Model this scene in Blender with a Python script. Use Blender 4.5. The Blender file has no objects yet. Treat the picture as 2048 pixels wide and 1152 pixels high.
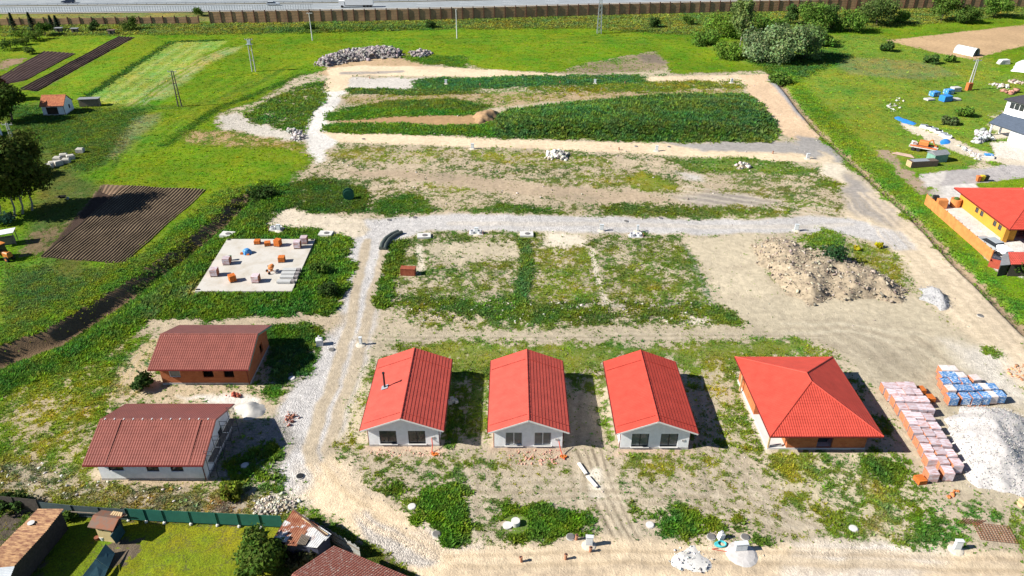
import bpy, math, random
import numpy as np
from mathutils import Vector, Matrix
R = math.radians
random.seed(7)
rng = np.random.default_rng(11)
sc = bpy.context.scene
col = sc.collection

# ------------------------------------------------------------------ camera
CAM_H, PITCH, FPX = 54.0, R(30.3), 1480.0          # drone height, downward tilt, focal length in 2048-px units
cd = bpy.data.cameras.new('camera')
cam = bpy.data.objects.new('camera', cd); col.objects.link(cam)
cam.location = (0, 0, CAM_H); cam.rotation_euler = (R(90) - PITCH, 0, 0)
cd.sensor_width = 36.0; cd.lens = 36.0 * FPX / 2048.0
cd.clip_start = 1.0; cd.clip_end = 4000.0
sc.camera = cam

# ------------------------------------------------------------------ sky and sun
SUN_EL, SUN_AZ = R(35.7), R(12.0)                    # sun from the left, a little behind the camera
w = bpy.data.worlds.new('World'); sc.world = w; w.use_nodes = True
nt = w.node_tree; bg = nt.nodes['Background']
sky = nt.nodes.new('ShaderNodeTexSky'); sky.sky_type = 'NISHITA'; sky.sun_disc = False
sky.air_density = 0.7; sky.dust_density = 0.0; sky.ozone_density = 3.0
sky.sun_elevation = SUN_EL; sky.sun_rotation = R(-90) - SUN_AZ
nt.links.new(sky.outputs[0], bg.inputs[0]); bg.inputs[1].default_value = 0.06
sl = bpy.data.lights.new('sun', 'SUN'); sl.energy = 5.0; sl.angle = R(0.5); sl.color = (1.0, 0.95, 0.86)
so = bpy.data.objects.new('sun', sl); col.objects.link(so)
sd = Vector((math.cos(SUN_EL) * math.cos(SUN_AZ), math.cos(SUN_EL) * math.sin(SUN_AZ), -math.sin(SUN_EL)))
so.rotation_euler = sd.to_track_quat('-Z', 'Y').to_euler(); so.location = (-80, -20, 90)
sc.view_settings.view_transform = 'Standard'; sc.view_settings.look = 'None'
sc.view_settings.exposure = 1.0; sc.view_settings.gamma = 1.0

# ------------------------------------------------------------------ helpers
CT, ST = math.cos(PITCH), math.sin(PITCH)
def G(u, v, z=0.0):
    """photo pixel -> point of the place at height z"""
    X = (u - 1024) / FPX; Y = -(v - 576) / FPX
    t = (z - CAM_H) / (-ST + Y * CT)
    return Vector((X * t, (CT + Y * ST) * t, z))

MATS = {}
def M(name, rgb, rough=0.85, var=0.2, scale=2.0, metal=0.0, bump=0.0, spec=0.3, detail=5.0):
    if name in MATS: return MATS[name]
    m = bpy.data.materials.new(name); m.use_nodes = True
    n, l = m.node_tree.nodes, m.node_tree.links
    b = n['Principled BSDF']; b.inputs['Roughness'].default_value = rough; b.inputs['Metallic'].default_value = metal
    b.inputs['Specular IOR Level'].default_value = spec
    tc = n.new('ShaderNodeTexCoord'); no = n.new('ShaderNodeTexNoise')
    no.inputs['Scale'].default_value = scale; no.inputs['Detail'].default_value = detail; no.inputs['Roughness'].default_value = 0.65
    l.new(tc.outputs['Object'], no.inputs['Vector'])
    mr = n.new('ShaderNodeMapRange'); mr.inputs[1].default_value = 0.3; mr.inputs[2].default_value = 0.7
    mr.inputs[3].default_value = 1 - var; mr.inputs[4].default_value = 1 + var
    l.new(no.outputs[0], mr.inputs[0])
    mx = n.new('ShaderNodeVectorMath'); mx.operation = 'SCALE'; mx.inputs[0].default_value = rgb
    l.new(mr.outputs[0], mx.inputs['Scale']); l.new(mx.outputs[0], b.inputs['Base Color'])
    if bump:
        bp = n.new('ShaderNodeBump'); bp.inputs['Strength'].default_value = bump; bp.inputs['Distance'].default_value = 0.05
        l.new(no.outputs[0], bp.inputs['Height']); l.new(bp.outputs[0], b.inputs['Normal'])
    MATS[name] = m
    return m

def Mmix(name, a, b_, scale, lo=0.45, hi=0.55, rough=0.8, stretch=(1, 1, 1), bump=0.0, metal=0.0, detail=6.0, each=0.0):
    """two colours blotched by noise: rust on zinc, lichen on tiles, print on plastic"""
    if name in MATS: return MATS[name]
    m = bpy.data.materials.new(name); m.use_nodes = True
    n, l = m.node_tree.nodes, m.node_tree.links
    b = n['Principled BSDF']; b.inputs['Roughness'].default_value = rough; b.inputs['Metallic'].default_value = metal
    b.inputs['Specular IOR Level'].default_value = 0.3
    tc = n.new('ShaderNodeTexCoord'); mp = n.new('ShaderNodeMapping'); mp.inputs['Scale'].default_value = stretch
    no = n.new('ShaderNodeTexNoise'); no.inputs['Scale'].default_value = scale; no.inputs['Detail'].default_value = detail
    no.inputs['Roughness'].default_value = 0.65
    l.new(tc.outputs['Object'], mp.inputs[0]); l.new(mp.outputs[0], no.inputs['Vector'])
    cr = n.new('ShaderNodeValToRGB'); cr.color_ramp.elements[0].position = lo; cr.color_ramp.elements[1].position = hi
    cr.color_ramp.elements[0].color = (*a, 1); cr.color_ramp.elements[1].color = (*b_, 1)
    l.new(no.outputs[0], cr.inputs[0]); l.new(cr.outputs[0], b.inputs['Base Color'])
    if each:                                            # every copy gets its own print and tone
        oi = n.new('ShaderNodeObjectInfo'); mr = n.new('ShaderNodeMapRange'); mr.inputs[3].default_value = 1 - each; mr.inputs[4].default_value = 1 + each * .6
        sc_ = n.new('ShaderNodeVectorMath'); sc_.operation = 'SCALE'; l.new(oi.outputs['Random'], mr.inputs[0]); l.new(cr.outputs[0], sc_.inputs[0]); l.new(mr.outputs[0], sc_.inputs['Scale'])
        l.new(sc_.outputs[0], b.inputs['Base Color']); ad = n.new('ShaderNodeVectorMath'); ad.operation = 'ADD'; l.new(mp.outputs[0], ad.inputs[0])
        s2 = n.new('ShaderNodeVectorMath'); s2.operation = 'SCALE'; s2.inputs[0].default_value = (9, 7, 5); l.new(oi.outputs['Random'], s2.inputs['Scale']); l.new(s2.outputs[0], ad.inputs[1]); l.new(ad.outputs[0], no.inputs['Vector'])
    if bump:
        bp = n.new('ShaderNodeBump'); bp.inputs['Strength'].default_value = bump; bp.inputs['Distance'].default_value = 0.05
        l.new(no.outputs[0], bp.inputs['Height']); l.new(bp.outputs[0], b.inputs['Normal'])
    MATS[name] = m
    return m

def Mvcol(name, rough=0.85, var=0.25, scale=6.0, trans=0.0):
    """colour stored per face corner, broken up by noise"""
    if name in MATS: return MATS[name]
    m = bpy.data.materials.new(name); m.use_nodes = True
    n, l = m.node_tree.nodes, m.node_tree.links
    b = n['Principled BSDF']; b.inputs['Roughness'].default_value = rough; b.inputs['Specular IOR Level'].default_value = 0.05
    at = n.new('ShaderNodeAttribute'); at.attribute_name = 'tint'
    l.new(at.outputs['Color'], b.inputs['Base Color'])
    if trans:
        out = n['Material Output']; tr = n.new('ShaderNodeBsdfTranslucent'); mix = n.new('ShaderNodeMixShader')
        mix.inputs[0].default_value = trans
        l.new(at.outputs['Color'], tr.inputs['Color'])
        l.new(b.outputs[0], mix.inputs[1]); l.new(tr.outputs[0], mix.inputs[2]); l.new(mix.outputs[0], out.inputs['Surface'])
    MATS[name] = m
    return m

def tag(o, label=None, cat=None, group=None, kind=None):
    if label: o['label'] = label
    if cat: o['category'] = cat
    if group: o['group'] = group
    if kind: o['kind'] = kind
    return o

def thing(name, label, cat, loc=(0, 0, 0), rz=0.0, group=None):
    o = bpy.data.objects.new(name, None); col.objects.link(o)
    o.empty_display_size = 0.3
    o.location = loc; o.rotation_euler = (0, 0, rz)
    return tag(o, label, cat, group)

def copy_tree(o, parent=None):
    c = o.copy(); col.objects.link(c)
    if parent is not None: c.parent = parent
    for ch in list(o.children): copy_tree(ch, c)
    return c

class MB:
    def __init__(s): s.v = []; s.f = []
    def add(s, vs, fs):
        k = len(s.v); s.v += [tuple(p) for p in vs]; s.f += [tuple(i + k for i in f) for f in fs]
        return s
    def box(s, x0, x1, y0, y1, z0, z1):
        return s.add([(x0, y0, z0), (x1, y0, z0), (x1, y1, z0), (x0, y1, z0), (x0, y0, z1), (x1, y0, z1), (x1, y1, z1), (x0, y1, z1)],
                     [(0, 3, 2, 1), (4, 5, 6, 7), (0, 1, 5, 4), (1, 2, 6, 5), (2, 3, 7, 6), (3, 0, 4, 7)])
    def obox(s, c, sx, sy, sz, rz=0.0, bev=0.0, tilt=0.0):
        """box standing on c, turned by rz, optionally with chamfered top edges"""
        m = Matrix.Translation(c) @ Matrix.Rotation(rz, 4, 'Z') @ Matrix.Rotation(tilt, 4, 'Y')
        a, b = sx / 2, sy / 2
        if bev <= 0:
            vs = [(-a, -b, 0), (a, -b, 0), (a, b, 0), (-a, b, 0), (-a, -b, sz), (a, -b, sz), (a, b, sz), (-a, b, sz)]
            fs = [(0, 3, 2, 1), (4, 5, 6, 7), (0, 1, 5, 4), (1, 2, 6, 5), (2, 3, 7, 6), (3, 0, 4, 7)]
        else:
            e = bev
            vs = [(-a, -b, 0), (a, -b, 0), (a, b, 0), (-a, b, 0), (-a, -b, sz - e), (a, -b, sz - e), (a, b, sz - e), (-a, b, sz - e),
                  (-a + e, -b + e, sz), (a - e, -b + e, sz), (a - e, b - e, sz), (-a + e, b - e, sz)]
            fs = [(0, 3, 2, 1), (0, 1, 5, 4), (1, 2, 6, 5), (2, 3, 7, 6), (3, 0, 4, 7), (4, 5, 9, 8), (5, 6, 10, 9), (6, 7, 11, 10), (7, 4, 8, 11), (8, 9, 10, 11)]
        return s.add([m @ Vector(p) for p in vs], fs)
    def tube(s, p0, p1, r0, r1=None, n=8, cap=True):
        r1 = r0 if r1 is None else r1
        p0, p1 = Vector(p0), Vector(p1); d = (p1 - p0).normalized()
        a = d.orthogonal().normalized(); b = d.cross(a)
        vs = []
        for p, r in ((p0, r0), (p1, r1)):
            for i in range(n):
                t = 2 * math.pi * i / n
                vs.append(p + a * math.cos(t) * r + b * math.sin(t) * r)
        fs = [(i, (i + 1) % n, n + (i + 1) % n, n + i) for i in range(n)]
        if cap: fs += [tuple(reversed(range(n))), tuple(range(n, 2 * n))]
        return s.add(vs, fs)
    def path(s, pts, r, n=6):
        for a, b in zip(pts[:-1], pts[1:]): s.tube(a, b, r, r, n)
        return s
    def lathe(s, c, prof, n=20):
        """profile of (radius, z) spun round the vertical through c"""
        c = Vector(c); vs = []
        for r, z in prof:
            for i in range(n):
                t = 2 * math.pi * i / n
                vs.append((c.x + r * math.cos(t), c.y + r * math.sin(t), c.z + z))
        fs = []
        for k in range(len(prof) - 1):
            for i in range(n):
                j = (i + 1) % n
                fs.append((k * n + i, k * n + j, (k + 1) * n + j, (k + 1) * n + i))
        if prof[-1][0] > 0.001: fs.append(tuple((len(prof) - 1) * n + i for i in range(n)))
        return s.add(vs, fs)
    def beam(s, p0, p1, wd, ht):
        """rectangular bar between two points"""
        p0, p1 = Vector(p0), Vector(p1); d = (p1 - p0).normalized()
        up = Vector((0, 0, 1)) if abs(d.z) < 0.95 else Vector((0, 1, 0))
        a = d.cross(up).normalized() * wd / 2; b = a.cross(d).normalized() * ht / 2
        vs = [p + i * a + j * b for p in (p0, p1) for i, j in ((-1, -1), (1, -1), (1, 1), (-1, 1))]
        return s.add(vs, [(0, 1, 2, 3), (7, 6, 5, 4), (0, 4, 5, 1), (1, 5, 6, 2), (2, 6, 7, 3), (3, 7, 4, 0)])
    def prism(s, pts, z0, z1):
        n = len(pts)
        return s.add([(p[0], p[1], z0) for p in pts] + [(p[0], p[1], z1) for p in pts],
                     [tuple(reversed(range(n))), tuple(range(n, 2 * n))] + [(i, (i + 1) % n, n + (i + 1) % n, n + i) for i in range(n)])
    def build(s, name, mat, parent=None, smooth=False):
        me = bpy.data.meshes.new(name); me.from_pydata(s.v, [], s.f); me.update()
        if smooth: me.polygons.foreach_set('use_smooth', [True] * len(me.polygons))
        o = bpy.data.objects.new(name, me); col.objects.link(o); me.materials.append(mat)
        if parent is not None: o.parent = parent
        return o

def np_mesh(name, V, F, mat, parent=None, tint=None, smooth=False):
    """mesh from numpy arrays; F is (n,3) or (n,4); tint one colour per vertex"""
    me = bpy.data.meshes.new(name); k = F.shape[1]
    me.vertices.add(len(V)); me.vertices.foreach_set('co', np.ascontiguousarray(V, np.float32).ravel())
    me.loops.add(F.size); me.loops.foreach_set('vertex_index', np.ascontiguousarray(F, np.int32).ravel())
    me.polygons.add(len(F)); me.polygons.foreach_set('loop_start', np.arange(0, F.size, k, dtype=np.int32))
    if smooth: me.polygons.foreach_set('use_smooth', np.ones(len(F), bool))
    me.update(calc_edges=True)
    if tint is not None:
        a = me.attributes.new('tint', 'FLOAT_COLOR', 'POINT')
        a.data.foreach_set('color', np.concatenate([tint, np.ones((len(tint), 1))], 1).astype(np.float32).ravel())
    o = bpy.data.objects.new(name, me); col.objects.link(o); me.materials.append(mat)
    if parent is not None: o.parent = parent
    return o

TAB = rng.random((256, 256))
def vnoise(x, y):
    xi = np.floor(x).astype(int); yi = np.floor(y).astype(int)
    fx = x - xi; fy = y - yi; fx = fx * fx * (3 - 2 * fx); fy = fy * fy * (3 - 2 * fy)
    a = TAB[xi & 255, yi & 255]; b = TAB[(xi + 1) & 255, yi & 255]; c = TAB[xi & 255, (yi + 1) & 255]; d = TAB[(xi + 1) & 255, (yi + 1) & 255]
    return (a * (1 - fx) + b * fx) * (1 - fy) + (c * (1 - fx) + d * fx) * fy
def fbm(x, y, size, octv=4, seed=0):
    x = np.asarray(x, float) / size + seed * 17.3; y = np.asarray(y, float) / size + seed * 9.1; t = 0; a = 0.5; s = 0
    for k in range(octv):
        t = t + a * vnoise(x, y); s += a; x = x * 2.03 + 5.1; y = y * 2.03 + 1.7; a *= 0.55
    return t / s
def sstep(a, b, x):
    t = np.clip((x - a) / (b - a), 0, 1); return t * t * (3 - 2 * t)

# ------------------------------------------------------------------ ground sheet
NR, NC = 640, 780
ys = 34.0 * (350.0 / 34.0) ** (np.arange(NR) / (NR - 1.0))
ys = np.concatenate([[-300, -60, 10, 26], ys, [365, 400, 500, 800, 1600]])
ss = np.linspace(-1, 1, NC); ss = np.concatenate([[-7, -3, -1.6, -1.2], ss, [1.2, 1.6, 3, 7]])
YY = np.repeat(ys[:, None], len(ss), 1)
XX = ss[None, :] * (0.62 * np.clip(YY, 34, 900) + 26)
gx, gy = XX.ravel(), YY.ravel()
wx = gx + (fbm(gx, gy, 3.0, 4, 1) - .5) * 3.0; wy = gy + (fbm(gx, gy, 3.0, 4, 2) - .5) * 3.0     # wandering edges
N = len(gx)

def W(px): return [(G(u, v).x, G(u, v).y) for u, v in px]
def poly_sd(pts, x, y):
    """signed distance, negative inside"""
    P = np.array(pts); d = np.full(len(x), 1e9); ins = np.zeros(len(x), bool)
    for i in range(len(P)):
        ax, ay = P[i]; bx, by = P[(i + 1) % len(P)]
        ex, ey = bx - ax, by - ay; L = ex * ex + ey * ey + 1e-9
        t = np.clip(((x - ax) * ex + (y - ay) * ey) / L, 0, 1)
        d = np.minimum(d, (x - ax - t * ex) ** 2 + (y - ay - t * ey) ** 2)
        c = ((ay > y) != (by > y)) & (x < ex * (y - ay) / (by - ay + 1e-12) + ax)
        ins ^= c
    d = np.sqrt(d); return np.where(ins, -d, d)
def line_d(pts, x, y):
    P = np.array(pts); d = np.full(len(x), 1e9); sg = np.zeros(len(x))
    for i in range(len(P) - 1):
        ax, ay = P[i]; bx, by = P[i + 1]; ex, ey = bx - ax, by - ay; L = ex * ex + ey * ey + 1e-9
        t = np.clip(((x - ax) * ex + (y - ay) * ey) / L, 0, 1)
        q = np.hypot(x - ax - t * ex, y - ay - t * ey); n = q < d
        sg[n] = np.sign((ex * (y - ay) - ey * (x - ax))[n]); d = np.minimum(d, q)
    return d, sg

soil = np.zeros((N, 3)); soil[:] = (0.20, 0.15, 0.09)
veg = np.zeros((N, 3)); veg[:] = (0.102, 0.178, 0.006)
cov = np.full(N, 0.99); hgt = np.full(N, 0.14); grain = np.zeros(N)

def paint(px, so=None, ve=None, co=None, h=None, gr=None, edge=1.3, warp=1.0, strength=1.0):
    pts = W(px); P = np.array(pts); m = 4.0 + edge
    k = np.where((gx > P[:, 0].min() - m) & (gx < P[:, 0].max() + m) & (gy > P[:, 1].min() - m) & (gy < P[:, 1].max() + m))[0]
    if not len(k): return
    d = poly_sd(pts, gx[k] + (wx[k] - gx[k]) * warp, gy[k] + (wy[k] - gy[k]) * warp)
    a = (1 - sstep(-edge, edge, d)) * strength; apply(k, a, so, ve, co, h, gr)
def stroke(px, width, so=None, ve=None, co=None, h=None, gr=None, edge=0.3, warp=0.3, strength=1.0):
    pts = W(px); P = np.array(pts); m = 4.0 + width
    k = np.where((gx > P[:, 0].min() - m) & (gx < P[:, 0].max() + m) & (gy > P[:, 1].min() - m) & (gy < P[:, 1].max() + m))[0]
    if not len(k): return
    edge = min(edge, width * .35)
    d, _ = line_d(pts, gx[k] + (wx[k] - gx[k]) * warp, gy[k] + (wy[k] - gy[k]) * warp)
    a = (1 - sstep(width / 2 - edge, width / 2 + edge, d)) * strength; apply(k, a, so, ve, co, h, gr)
def apply(k, a, so, ve, co, h, gr):
    A = a[:, None]
    if so is not None: soil[k] = soil[k] * (1 - A) + np.array(so) * A
    if ve is not None: veg[k] = veg[k] * (1 - A) + np.array(ve) * A
    if co is not None: cov[k] = cov[k] * (1 - a) + co * a
    if h is not None: hgt[k] = hgt[k] * (1 - a) + h * a
    if gr is not None: grain[k] = grain[k] * (1 - a) + gr * a

SAND = (0.60, 0.475, 0.33); BEIGE = (0.405, 0.34, 0.25); WHITE = (0.50, 0.465, 0.42); PLOUGH = (0.06, 0.042, 0.034); GREYD = (0.29, 0.26, 0.225); DIRT = (0.085, 0.058, 0.038)
TAN = (0.42, 0.30, 0.185); BROWN = (0.30, 0.20, 0.11); PALE = (0.55, 0.49, 0.39)
MEAD = (0.095, 0.172, 0.006); WEED = (0.085, 0.145, 0.020); DARKW = (0.072, 0.128, 0.028); YELG = (0.14, 0.175, 0.018); DRY = (0.24, 0.22, 0.09)
LAWN = (0.135, 0.165, 0.010); OLIVE = (0.14, 0.16, 0.022)

# meadows on the left, gardens, banks
paint([(0, 60), (330, 60), (300, 130), (0, 260)], ve=(0.115, 0.185, 0.008), h=.1)
paint([(0, 205), (150, 215), (300, 215), (240, 300), (180, 345), (90, 350), (0, 340)], ve=(0.075, 0.125, 0.02), h=.3, edge=2)
paint([(165, 200), (250, 145), (345, 85), (420, 80), (455, 82), (400, 115), (330, 160), (250, 215)], ve=(0.20, 0.275, 0.05), h=.14, edge=.6)
for k_ in range(7): stroke([(185 + 14 * k_, 206), (262 + 15 * k_, 150), (352 + 13 * k_, 88)], .8, ve=(0.27, 0.32, 0.11) if k_ % 2 else (0.13, 0.21, 0.02), strength=.6)
paint([(300, 200), (420, 110), (470, 95), (490, 90), (470, 105), (410, 130), (330, 200)], ve=(0.20, 0.25, 0.07), h=.1)
paint([(90, 190), (230, 110), (260, 115), (160, 195)], ve=(0.12, 0.21, 0.010), h=.12)
for o_ in (0, 14, 28): stroke([(255 + o_, 212), (330 + o_, 160), (400 + o_ * .8, 118), (455 + o_, 95)], 0.9, ve=(0.30, 0.29, 0.13), strength=.7)
stroke([(170, 196), (250, 143), (345, 84), (440, 80)], 1.6, ve=(0.035, 0.09, 0.015), h=.35)
stroke([(600, 150), (520, 185), (430, 220), (330, 290)], 2.5, ve=(0.04, 0.10, 0.012), h=.3, strength=.8)
stroke([(560, 140), (440, 200), (360, 215), (230, 212)], 3.5, ve=(0.05, 0.105, 0.012), strength=.6)
for o_ in (0, 22): stroke([(205 + o_, 330), (225 + o_, 290), (240 + o_, 250), (250 + o_, 225)], 1.2, ve=(0.045, 0.09, 0.012), h=.25)
paint([(270, 235), (320, 225), (325, 240), (280, 280), (230, 320), (215, 315)], ve=(0.17, 0.18, 0.08), strength=.7)
paint([(0, 530), (200, 535), (320, 500), (250, 545), (150, 600), (0, 690)], ve=(0.10, 0.145, 0.03), h=.32, edge=2)
paint([(90, 300), (60, 420), (40, 500), (150, 560), (220, 400), (200, 370), (120, 330)], ve=(0.07, 0.095, 0.018), h=.1, edge=2)
paint([(60, 470), (150, 440), (90, 515), (40, 515)], so=(0.16, 0.12, 0.07), co=.35)
paint([(0, 120), (48, 116), (30, 130), (0, 142)], so=(0.26, 0.18, 0.12), co=.05)
for q_ in ([(82, 515), (248, 528), (412, 380), (205, 370)], [(-40, 180), (52, 160), (150, 107), (88, 103)], [(40, 180), (76, 182), (270, 75), (236, 73)]): paint(q_, so=PLOUGH, co=0.0, h=.02, edge=.4, warp=.15)
# the rough verge along the noise barrier
paint([(0, 50), (400, 46), (800, 42), (1200, 31), (1500, 24), (2048, 12), (2048, 32), (1700, 60), (1380, 70), (1150, 56), (800, 60), (480, 68), (0, 72)], ve=(0.125, 0.15, 0.03), h=.5, edge=2)
paint([(480, 60), (800, 52), (900, 54), (620, 66)], ve=(0.06, 0.10, 0.02), h=.8, edge=2, strength=.7)
paint([(0, 16), (2048, -20), (2048, 10), (1200, 29), (400, 44), (0, 48)], ve=(0.17, 0.17, 0.05), h=.1)
# right-hand rough ground, tilled field
paint([(1400, 90), (1560, 70), (1760, 70), (2048, 130), (2048, 330), (1850, 345), (1700, 320), (1590, 180), (1500, 130)], ve=(0.128, 0.19, 0.02), h=.2, edge=2)
paint([(1650, 110), (1860, 125), (1920, 150), (1850, 160), (1700, 150)], ve=(0.17, 0.18, 0.06), strength=.8, edge=2)
paint([(1500, 120), (1640, 100), (1700, 110), (1580, 170)], ve=(0.05, 0.10, 0.018), h=.5, edge=2)
paint([(1770, 81), (2060, 48), (2060, 88), (1975, 110), (1950, 120), (1900, 112)], so=(0.42, 0.29, 0.17), co=.02, edge=.5, warp=.2)
paint([(1980, 108), (2060, 88), (2060, 150), (2000, 150)], ve=MEAD, h=.12)
paint([(1860, 180), (2048, 190), (2048, 240), (1900, 230)], ve=(0.12, 0.18, 0.02), h=.12)
# the building site
paint([(660, 137), (720, 106), (850, 110), (1000, 142), (1120, 145), (1160, 130), (1310, 101), (1325, 118), (1345, 148), (1530, 140), (1555, 160), (1600, 220), (1650, 290),
       (1720, 350), (1800, 425), (1880, 497), (1960, 575), (2060, 668), (2060, 1170), (860, 1170), (790, 1130), (700, 1075), (620, 1025), (560, 1010), (400, 1010), (230, 985),
       (170, 965), (110, 900), (190, 850), (250, 790), (235, 740), (280, 690), (310, 640), (275, 610), (310, 585), (390, 530), (450, 480), (480, 435), (520, 395), (570, 370),
       (620, 330), (600, 290), (560, 280), (440, 262), (440, 225), (520, 200), (590, 155)], so=BEIGE, ve=WEED, co=.22, h=.2, edge=1.2)
paint([(630, 150), (680, 118), (800, 116), (850, 128), (830, 140), (670, 150)], so=TAN, co=.08)
paint([(790, 112), (940, 112), (930, 135), (850, 128)], ve=(0.07, 0.14, 0.015), co=.85, h=.3)
paint([(655, 137), (720, 131), (860, 133), (1000, 140), (1120, 149), (1260, 155), (1480, 149), (1535, 158), (1500, 168), (1270, 163), (1140, 156), (860, 153), (700, 150), (690, 168), (660, 168)], so=SAND, co=.02, edge=.5, warp=.5)
stroke([(690, 146), (760, 145), (800, 143)], 3, so=(0.33, 0.29, 0.25), co=.02)
paint([(1160, 130), (1310, 103), (1330, 125), (1330, 140), (1200, 148), (1120, 146)], so=(0.24, 0.19, 0.13), co=.25)
paint([(1275, 108), (1320, 108), (1330, 128), (1285, 125)], so=(0.17, 0.14, 0.11), co=.1)
paint([(700, 155), (870, 157), (832, 178), (760, 182), (700, 180), (688, 166)], so=WHITE, co=.02, gr=.6, edge=.6)
paint([(640, 180), (692, 180), (672, 215), (652, 240), (656, 262), (682, 282), (648, 300), (668, 332), (640, 338), (615, 300), (606, 270), (614, 230)], so=(0.60, 0.57, 0.53), co=.0, gr=.7, edge=.6, warp=.6)
paint([(655, 150), (700, 150), (692, 183), (648, 183)], so=SAND, co=.0, edge=.5)
paint([(830, 160), (1060, 152), (1275, 150), (1290, 165), (1060, 173), (830, 185)], ve=(0.055, 0.125, 0.035), co=.95, h=.42, edge=1.3)
paint([(690, 178), (840, 178), (980, 186), (830, 190), (700, 188)], ve=DARKW, co=.75, h=.4, edge=.6)
paint([(1060, 175), (1290, 165), (1480, 160), (1490, 182), (1060, 191)], ve=OLIVE, co=.6, h=.3)
paint([(680, 192), (1000, 186), (1480, 179), (1480, 190), (1150, 201), (990, 214), (700, 210)], so=(0.36, 0.27, 0.17), ve=OLIVE, co=.25)
paint([(760, 205), (900, 198), (980, 210), (960, 222), (720, 222), (680, 220)], ve=(0.08, 0.125, 0.02), co=.8, h=.35)
paint([(985, 248), (1010, 222), (1150, 205), (1330, 190), (1490, 189), (1530, 215), (1558, 240), (1555, 262), (1540, 285), (1300, 281), (1000, 274), (975, 262)], ve=DARKW, co=.97, h=.8, edge=1.0)
paint([(1400, 195), (1490, 192), (1545, 240), (1540, 275), (1420, 270)], ve=(0.065, 0.115, 0.03), co=.95, h=.7, edge=2)
paint([(655, 228), (720, 216), (960, 222), (945, 229), (680, 240), (652, 240)], ve=(0.075, 0.155, 0.016), co=.98, h=.4, edge=.4)
paint([(648, 252), (700, 243), (985, 246), (990, 272), (700, 266), (650, 262)], ve=(0.075, 0.15, 0.018), co=1, h=.45, edge=.4)
paint([(665, 240), (940, 228), (975, 218), (1002, 228), (990, 242), (955, 250), (700, 247)], so=(0.34, 0.22, 0.115), co=.01, edge=.4)
paint([(480, 240), (540, 200), (600, 172), (652, 163), (646, 200), (612, 238), (604, 272), (480, 250)], ve=(0.085, 0.14, 0.022), co=.72, h=.45)
paint([(440, 232), (480, 226), (520, 250), (604, 266), (602, 282), (540, 279), (440, 256)], so=(0.50, 0.46, 0.40), co=.03, gr=.7)
paint([(360, 262), (470, 262), (590, 285), (600, 300), (420, 290), (370, 285)], so=(0.36, 0.25, 0.14), ve=OLIVE, co=.55)
paint([(640, 262), (700, 266), (1050, 280), (1340, 288), (1600, 288), (1645, 312), (1640, 326), (1350, 311), (1050, 297), (680, 284)], so=SAND, co=.0, edge=.4, warp=.4)
paint([(1330, 286), (1580, 284), (1625, 306), (1400, 302)], so=(0.31, 0.29, 0.27), co=0, edge=.8)
paint([(1478, 150), (1540, 148), (1600, 228), (1640, 272), (1622, 290), (1562, 268), (1535, 232), (1500, 190)], so=(0.56, 0.41, 0.275), co=0, edge=.6, warp=.5)
paint([(1540, 150), (1565, 172), (1612, 235), (1605, 240), (1570, 198), (1535, 160)], so=(0.31, 0.30, 0.30), co=0, edge=.5, warp=.3)
paint([(1600, 270), (1655, 280), (1690, 325), (1640, 322), (1580, 296)], so=(0.29, 0.275, 0.26), co=0, edge=.8)
# terrace of plots behind the white street
paint([(680, 287), (1050, 299), (1350, 314), (1650, 335), (1700, 380), (1690, 440), (1340, 432), (900, 428), (740, 430), (560, 425), (520, 400), (610, 345)], so=(0.405, 0.33, 0.235), ve=(0.085, 0.115, 0.025), co=.33, h=.16)
paint([(690, 296), (880, 300), (860, 330), (720, 328), (670, 310)], ve=OLIVE, co=.62)
paint([(540, 380), (620, 350), (730, 375), (742, 428), (560, 428), (530, 410)], ve=(0.075, 0.115, 0.018), co=.85, h=.3)
paint([(745, 402), (800, 390), (850, 398), (872, 424), (750, 430)], ve=(0.06, 0.12, 0.015), co=.95, h=.3)
paint([(900, 424), (1000, 408), (1100, 412), (1120, 428)], ve=(0.065, 0.12, 0.015), co=.75, h=.25)
paint([(840, 366), (960, 371), (965, 384), (870, 386)], ve=OLIVE, co=.6)
paint([(930, 300), (1040, 305), (1230, 316), (1220, 332), (1080, 335), (960, 320)], ve=OLIVE, co=.58)
paint([(1150, 340), (1240, 335), (1260, 375), (1160, 378)], ve=OLIVE, co=.5)
paint([(1080, 350), (1120, 352), (1120, 368), (1085, 365)], ve=DARKW, co=.7)
paint([(1252, 352), (1290, 342), (1365, 372), (1340, 383), (1250, 380)], ve=(0.15, 0.18, 0.012), co=.92, h=.15)
paint([(1340, 318), (1490, 314), (1570, 324), (1640, 342), (1600, 352), (1500, 345), (1370, 342)], ve=(0.075, 0.125, 0.015), co=.9, h=.25)
paint([(1630, 352), (1690, 365), (1695, 382), (1640, 380)], ve=(0.08, 0.13, 0.015), co=.75, h=.25)
paint([(1200, 412), (1300, 405), (1400, 410), (1560, 410), (1592, 428), (1340, 434), (1210, 430)], ve=(0.085, 0.115, 0.018), co=.85, h=.25)
paint([(1540, 395), (1640, 400), (1690, 430), (1600, 420)], ve=OLIVE, co=.5)
paint([(695, 338), (880, 346), (1100, 370), (1300, 385), (1345, 402), (1200, 407), (1000, 386), (860, 362), (700, 352)], so=(0.37, 0.29, 0.205), co=.08)
paint([(1340, 390), (1480, 384), (1570, 408), (1400, 414)], so=(0.27, 0.24, 0.21), co=.03, edge=2)
paint([(1360, 345), (1400, 348), (1400, 362), (1370, 360)], so=WHITE, co=0, gr=.6)
for k_ in range(4): stroke([(1360, 372 + 9 * k_), (1500, 392 + 9 * k_), (1700, 425 + 8 * k_)], .8, so=PALE, co=.02, strength=.45)
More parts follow.
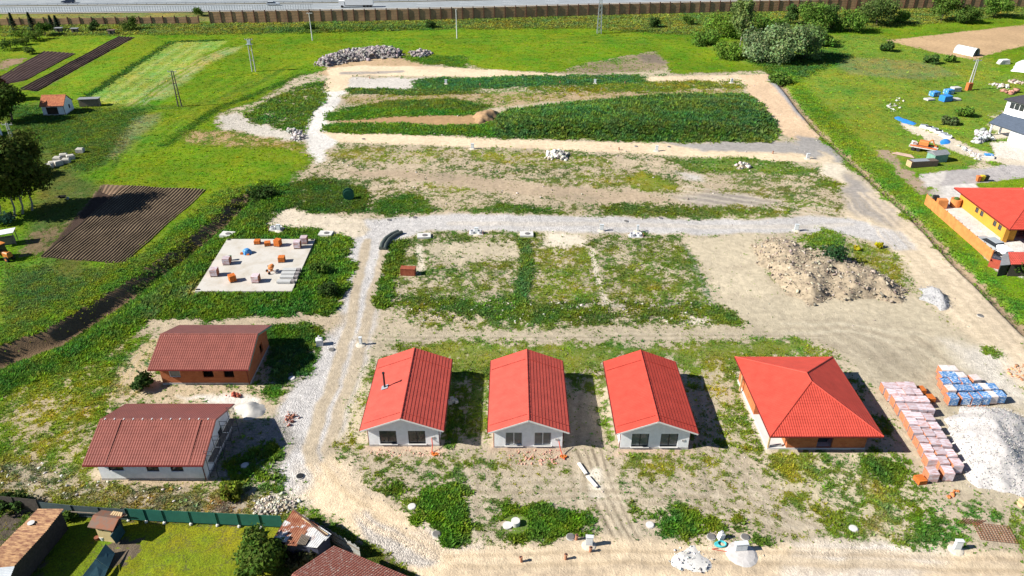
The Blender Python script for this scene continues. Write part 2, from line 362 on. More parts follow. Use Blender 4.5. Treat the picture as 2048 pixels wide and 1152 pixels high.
# right-hand haul road
paint([(1640, 300), (1700, 340), (1800, 430), (1880, 500), (1960, 578), (2060, 670), (2060, 780), (1950, 692), (1830, 566), (1770, 495), (1690, 430), (1690, 380), (1640, 330)], so=(0.52, 0.43, 0.31), co=.01, edge=.8)
paint([(1685, 335), (1740, 380), (1800, 440), (1790, 458), (1720, 432), (1690, 408)], so=(0.29, 0.265, 0.24), co=.02, edge=1.4)
paint([(1650, 326), (1700, 335), (1680, 362), (1640, 350)], so=PALE, co=.03)
for k_, (a_, b_) in enumerate(((0, .6), (16, .5), (34, .5))): stroke([(1720 + a_, 385), (1830 + a_, 490), (1930 + a_, 600), (2060 + a_, 735)], 1.0, so=(0.60, 0.49, 0.36), strength=b_)
# white gravel street and its bend down to the houses
paint([(730, 440), (800, 433), (900, 428), (1200, 433), (1500, 441), (1620, 432), (1700, 436), (1800, 466), (1835, 500), (1800, 502), (1700, 470), (1600, 463), (1400, 470), (1130, 463), (950, 463), (850, 462),
       (805, 478), (778, 520), (766, 560), (752, 620), (735, 700), (726, 760), (704, 830), (668, 905), (620, 985), (560, 1005), (535, 980), (560, 930), (590, 895), (548, 850), (560, 810), (598, 758), (640, 700), (672, 640), (684, 600), (696, 530), (708, 470)],
      so=(0.455, 0.435, 0.42), co=.0, gr=.7, edge=.7, warp=.6)
paint([(485, 432), (560, 420), (640, 430), (720, 438), (740, 460), (705, 482), (660, 462), (540, 450), (480, 447)], so=(0.52, 0.45, 0.35), co=.03, edge=.7)
for u_ in ((0, .9), (38, .8)):
    stroke([(735 + u_[0], 480), (715 + u_[0], 560), (700 + u_[0] * .8, 650), (672 + u_[0] * .8, 750), (640 + u_[0], 820), (620 + u_[0], 900), (640 + u_[0], 960)], 1.5, so=(0.40, 0.325, 0.225), gr=.1, strength=.85)
stroke([(900, 447), (1200, 449), (1500, 455), (1700, 450)], 1.6, so=(0.49, 0.43, 0.35), gr=.3, strength=.4)
# slab plot
paint([(300, 590), (390, 535), (450, 478), (520, 462), (640, 466), (700, 480), (700, 545), (665, 620), (560, 628), (320, 640)], ve=(0.085, 0.15, 0.018), co=.9, h=.5)
paint([(390, 540), (440, 480), (460, 478), (420, 560), (395, 585), (370, 590)], so=(0.42, 0.34, 0.24), co=.2)
paint([(275, 610), (330, 570), (390, 560), (380, 590), (330, 600), (310, 640)], so=(0.40, 0.33, 0.20), ve=DRY, co=.55)
paint([(600, 485), (690, 478), (692, 560), (655, 618), (590, 600)], ve=(0.075, 0.145, 0.018), co=.97, h=.55)
paint([(460, 450), (640, 460), (640, 470), (460, 472)], ve=(0.085, 0.15, 0.015), co=.92, h=.35)
paint([(290, 645), (480, 634), (640, 626), (690, 628), (670, 665), (560, 657), (300, 680)], so=(0.38, 0.31, 0.22), co=.06)
# open plots in the middle
paint([(765, 520), (800, 482), (860, 464), (1080, 470), (1360, 472), (1425, 600), (1545, 628), (1530, 652), (1040, 660), (840, 648), (760, 612)], so=(0.385, 0.325, 0.235), ve=(0.085, 0.125, 0.022), co=.55, h=.22)
paint([(1065, 500), (1190, 495), (1205, 610), (1060, 650)], ve=(0.12, 0.15, 0.018), co=.64, h=.2)
paint([(1195, 500), (1370, 492), (1420, 600), (1215, 605)], ve=(0.10, 0.14, 0.02), co=.60, h=.22)
paint([(845, 490), (1030, 478), (1042, 515), (1000, 522), (850, 520)], so=(0.43, 0.37, 0.27), co=.14)
paint([(1085, 466), (1160, 466), (1172, 496), (1085, 494)], so=PALE, co=.03)
paint([(770, 590), (1040, 600), (1420, 605), (1540, 630), (1520, 650), (1040, 645), (830, 640)], ve=(0.085, 0.125, 0.02), co=.7, h=.3)
stroke([(1050, 480), (1052, 540), (1042, 605)], 1.5, ve=DARKW, co=.95, h=.45)
stroke([(800, 486), (780, 540), (765, 610)], 2.2, ve=(0.06, 0.115, 0.018), co=.8, h=.4)
stroke([(838, 492), (842, 540), (820, 545)], 1.0, so=PALE, co=.1, gr=.7)
stroke([(1183, 500), (1195, 560), (1215, 608)], .8, so=PALE, co=.25, gr=.8)
stroke([(1370, 492), (1395, 545), (1420, 602), (1395, 607)], .9, so=(0.3, 0.27, 0.22), ve=DARKW, co=.5, gr=.6)
stroke([(1420, 606), (1300, 612), (1200, 612), (1050, 606)], .8, so=(0.36, 0.33, 0.28), co=.3, gr=.8, strength=.7)
paint([(835, 620), (920, 625), (1010, 640), (920, 650), (835, 640)], so=(0.43, 0.36, 0.25), co=.25, gr=.8)
paint([(1365, 630), (1420, 630), (1430, 650), (1360, 650)], so=PALE, co=.1, gr=.8)
paint([(760, 655), (1040, 662), (1500, 655), (1640, 660), (1600, 680), (1300, 688), (900, 680), (790, 690), (720, 720)], so=(0.38, 0.325, 0.235), co=.1)
# yard on the right
paint([(1372, 478), (1520, 468), (1560, 590), (1440, 590)], so=(0.47, 0.405, 0.295), co=.04)
paint([(1425, 600), (1560, 585), (1830, 590), (1950, 690), (2060, 790), (2060, 1010), (1900, 985), (1800, 900), (1740, 780), (1660, 690), (1500, 655)], so=(0.41, 0.355, 0.26), co=.02)
paint([(1640, 640), (1760, 640), (1830, 700), (1860, 760), (1780, 760), (1680, 700)], so=(0.34, 0.295, 0.22), co=.02, edge=3)
for k_ in range(9): stroke([(1600 + 22 * k_, 640 + 2 * k_), (1690 + 20 * k_, 690 - 3 * k_), (1760 + 26 * k_, 760)], .5, so=(0.31, 0.265, 0.19) if k_ % 2 else (0.47, 0.41, 0.31), strength=.5)
for k_ in range(5): stroke([(1560, 640 + 9 * k_), (1700, 640 + 7 * k_), (1850, 660 + 13 * k_), (1990, 760 + 14 * k_)], .45, so=(0.47, 0.42, 0.32) if k_ % 2 else (0.32, 0.27, 0.2), strength=.5)
paint([(1700, 490), (1780, 494), (1812, 540), (1795, 565), (1730, 555), (1690, 520)], so=(0.34, 0.3, 0.2), ve=OLIVE, co=.6, h=.2)
paint([(1890, 680), (1990, 700), (2060, 790), (2060, 820), (1960, 760)], so=(0.5, 0.46, 0.40), co=.03, gr=.6, edge=2)
paint([(1955, 688), (1975, 692), (1985, 708), (1968, 710)], ve=WEED, co=.95, h=.3)
paint([(1590, 480), (1640, 455), (1690, 470), (1690, 500), (1600, 490)], ve=WEED, co=.8, h=.3)
# grass round the row of houses
paint([(785, 692), (900, 682), (1300, 690), (1600, 680), (1645, 712), (1480, 716), (1455, 770), (1400, 752), (1340, 720), (1240, 715), (1200, 850), (1130, 740), (980, 740), (985, 880), (890, 880), (900, 720), (820, 700)], ve=(0.105, 0.145, 0.016), co=.93, h=.12)
paint([(880, 740), (985, 740), (985, 882), (885, 880)], ve=(0.075, 0.12, 0.016), co=.95, h=.2)
paint([(1405, 745), (1440, 720), (1470, 760), (1500, 900), (1450, 905), (1430, 830)], so=(0.42, 0.36, 0.25), ve=OLIVE, co=.3)
paint([(1435, 735), (1480, 735), (1495, 790), (1530, 850), (1545, 905), (1515, 905), (1465, 800)], ve=(0.075, 0.125, 0.016), co=.75, h=.22)
paint([(1470, 748), (1500, 745), (1545, 870), (1545, 910), (1530, 908), (1490, 820)], so=PALE, co=.05, edge=.4, warp=.4)
paint([(1130, 790), (1215, 780), (1225, 850), (1235, 905), (1130, 905)], so=(0.38, 0.32, 0.23), co=.12)
paint([(1175, 735), (1215, 735), (1232, 890), (1215, 900), (1205, 800)], ve=(0.08, 0.12, 0.018), co=.7, h=.2)
paint([(715, 730), (760, 710), (722, 860), (742, 905), (690, 890), (700, 800)], so=(0.42, 0.36, 0.25), ve=OLIVE, co=.35)
for x0_, x1_ in ((735, 885), (985, 1130), (1235, 1382)):
    paint([(x0_, 890), (x1_, 892), (x1_ + 5, 912), (x0_ - 2, 912)], so=(0.50, 0.36, 0.27), co=.06, edge=.4)
# open ground in front
paint([(700, 900), (1500, 905), (1620, 1000), (1760, 1090), (900, 1090), (760, 970)], so=(0.385, 0.325, 0.24), ve=(0.09, 0.13, 0.022), co=.17, h=.14, edge=1.5)
paint([(760, 930), (880, 912), (960, 920), (1000, 945), (860, 970), (760, 955)], co=.36, h=.16)
paint([(835, 974), (890, 972), (935, 1000), (940, 1050), (925, 1088), (895, 1088), (830, 1042), (815, 1000)], ve=(0.085, 0.155, 0.014), co=.95, h=.42, edge=1.3)
paint([(742, 966), (800, 968), (808, 985), (770, 992)], ve=(0.055, 0.105, 0.015), co=.88, h=.3)
paint([(800, 945), (900, 952), (895, 966), (810, 962)], ve=(0.06, 0.11, 0.015), co=.6)
paint([(1000, 1012), (1080, 1004), (1120, 1022), (1200, 1040), (1195, 1072), (1010, 1078), (990, 1050)], ve=(0.085, 0.15, 0.014), co=.9, h=.33, edge=1.3)
paint([(1262, 1025), (1330, 1018), (1450, 1030), (1540, 1058), (1555, 1085), (1330, 1082)], ve=(0.09, 0.15, 0.018), co=.62, h=.3)
paint([(1230, 915), (1300, 905), (1440, 912), (1450, 950), (1370, 965), (1290, 955)], ve=OLIVE, co=.55)
paint([(1010, 915), (1080, 918), (1135, 935), (1110, 950), (1010, 940)], ve=OLIVE, co=.5)
paint([(1525, 905), (1640, 900), (1790, 905), (1830, 945), (1870, 1040), (1905, 1090), (1760, 1095), (1650, 1065), (1560, 985)], so=(0.45, 0.39, 0.27), ve=(0.09, 0.13, 0.02), co=.48, h=.2)
paint([(1530, 905), (1600, 905), (1650, 960), (1590, 980)], ve=OLIVE, co=.66)
paint([(1740, 925), (1800, 920), (1815, 965), (1760, 975)], ve=(0.055, 0.105, 0.015), co=.85, h=.4)
paint([(1815, 950), (1860, 1020), (1910, 1085), (1870, 1095), (1830, 1040)], ve=(0.085, 0.13, 0.015), co=.78, h=.25)
paint([(1730, 960), (1770, 980), (1790, 1090), (1750, 1095)], so=(0.45, 0.38, 0.24), ve=(0.16, 0.16, 0.04), co=.6)
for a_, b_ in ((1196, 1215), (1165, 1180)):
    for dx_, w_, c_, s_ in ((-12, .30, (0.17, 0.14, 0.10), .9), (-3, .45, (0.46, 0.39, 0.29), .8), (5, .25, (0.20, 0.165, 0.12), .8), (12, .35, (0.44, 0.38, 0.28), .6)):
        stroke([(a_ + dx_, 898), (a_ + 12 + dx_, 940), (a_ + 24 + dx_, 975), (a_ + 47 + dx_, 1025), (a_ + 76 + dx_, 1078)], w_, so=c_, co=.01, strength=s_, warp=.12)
stroke([(1190, 945), (1198, 990)], 1.4, so=(0.62, 0.57, 0.48), strength=.8)
for k_ in range(4): stroke([(900, 965 + 22 * k_), (1150, 962 + 20 * k_), (1400, 985 + 18 * k_), (1640, 1030 + 16 * k_)], .6, so=(0.34, 0.285, 0.205) if k_ % 2 else (0.44, 0.38, 0.29), strength=.45)
# bottom sand road
paint([(555, 1000), (600, 975), (660, 920), (700, 935), (760, 990), (830, 1045), (900, 1090), (1200, 1082), (1560, 1090), (1800, 1100), (2060, 1112), (2060, 1180), (860, 1180), (780, 1125), (700, 1060), (620, 1020)], so=(0.62, 0.495, 0.345), co=.0, edge=.9, warp=.6)
paint([(640, 930), (700, 930), (760, 985), (740, 995), (680, 960)], so=(0.48, 0.40, 0.3), co=.03, gr=.5)
paint([(560, 985), (600, 935), (640, 940), (600, 985), (600, 1010)], so=(0.52, 0.47, 0.41), co=.04, gr=.8)
paint([(705, 1030), (735, 1022), (780, 1050), (850, 1090), (880, 1110), (870, 1125), (800, 1128), (745, 1095)], so=(0.43, 0.39, 0.345), co=0, gr=1, edge=.5, warp=.5)
paint([(830, 1075), (880, 1055), (900, 1090), (960, 1095), (880, 1110)], so=(0.5, 0.45, 0.4), co=.02, gr=.8)
paint([(1590, 1096), (1750, 1092), (1900, 1102), (1850, 1122), (1600, 1122)], so=(0.58, 0.53, 0.47), co=0, gr=.7)
paint([(900, 1135), (1330, 1128), (1700, 1130), (2060, 1135), (2060, 1146), (1400, 1140), (900, 1150)], so=(0.40, 0.32, 0.23), co=0, edge=1)
paint([(1560, 1140), (1850, 1138), (1830, 1170), (1560, 1170)], so=(0.56, 0.5, 0.43), co=0, gr=.5)
for k_ in range(3): stroke([(620 + 28 * k_, 930), (660 + 30 * k_, 985), (760 + 25 * k_, 1062 - 8 * k_), (900, 1128 - 12 * k_)], .7, so=(0.60, 0.47, 0.32) if k_ != 1 else (0.47, 0.36, 0.23), strength=.6)
for k_, v_ in enumerate((1098, 1106, 1120, 1128)): stroke([(900, v_ + 6), (1200, v_ - 2), (1560, v_), (2060, v_ + 16)], .45, so=(0.40, 0.31, 0.205) if k_ % 2 else (0.57, 0.46, 0.32), strength=.6, warp=.15)
for k_ in range(6): stroke([(940, 958 + 9 * k_), (1150, 955 + 8 * k_), (1420, 972 + 9 * k_), (1600, 1010 + 12 * k_)], .3, so=(0.27, 0.225, 0.16) if k_ % 2 else (0.45, 0.39, 0.30), strength=.55, warp=.2)
for k_ in range(4): stroke([(1420, 905), (1470 + 14 * k_, 950), (1560 + 16 * k_, 1030), (1700 + 20 * k_, 1092)], .3, so=(0.28, 0.235, 0.17) if k_ % 2 else (0.46, 0.40, 0.31), strength=.55, warp=.2)
for k_ in range(4): stroke([(700, 668 + 4 * k_), (1000, 672 + 4 * k_), (1400, 668 + 4 * k_), (1640, 668 + 4 * k_)], .3, so=(0.27, 0.23, 0.165) if k_ % 2 else (0.45, 0.39, 0.30), strength=.55, warp=.2)
for u0_, u1_ in ((925, 905), (1150, 1130), (1395, 1400)):
    for k_ in (0, 11, 20): stroke([(u0_ + k_, 740), (u1_ + k_ * 1.2, 830), (u1_ + k_ * 1.4, 905), (u1_ + 18 + k_ * 1.5, 985), (u1_ + 30 + k_ * 1.7, 1078)], .42, so=(0.29, 0.245, 0.175) if k_ != 11 else (0.46, 0.40, 0.31), co=.02, strength=.45, warp=.35)
for u_, v_, r_ in ((1010, 985, 26), (1290, 985, 34), (1480, 955, 24), (1650, 690, 40), (1760, 720, 46), (1850, 690, 30), (700, 900, 26), (1560, 1010, 30), (1880, 920, 26), (1950, 1010, 34), (1100, 668, 30), (1380, 672, 26), (1480, 540, 26), (1160, 395, 30), (880, 355, 34), (640, 900, 22), (1000, 1118, 30), (1700, 1125, 40)):
    paint([(u_ - r_, v_), (u_ - r_ * .3, v_ - r_ * .3), (u_ + r_, v_ - r_ * .1), (u_ + r_ * .5, v_ + r_ * .3)], so=(0.27, 0.225, 0.165), strength=.45, edge=1.2, warp=1.6)
for k_ in range(8): stroke([(620 - 26 * k_, 120 + 5 * k_), (520 - 26 * k_, 172 + 8 * k_), (420 - 22 * k_, 212 + 10 * k_), (330 - 16 * k_, 285 + 8 * k_)], 1.5, ve=(0.075, 0.145, 0.008) if k_ % 2 else (0.145, 0.215, 0.012), strength=.5, warp=.5)
for k_ in range(7): stroke([(700, 92 - 4 * k_), (1000, 86 - 3 * k_), (1350, 92 - 3 * k_)], 1.6, ve=(0.07, 0.14, 0.01) if k_ % 2 else (0.14, 0.205, 0.012), strength=.4, warp=.7)
for k_ in range(6): stroke([(1690 + 9 * k_, 395), (1760 + 12 * k_, 470), (1860 + 13 * k_, 570), (1960 + 15 * k_, 680), (2060 + 12 * k_, 790)], .5, so=(0.40, 0.33, 0.235) if k_ % 2 else (0.64, 0.53, 0.39), strength=(.5, .3, .15, .45, .2, .35)[k_], warp=.5)
# round the two houses on the left
paint([(0, 715), (100, 660), (250, 600), (275, 640), (240, 740), (250, 790), (190, 850), (110, 900), (170, 965), (0, 960)], so=(0.37, 0.30, 0.19), ve=(0.135, 0.175, 0.018), co=.78, h=.22, edge=2)
paint([(0, 790), (120, 800), (190, 860), (160, 960), (0, 950)], so=(0.38, 0.31, 0.20), ve=(0.17, 0.18, 0.02), co=.6, h=.14, edge=2)
paint([(215, 770), (300, 700), (330, 770), (540, 775), (560, 805), (470, 810), (240, 805), (200, 840)], so=(0.44, 0.35, 0.235), co=.1)
for k_ in range(4): stroke([(215 + 18 * k_, 790), (245 + 16 * k_, 730), (300 + 6 * k_, 680)], .5, so=(0.46, 0.36, 0.2), ve=DRY, co=.3, strength=.7)
paint([(350, 795), (470, 790), (520, 800), (500, 825), (460, 812)], so=(0.62, 0.58, 0.52), co=.02, edge=.5)
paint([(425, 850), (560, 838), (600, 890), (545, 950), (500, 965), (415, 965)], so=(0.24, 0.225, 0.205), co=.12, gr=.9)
paint([(500, 900), (560, 890), (560, 980), (480, 1000), (440, 980)], ve=WEED, co=.6, h=.35)
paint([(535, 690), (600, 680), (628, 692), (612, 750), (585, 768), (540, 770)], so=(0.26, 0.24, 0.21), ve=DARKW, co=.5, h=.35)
paint([(540, 660), (620, 650), (650, 660), (630, 690), (545, 690)], ve=(0.075, 0.125, 0.015), co=.85, h=.4)
paint([(490, 770), (560, 768), (560, 795), (495, 795)], ve=WEED, co=.7, h=.3)
paint([(195, 955), (430, 955), (440, 985), (300, 985), (215, 975)], so=(0.47, 0.36, 0.24), co=.08)
paint([(0, 925), (90, 935), (220, 978), (430, 985), (560, 985), (600, 1010), (560, 1040), (300, 1030), (150, 1005), (0, 995)], so=(0.33, 0.28, 0.20), ve=(0.155, 0.15, 0.06), co=.58, h=.2)
paint([(420, 985), (480, 975), (500, 1020), (420, 1025)], so=(0.28, 0.23, 0.18), ve=(0.16, 0.14, 0.09), co=.6, h=.28)
paint([(505, 1000), (560, 985), (620, 1005), (600, 1020), (540, 1035)], so=(0.52, 0.47, 0.38), co=.3, gr=1)
# gardens bottom left
paint([(0, 996), (150, 1006), (570, 1038), (620, 1030), (760, 1100), (830, 1152), (830, 1200), (0, 1200)], so=(0.10, 0.08, 0.055), ve=(0.07, 0.10, 0.015), co=.7, h=.1, edge=.5, warp=.2)
paint([(255, 1042), (560, 1052), (545, 1180), (150, 1180)], ve=LAWN, co=.99, h=.03, edge=.4, warp=.2)
paint([(120, 1040), (255, 1042), (150, 1180), (60, 1180)], ve=(0.11, 0.16, 0.01), co=.97, h=.03, edge=.4)
paint([(225, 1085), (285, 1075), (270, 1110), (215, 1130)], so=(0.14, 0.11, 0.08), co=.1)
paint([(0, 995), (85, 1002), (40, 1080), (0, 1110)], so=(0.09, 0.075, 0.06), co=.1)
# right-hand houses: drive, road, paths
paint([(1838, 348), (1960, 335), (2060, 322), (2060, 354), (1960, 366), (1870, 374), (1842, 372)], so=(0.37, 0.345, 0.335), co=0, edge=.3, warp=.1)
paint([(1838, 350), (1895, 342), (1880, 372), (1842, 374)], so=(0.50, 0.465, 0.43), co=0, edge=.3, warp=.2)
paint([(1865, 374), (1950, 366), (1962, 380), (2060, 460), (2060, 560), (1990, 540), (1878, 412)], so=(0.56, 0.53, 0.495), co=0, edge=.3, warp=.15)
paint([(1858, 375), (1880, 372), (1885, 405), (1862, 410)], so=(0.42, 0.38, 0.33), co=.2, gr=.8)
paint([(1790, 236), (1850, 258), (1990, 310), (2060, 300), (2060, 330), (1960, 322), (1850, 278), (1815, 258)], so=(0.55, 0.48, 0.38), co=.04, edge=.4)
paint([(1975, 285), (2060, 280), (2060, 325), (1990, 312)], so=(0.58, 0.53, 0.46), co=0, edge=.4)
paint([(1985, 228), (2020, 215), (2060, 240), (2060, 275), (1980, 280)], so=(0.60, 0.53, 0.43), co=.03)
paint([(1755, 300), (1780, 300), (1850, 372), (1845, 388), (1825, 382), (1790, 345)], so=(0.33, 0.25, 0.18), co=.12, edge=.5)
paint([(1800, 300), (1840, 298), (1960, 330), (1850, 342), (1810, 335)], ve=(0.12, 0.165, 0.015), co=.92, h=.1)
paint([(1930, 330), (1970, 322), (1985, 330), (1940, 338)], so=(0.45, 0.38, 0.28), co=.3)
# grass bank along the ditch
paint([(1560, 120), (1640, 200), (1720, 280), (1840, 400), (1960, 530), (2060, 610), (2060, 660), (1960, 575), (1880, 497), (1800, 420), (1720, 345), (1650, 285), (1600, 215)], ve=(0.105, 0.175, 0.016), co=.97, h=.3)
# ---- relief: the stream ditch on the left and the drain along the haul road
hz = (fbm(gx, gy, 9, 3, 4) - .5) * .25 + (fbm(gx, gy, 1.6, 3, 5) - .5) * .12
inner = (gy > 42) & (gy < 345)
hz *= inner
DL = W([(-60, 740), (20, 702), (110, 672), (190, 622), (262, 578), (300, 552), (400, 478), (455, 432), (490, 396)])
k = np.where((gx < -25) & (gy > 55) & (gy < 170))[0]
d, sg = line_d(DL, gx[k], gy[k])                       # sg > 0 is the field side
side = np.where(sg > 0, 1 - sstep(0.1, 2.7, d), 1 - sstep(0.3, 5.0, d))
low = 1 - sstep(84, 100, gy[k])
hz[k] += -(1.25 + .45 * low) * side
a = (sg > 0) * (1 - sstep(1.7, 2.9, d + (fbm(gx[k], gy[k], 2, 3, 7) - .5) * 1.5)) + (sg <= 0) * (1 - sstep(.2, 1.2, d))
apply(k, np.clip(a, 0, 1), (0.19, 0.13, 0.08), (0.09, 0.12, 0.025), .34, .3, .2)
apply(k, np.clip(a, 0, 1) * low, (0.17, 0.115, 0.07), None, .10, .2, .3)
a = (sg > 0) * sstep(2.2, 3.0, d) * (1 - sstep(4.5, 8, d)); apply(k, a, None, (0.11, 0.17, 0.02), .98, .35, None)
a = (sg <= 0) * sstep(.6, 1.4, d) * (1 - sstep(6, 10, d)); apply(k, a * .9, None, (0.07, 0.135, 0.018), .98, .6, None)
BK = W([(975, 264), (1010, 228), (1150, 214), (1330, 202), (1490, 200), (1530, 220), (1556, 244), (1552, 264), (1540, 284), (1300, 280), (1000, 273)])
kb = np.where((gy > 120) & (gy < 215) & (gx > -15) & (gx < 85))[0]
db = -poly_sd(BK, gx[kb], gy[kb]); hz[kb] += 1.5 * sstep(.3, 6.5, db) + .5 * sstep(0, 3, db) * (fbm(gx[kb], gy[kb], 5, 3, 41) - .4)
DR = W([(1545, 148), (1575, 182), (1606, 222), (1632, 252), (1668, 288), (1720, 335), (1770, 380), (1812, 416), (1866, 470), (1914, 524), (1975, 580), (2060, 668)])
k = np.where((gx > 30) & (gy > 60) & (gy < 260))[0]
d, sg = line_d(DR, gx[k], gy[k])
hz[k] += -0.75 * (1 - sstep(0.25, 1.5, d)); a = 1 - sstep(.45, .95, d + (fbm(gx[k], gy[k], 1.5, 3, 8) - .5) * .8)
apply(k, a, (0.30, 0.22, 0.15), (0.06, 0.09, 0.02), .15, .1, .2)
GZ = hz.reshape(YY.shape)
# patchiness of the plants, soft colour drift
def rank(a):
    r = np.empty(len(a)); r[np.argsort(a)] = np.arange(len(a)) / len(a); return r
pn = rank(.70 * fbm(gx, gy, .5, 2, 11) + .36 * fbm(gx, gy, 1.9, 2, 18) + .28 * fbm(gx, gy, 8.0, 3, 12))
patch = sstep(-.20, .20, cov * 1.12 - .04 - pn) * np.clip(cov * 5, 0, 1)
drift = 0.75 + .5 * fbm(gx, gy, 14, 4, 13); warm = (fbm(gx, gy, 9, 4, 14) - .5)
veg *= drift[:, None] * 1.12; warm2 = fbm(gx, gy, 2.2, 3, 19) - .5
veg[:, 0] *= 1 + warm * 1.0 + warm2 * .8; veg[:, 1] *= 1 + warm * .25
soil *= (0.82 + .36 * fbm(gx, gy, 7, 5, 15))[:, None]
nr_, nc_ = YY.shape
idx = np.arange(N).reshape(nr_, nc_)
F = np.stack([idx[:-1, :-1], idx[:-1, 1:], idx[1:, 1:], idx[1:, :-1]], -1).reshape(-1, 4)

def ground_material():
    m = bpy.data.materials.new('ground'); m.use_nodes = True
    n, l = m.node_tree.nodes, m.node_tree.links; b = n['Principled BSDF']
    b.inputs['Roughness'].default_value = .95; b.inputs['Specular IOR Level'].default_value = .0
    def att(nm):
        a = n.new('ShaderNodeAttribute'); a.attribute_name = nm; return a
    def noise(s, d=5.0, r=.65):
        t = n.new('ShaderNodeTexNoise'); t.inputs['Scale'].default_value = s; t.inputs['Detail'].default_value = d; t.inputs['Roughness'].default_value = r
        l.new(tc.outputs['Object'], t.inputs['Vector']); return t
    def mr(src, a, b_, c, d_):
        q = n.new('ShaderNodeMapRange'); q.inputs[1].default_value = a; q.inputs[2].default_value = b_; q.inputs[3].default_value = c; q.inputs[4].default_value = d_
        l.new(src, q.inputs[0]); return q.outputs[0]
    def scale(v, s):
        q = n.new('ShaderNodeVectorMath'); q.operation = 'SCALE'; l.new(v, q.inputs[0]); l.new(s, q.inputs['Scale']); return q.outputs[0]
    def math_(op, a, b_):
        q = n.new('ShaderNodeMath'); q.operation = op
        for i, x in enumerate((a, b_)):
            if isinstance(x, (int, float)): q.inputs[i].default_value = x
            else: l.new(x, q.inputs[i])
        return q.outputs[0]
    tc = n.new('ShaderNodeTexCoord')
    soil_, veg_, aux = att('soil'), att('veg'), att('aux')
    sep = n.new('ShaderNodeSeparateColor'); l.new(aux.outputs['Color'], sep.inputs[0])
    cover, grain_ = sep.outputs[0], sep.outputs[1]
    n1, n2 = noise(1.1, 8, .72), noise(5.5, 4, .7)
    vo = n.new('ShaderNodeTexVoronoi'); vo.inputs['Scale'].default_value = 7.0; l.new(tc.outputs['Object'], vo.inputs['Vector'])
    sv = n.new('ShaderNodeSeparateColor'); l.new(vo.outputs['Color'], sv.inputs[0])
    # bare ground: clods and, where gravelly, single stones
    s1 = scale(soil_.outputs['Color'], mr(n1.outputs[0], .28, .72, .72, 1.22))
    stone = mr(sv.outputs[0], 0, 1, .72, 1.22)
    mixg = n.new('ShaderNodeMix'); mixg.data_type = 'FLOAT'; l.new(grain_, mixg.inputs[0]); mixg.inputs[2].default_value = 1.0; l.new(stone, mixg.inputs[3])
    s2 = scale(s1, mixg.outputs[0])
    # plants: clumps of lighter and darker blades
    v1 = scale(veg_.outputs['Color'], mr(n2.outputs[0], .3, .7, .55, 1.4))
    v2 = scale(v1, mr(n1.outputs[0], .3, .7, .8, 1.2))
    c0 = math_('ADD', cover, mr(n2.outputs[0], .3, .7, -.38, .38))
    c1 = mr(c0, .28, .95, 0, .95)
    mx = n.new('ShaderNodeMix'); mx.data_type = 'RGBA'; l.new(c1, mx.inputs[0]); l.new(s2, mx.inputs[6]); l.new(v2, mx.inputs[7])
    l.new(mx.outputs[2], b.inputs['Base Color'])
    hgt_ = math_('ADD', math_('MULTIPLY', n2.outputs[0], .6), math_('MULTIPLY', n1.outputs[0], 1.0))
    h2 = math_('ADD', hgt_, math_('MULTIPLY', math_('MULTIPLY', vo.outputs['Distance'], grain_), -.5))
    bp = n.new('ShaderNodeBump'); bp.inputs['Strength'].default_value = .8; bp.inputs['Distance'].default_value = .18
    l.new(h2, bp.inputs['Height']); l.new(bp.outputs[0], b.inputs['Normal'])
    return m
ground = np_mesh('ground', np.stack([gx, gy, hz], 1), F, ground_material(), smooth=True)
tag(ground, kind='structure')
def gattr(nm, arr):
    a = ground.data.attributes.new(nm, 'FLOAT_COLOR', 'POINT')
    a.data.foreach_set('color', np.concatenate([arr, np.ones((N, 1))], 1).astype(np.float32).ravel())
cov0 = cov.copy()
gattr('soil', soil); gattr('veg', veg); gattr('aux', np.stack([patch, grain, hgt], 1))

LOGY = math.log(350.0 / 34.0)
def gidx(x, y):
    """nearest ground vertex"""
    r = np.clip(np.round(np.log(np.clip(y, 34, 350) / 34.0) / LOGY * (NR - 1)), 0, NR - 1).astype(int) + 4
    s = x / (0.62 * np.clip(y, 34, 900) + 26); c = np.clip(np.round((s + 1) / 2 * (NC - 1)), 0, NC - 1).astype(int) + 4
    return r * nc_ + c
def gz(x, y): return float(hz[gidx(np.array([x]), np.array([y]))[0]])
def GP(u, v):
    p = G(u, v); p.z = gz(p.x, p.y); return p

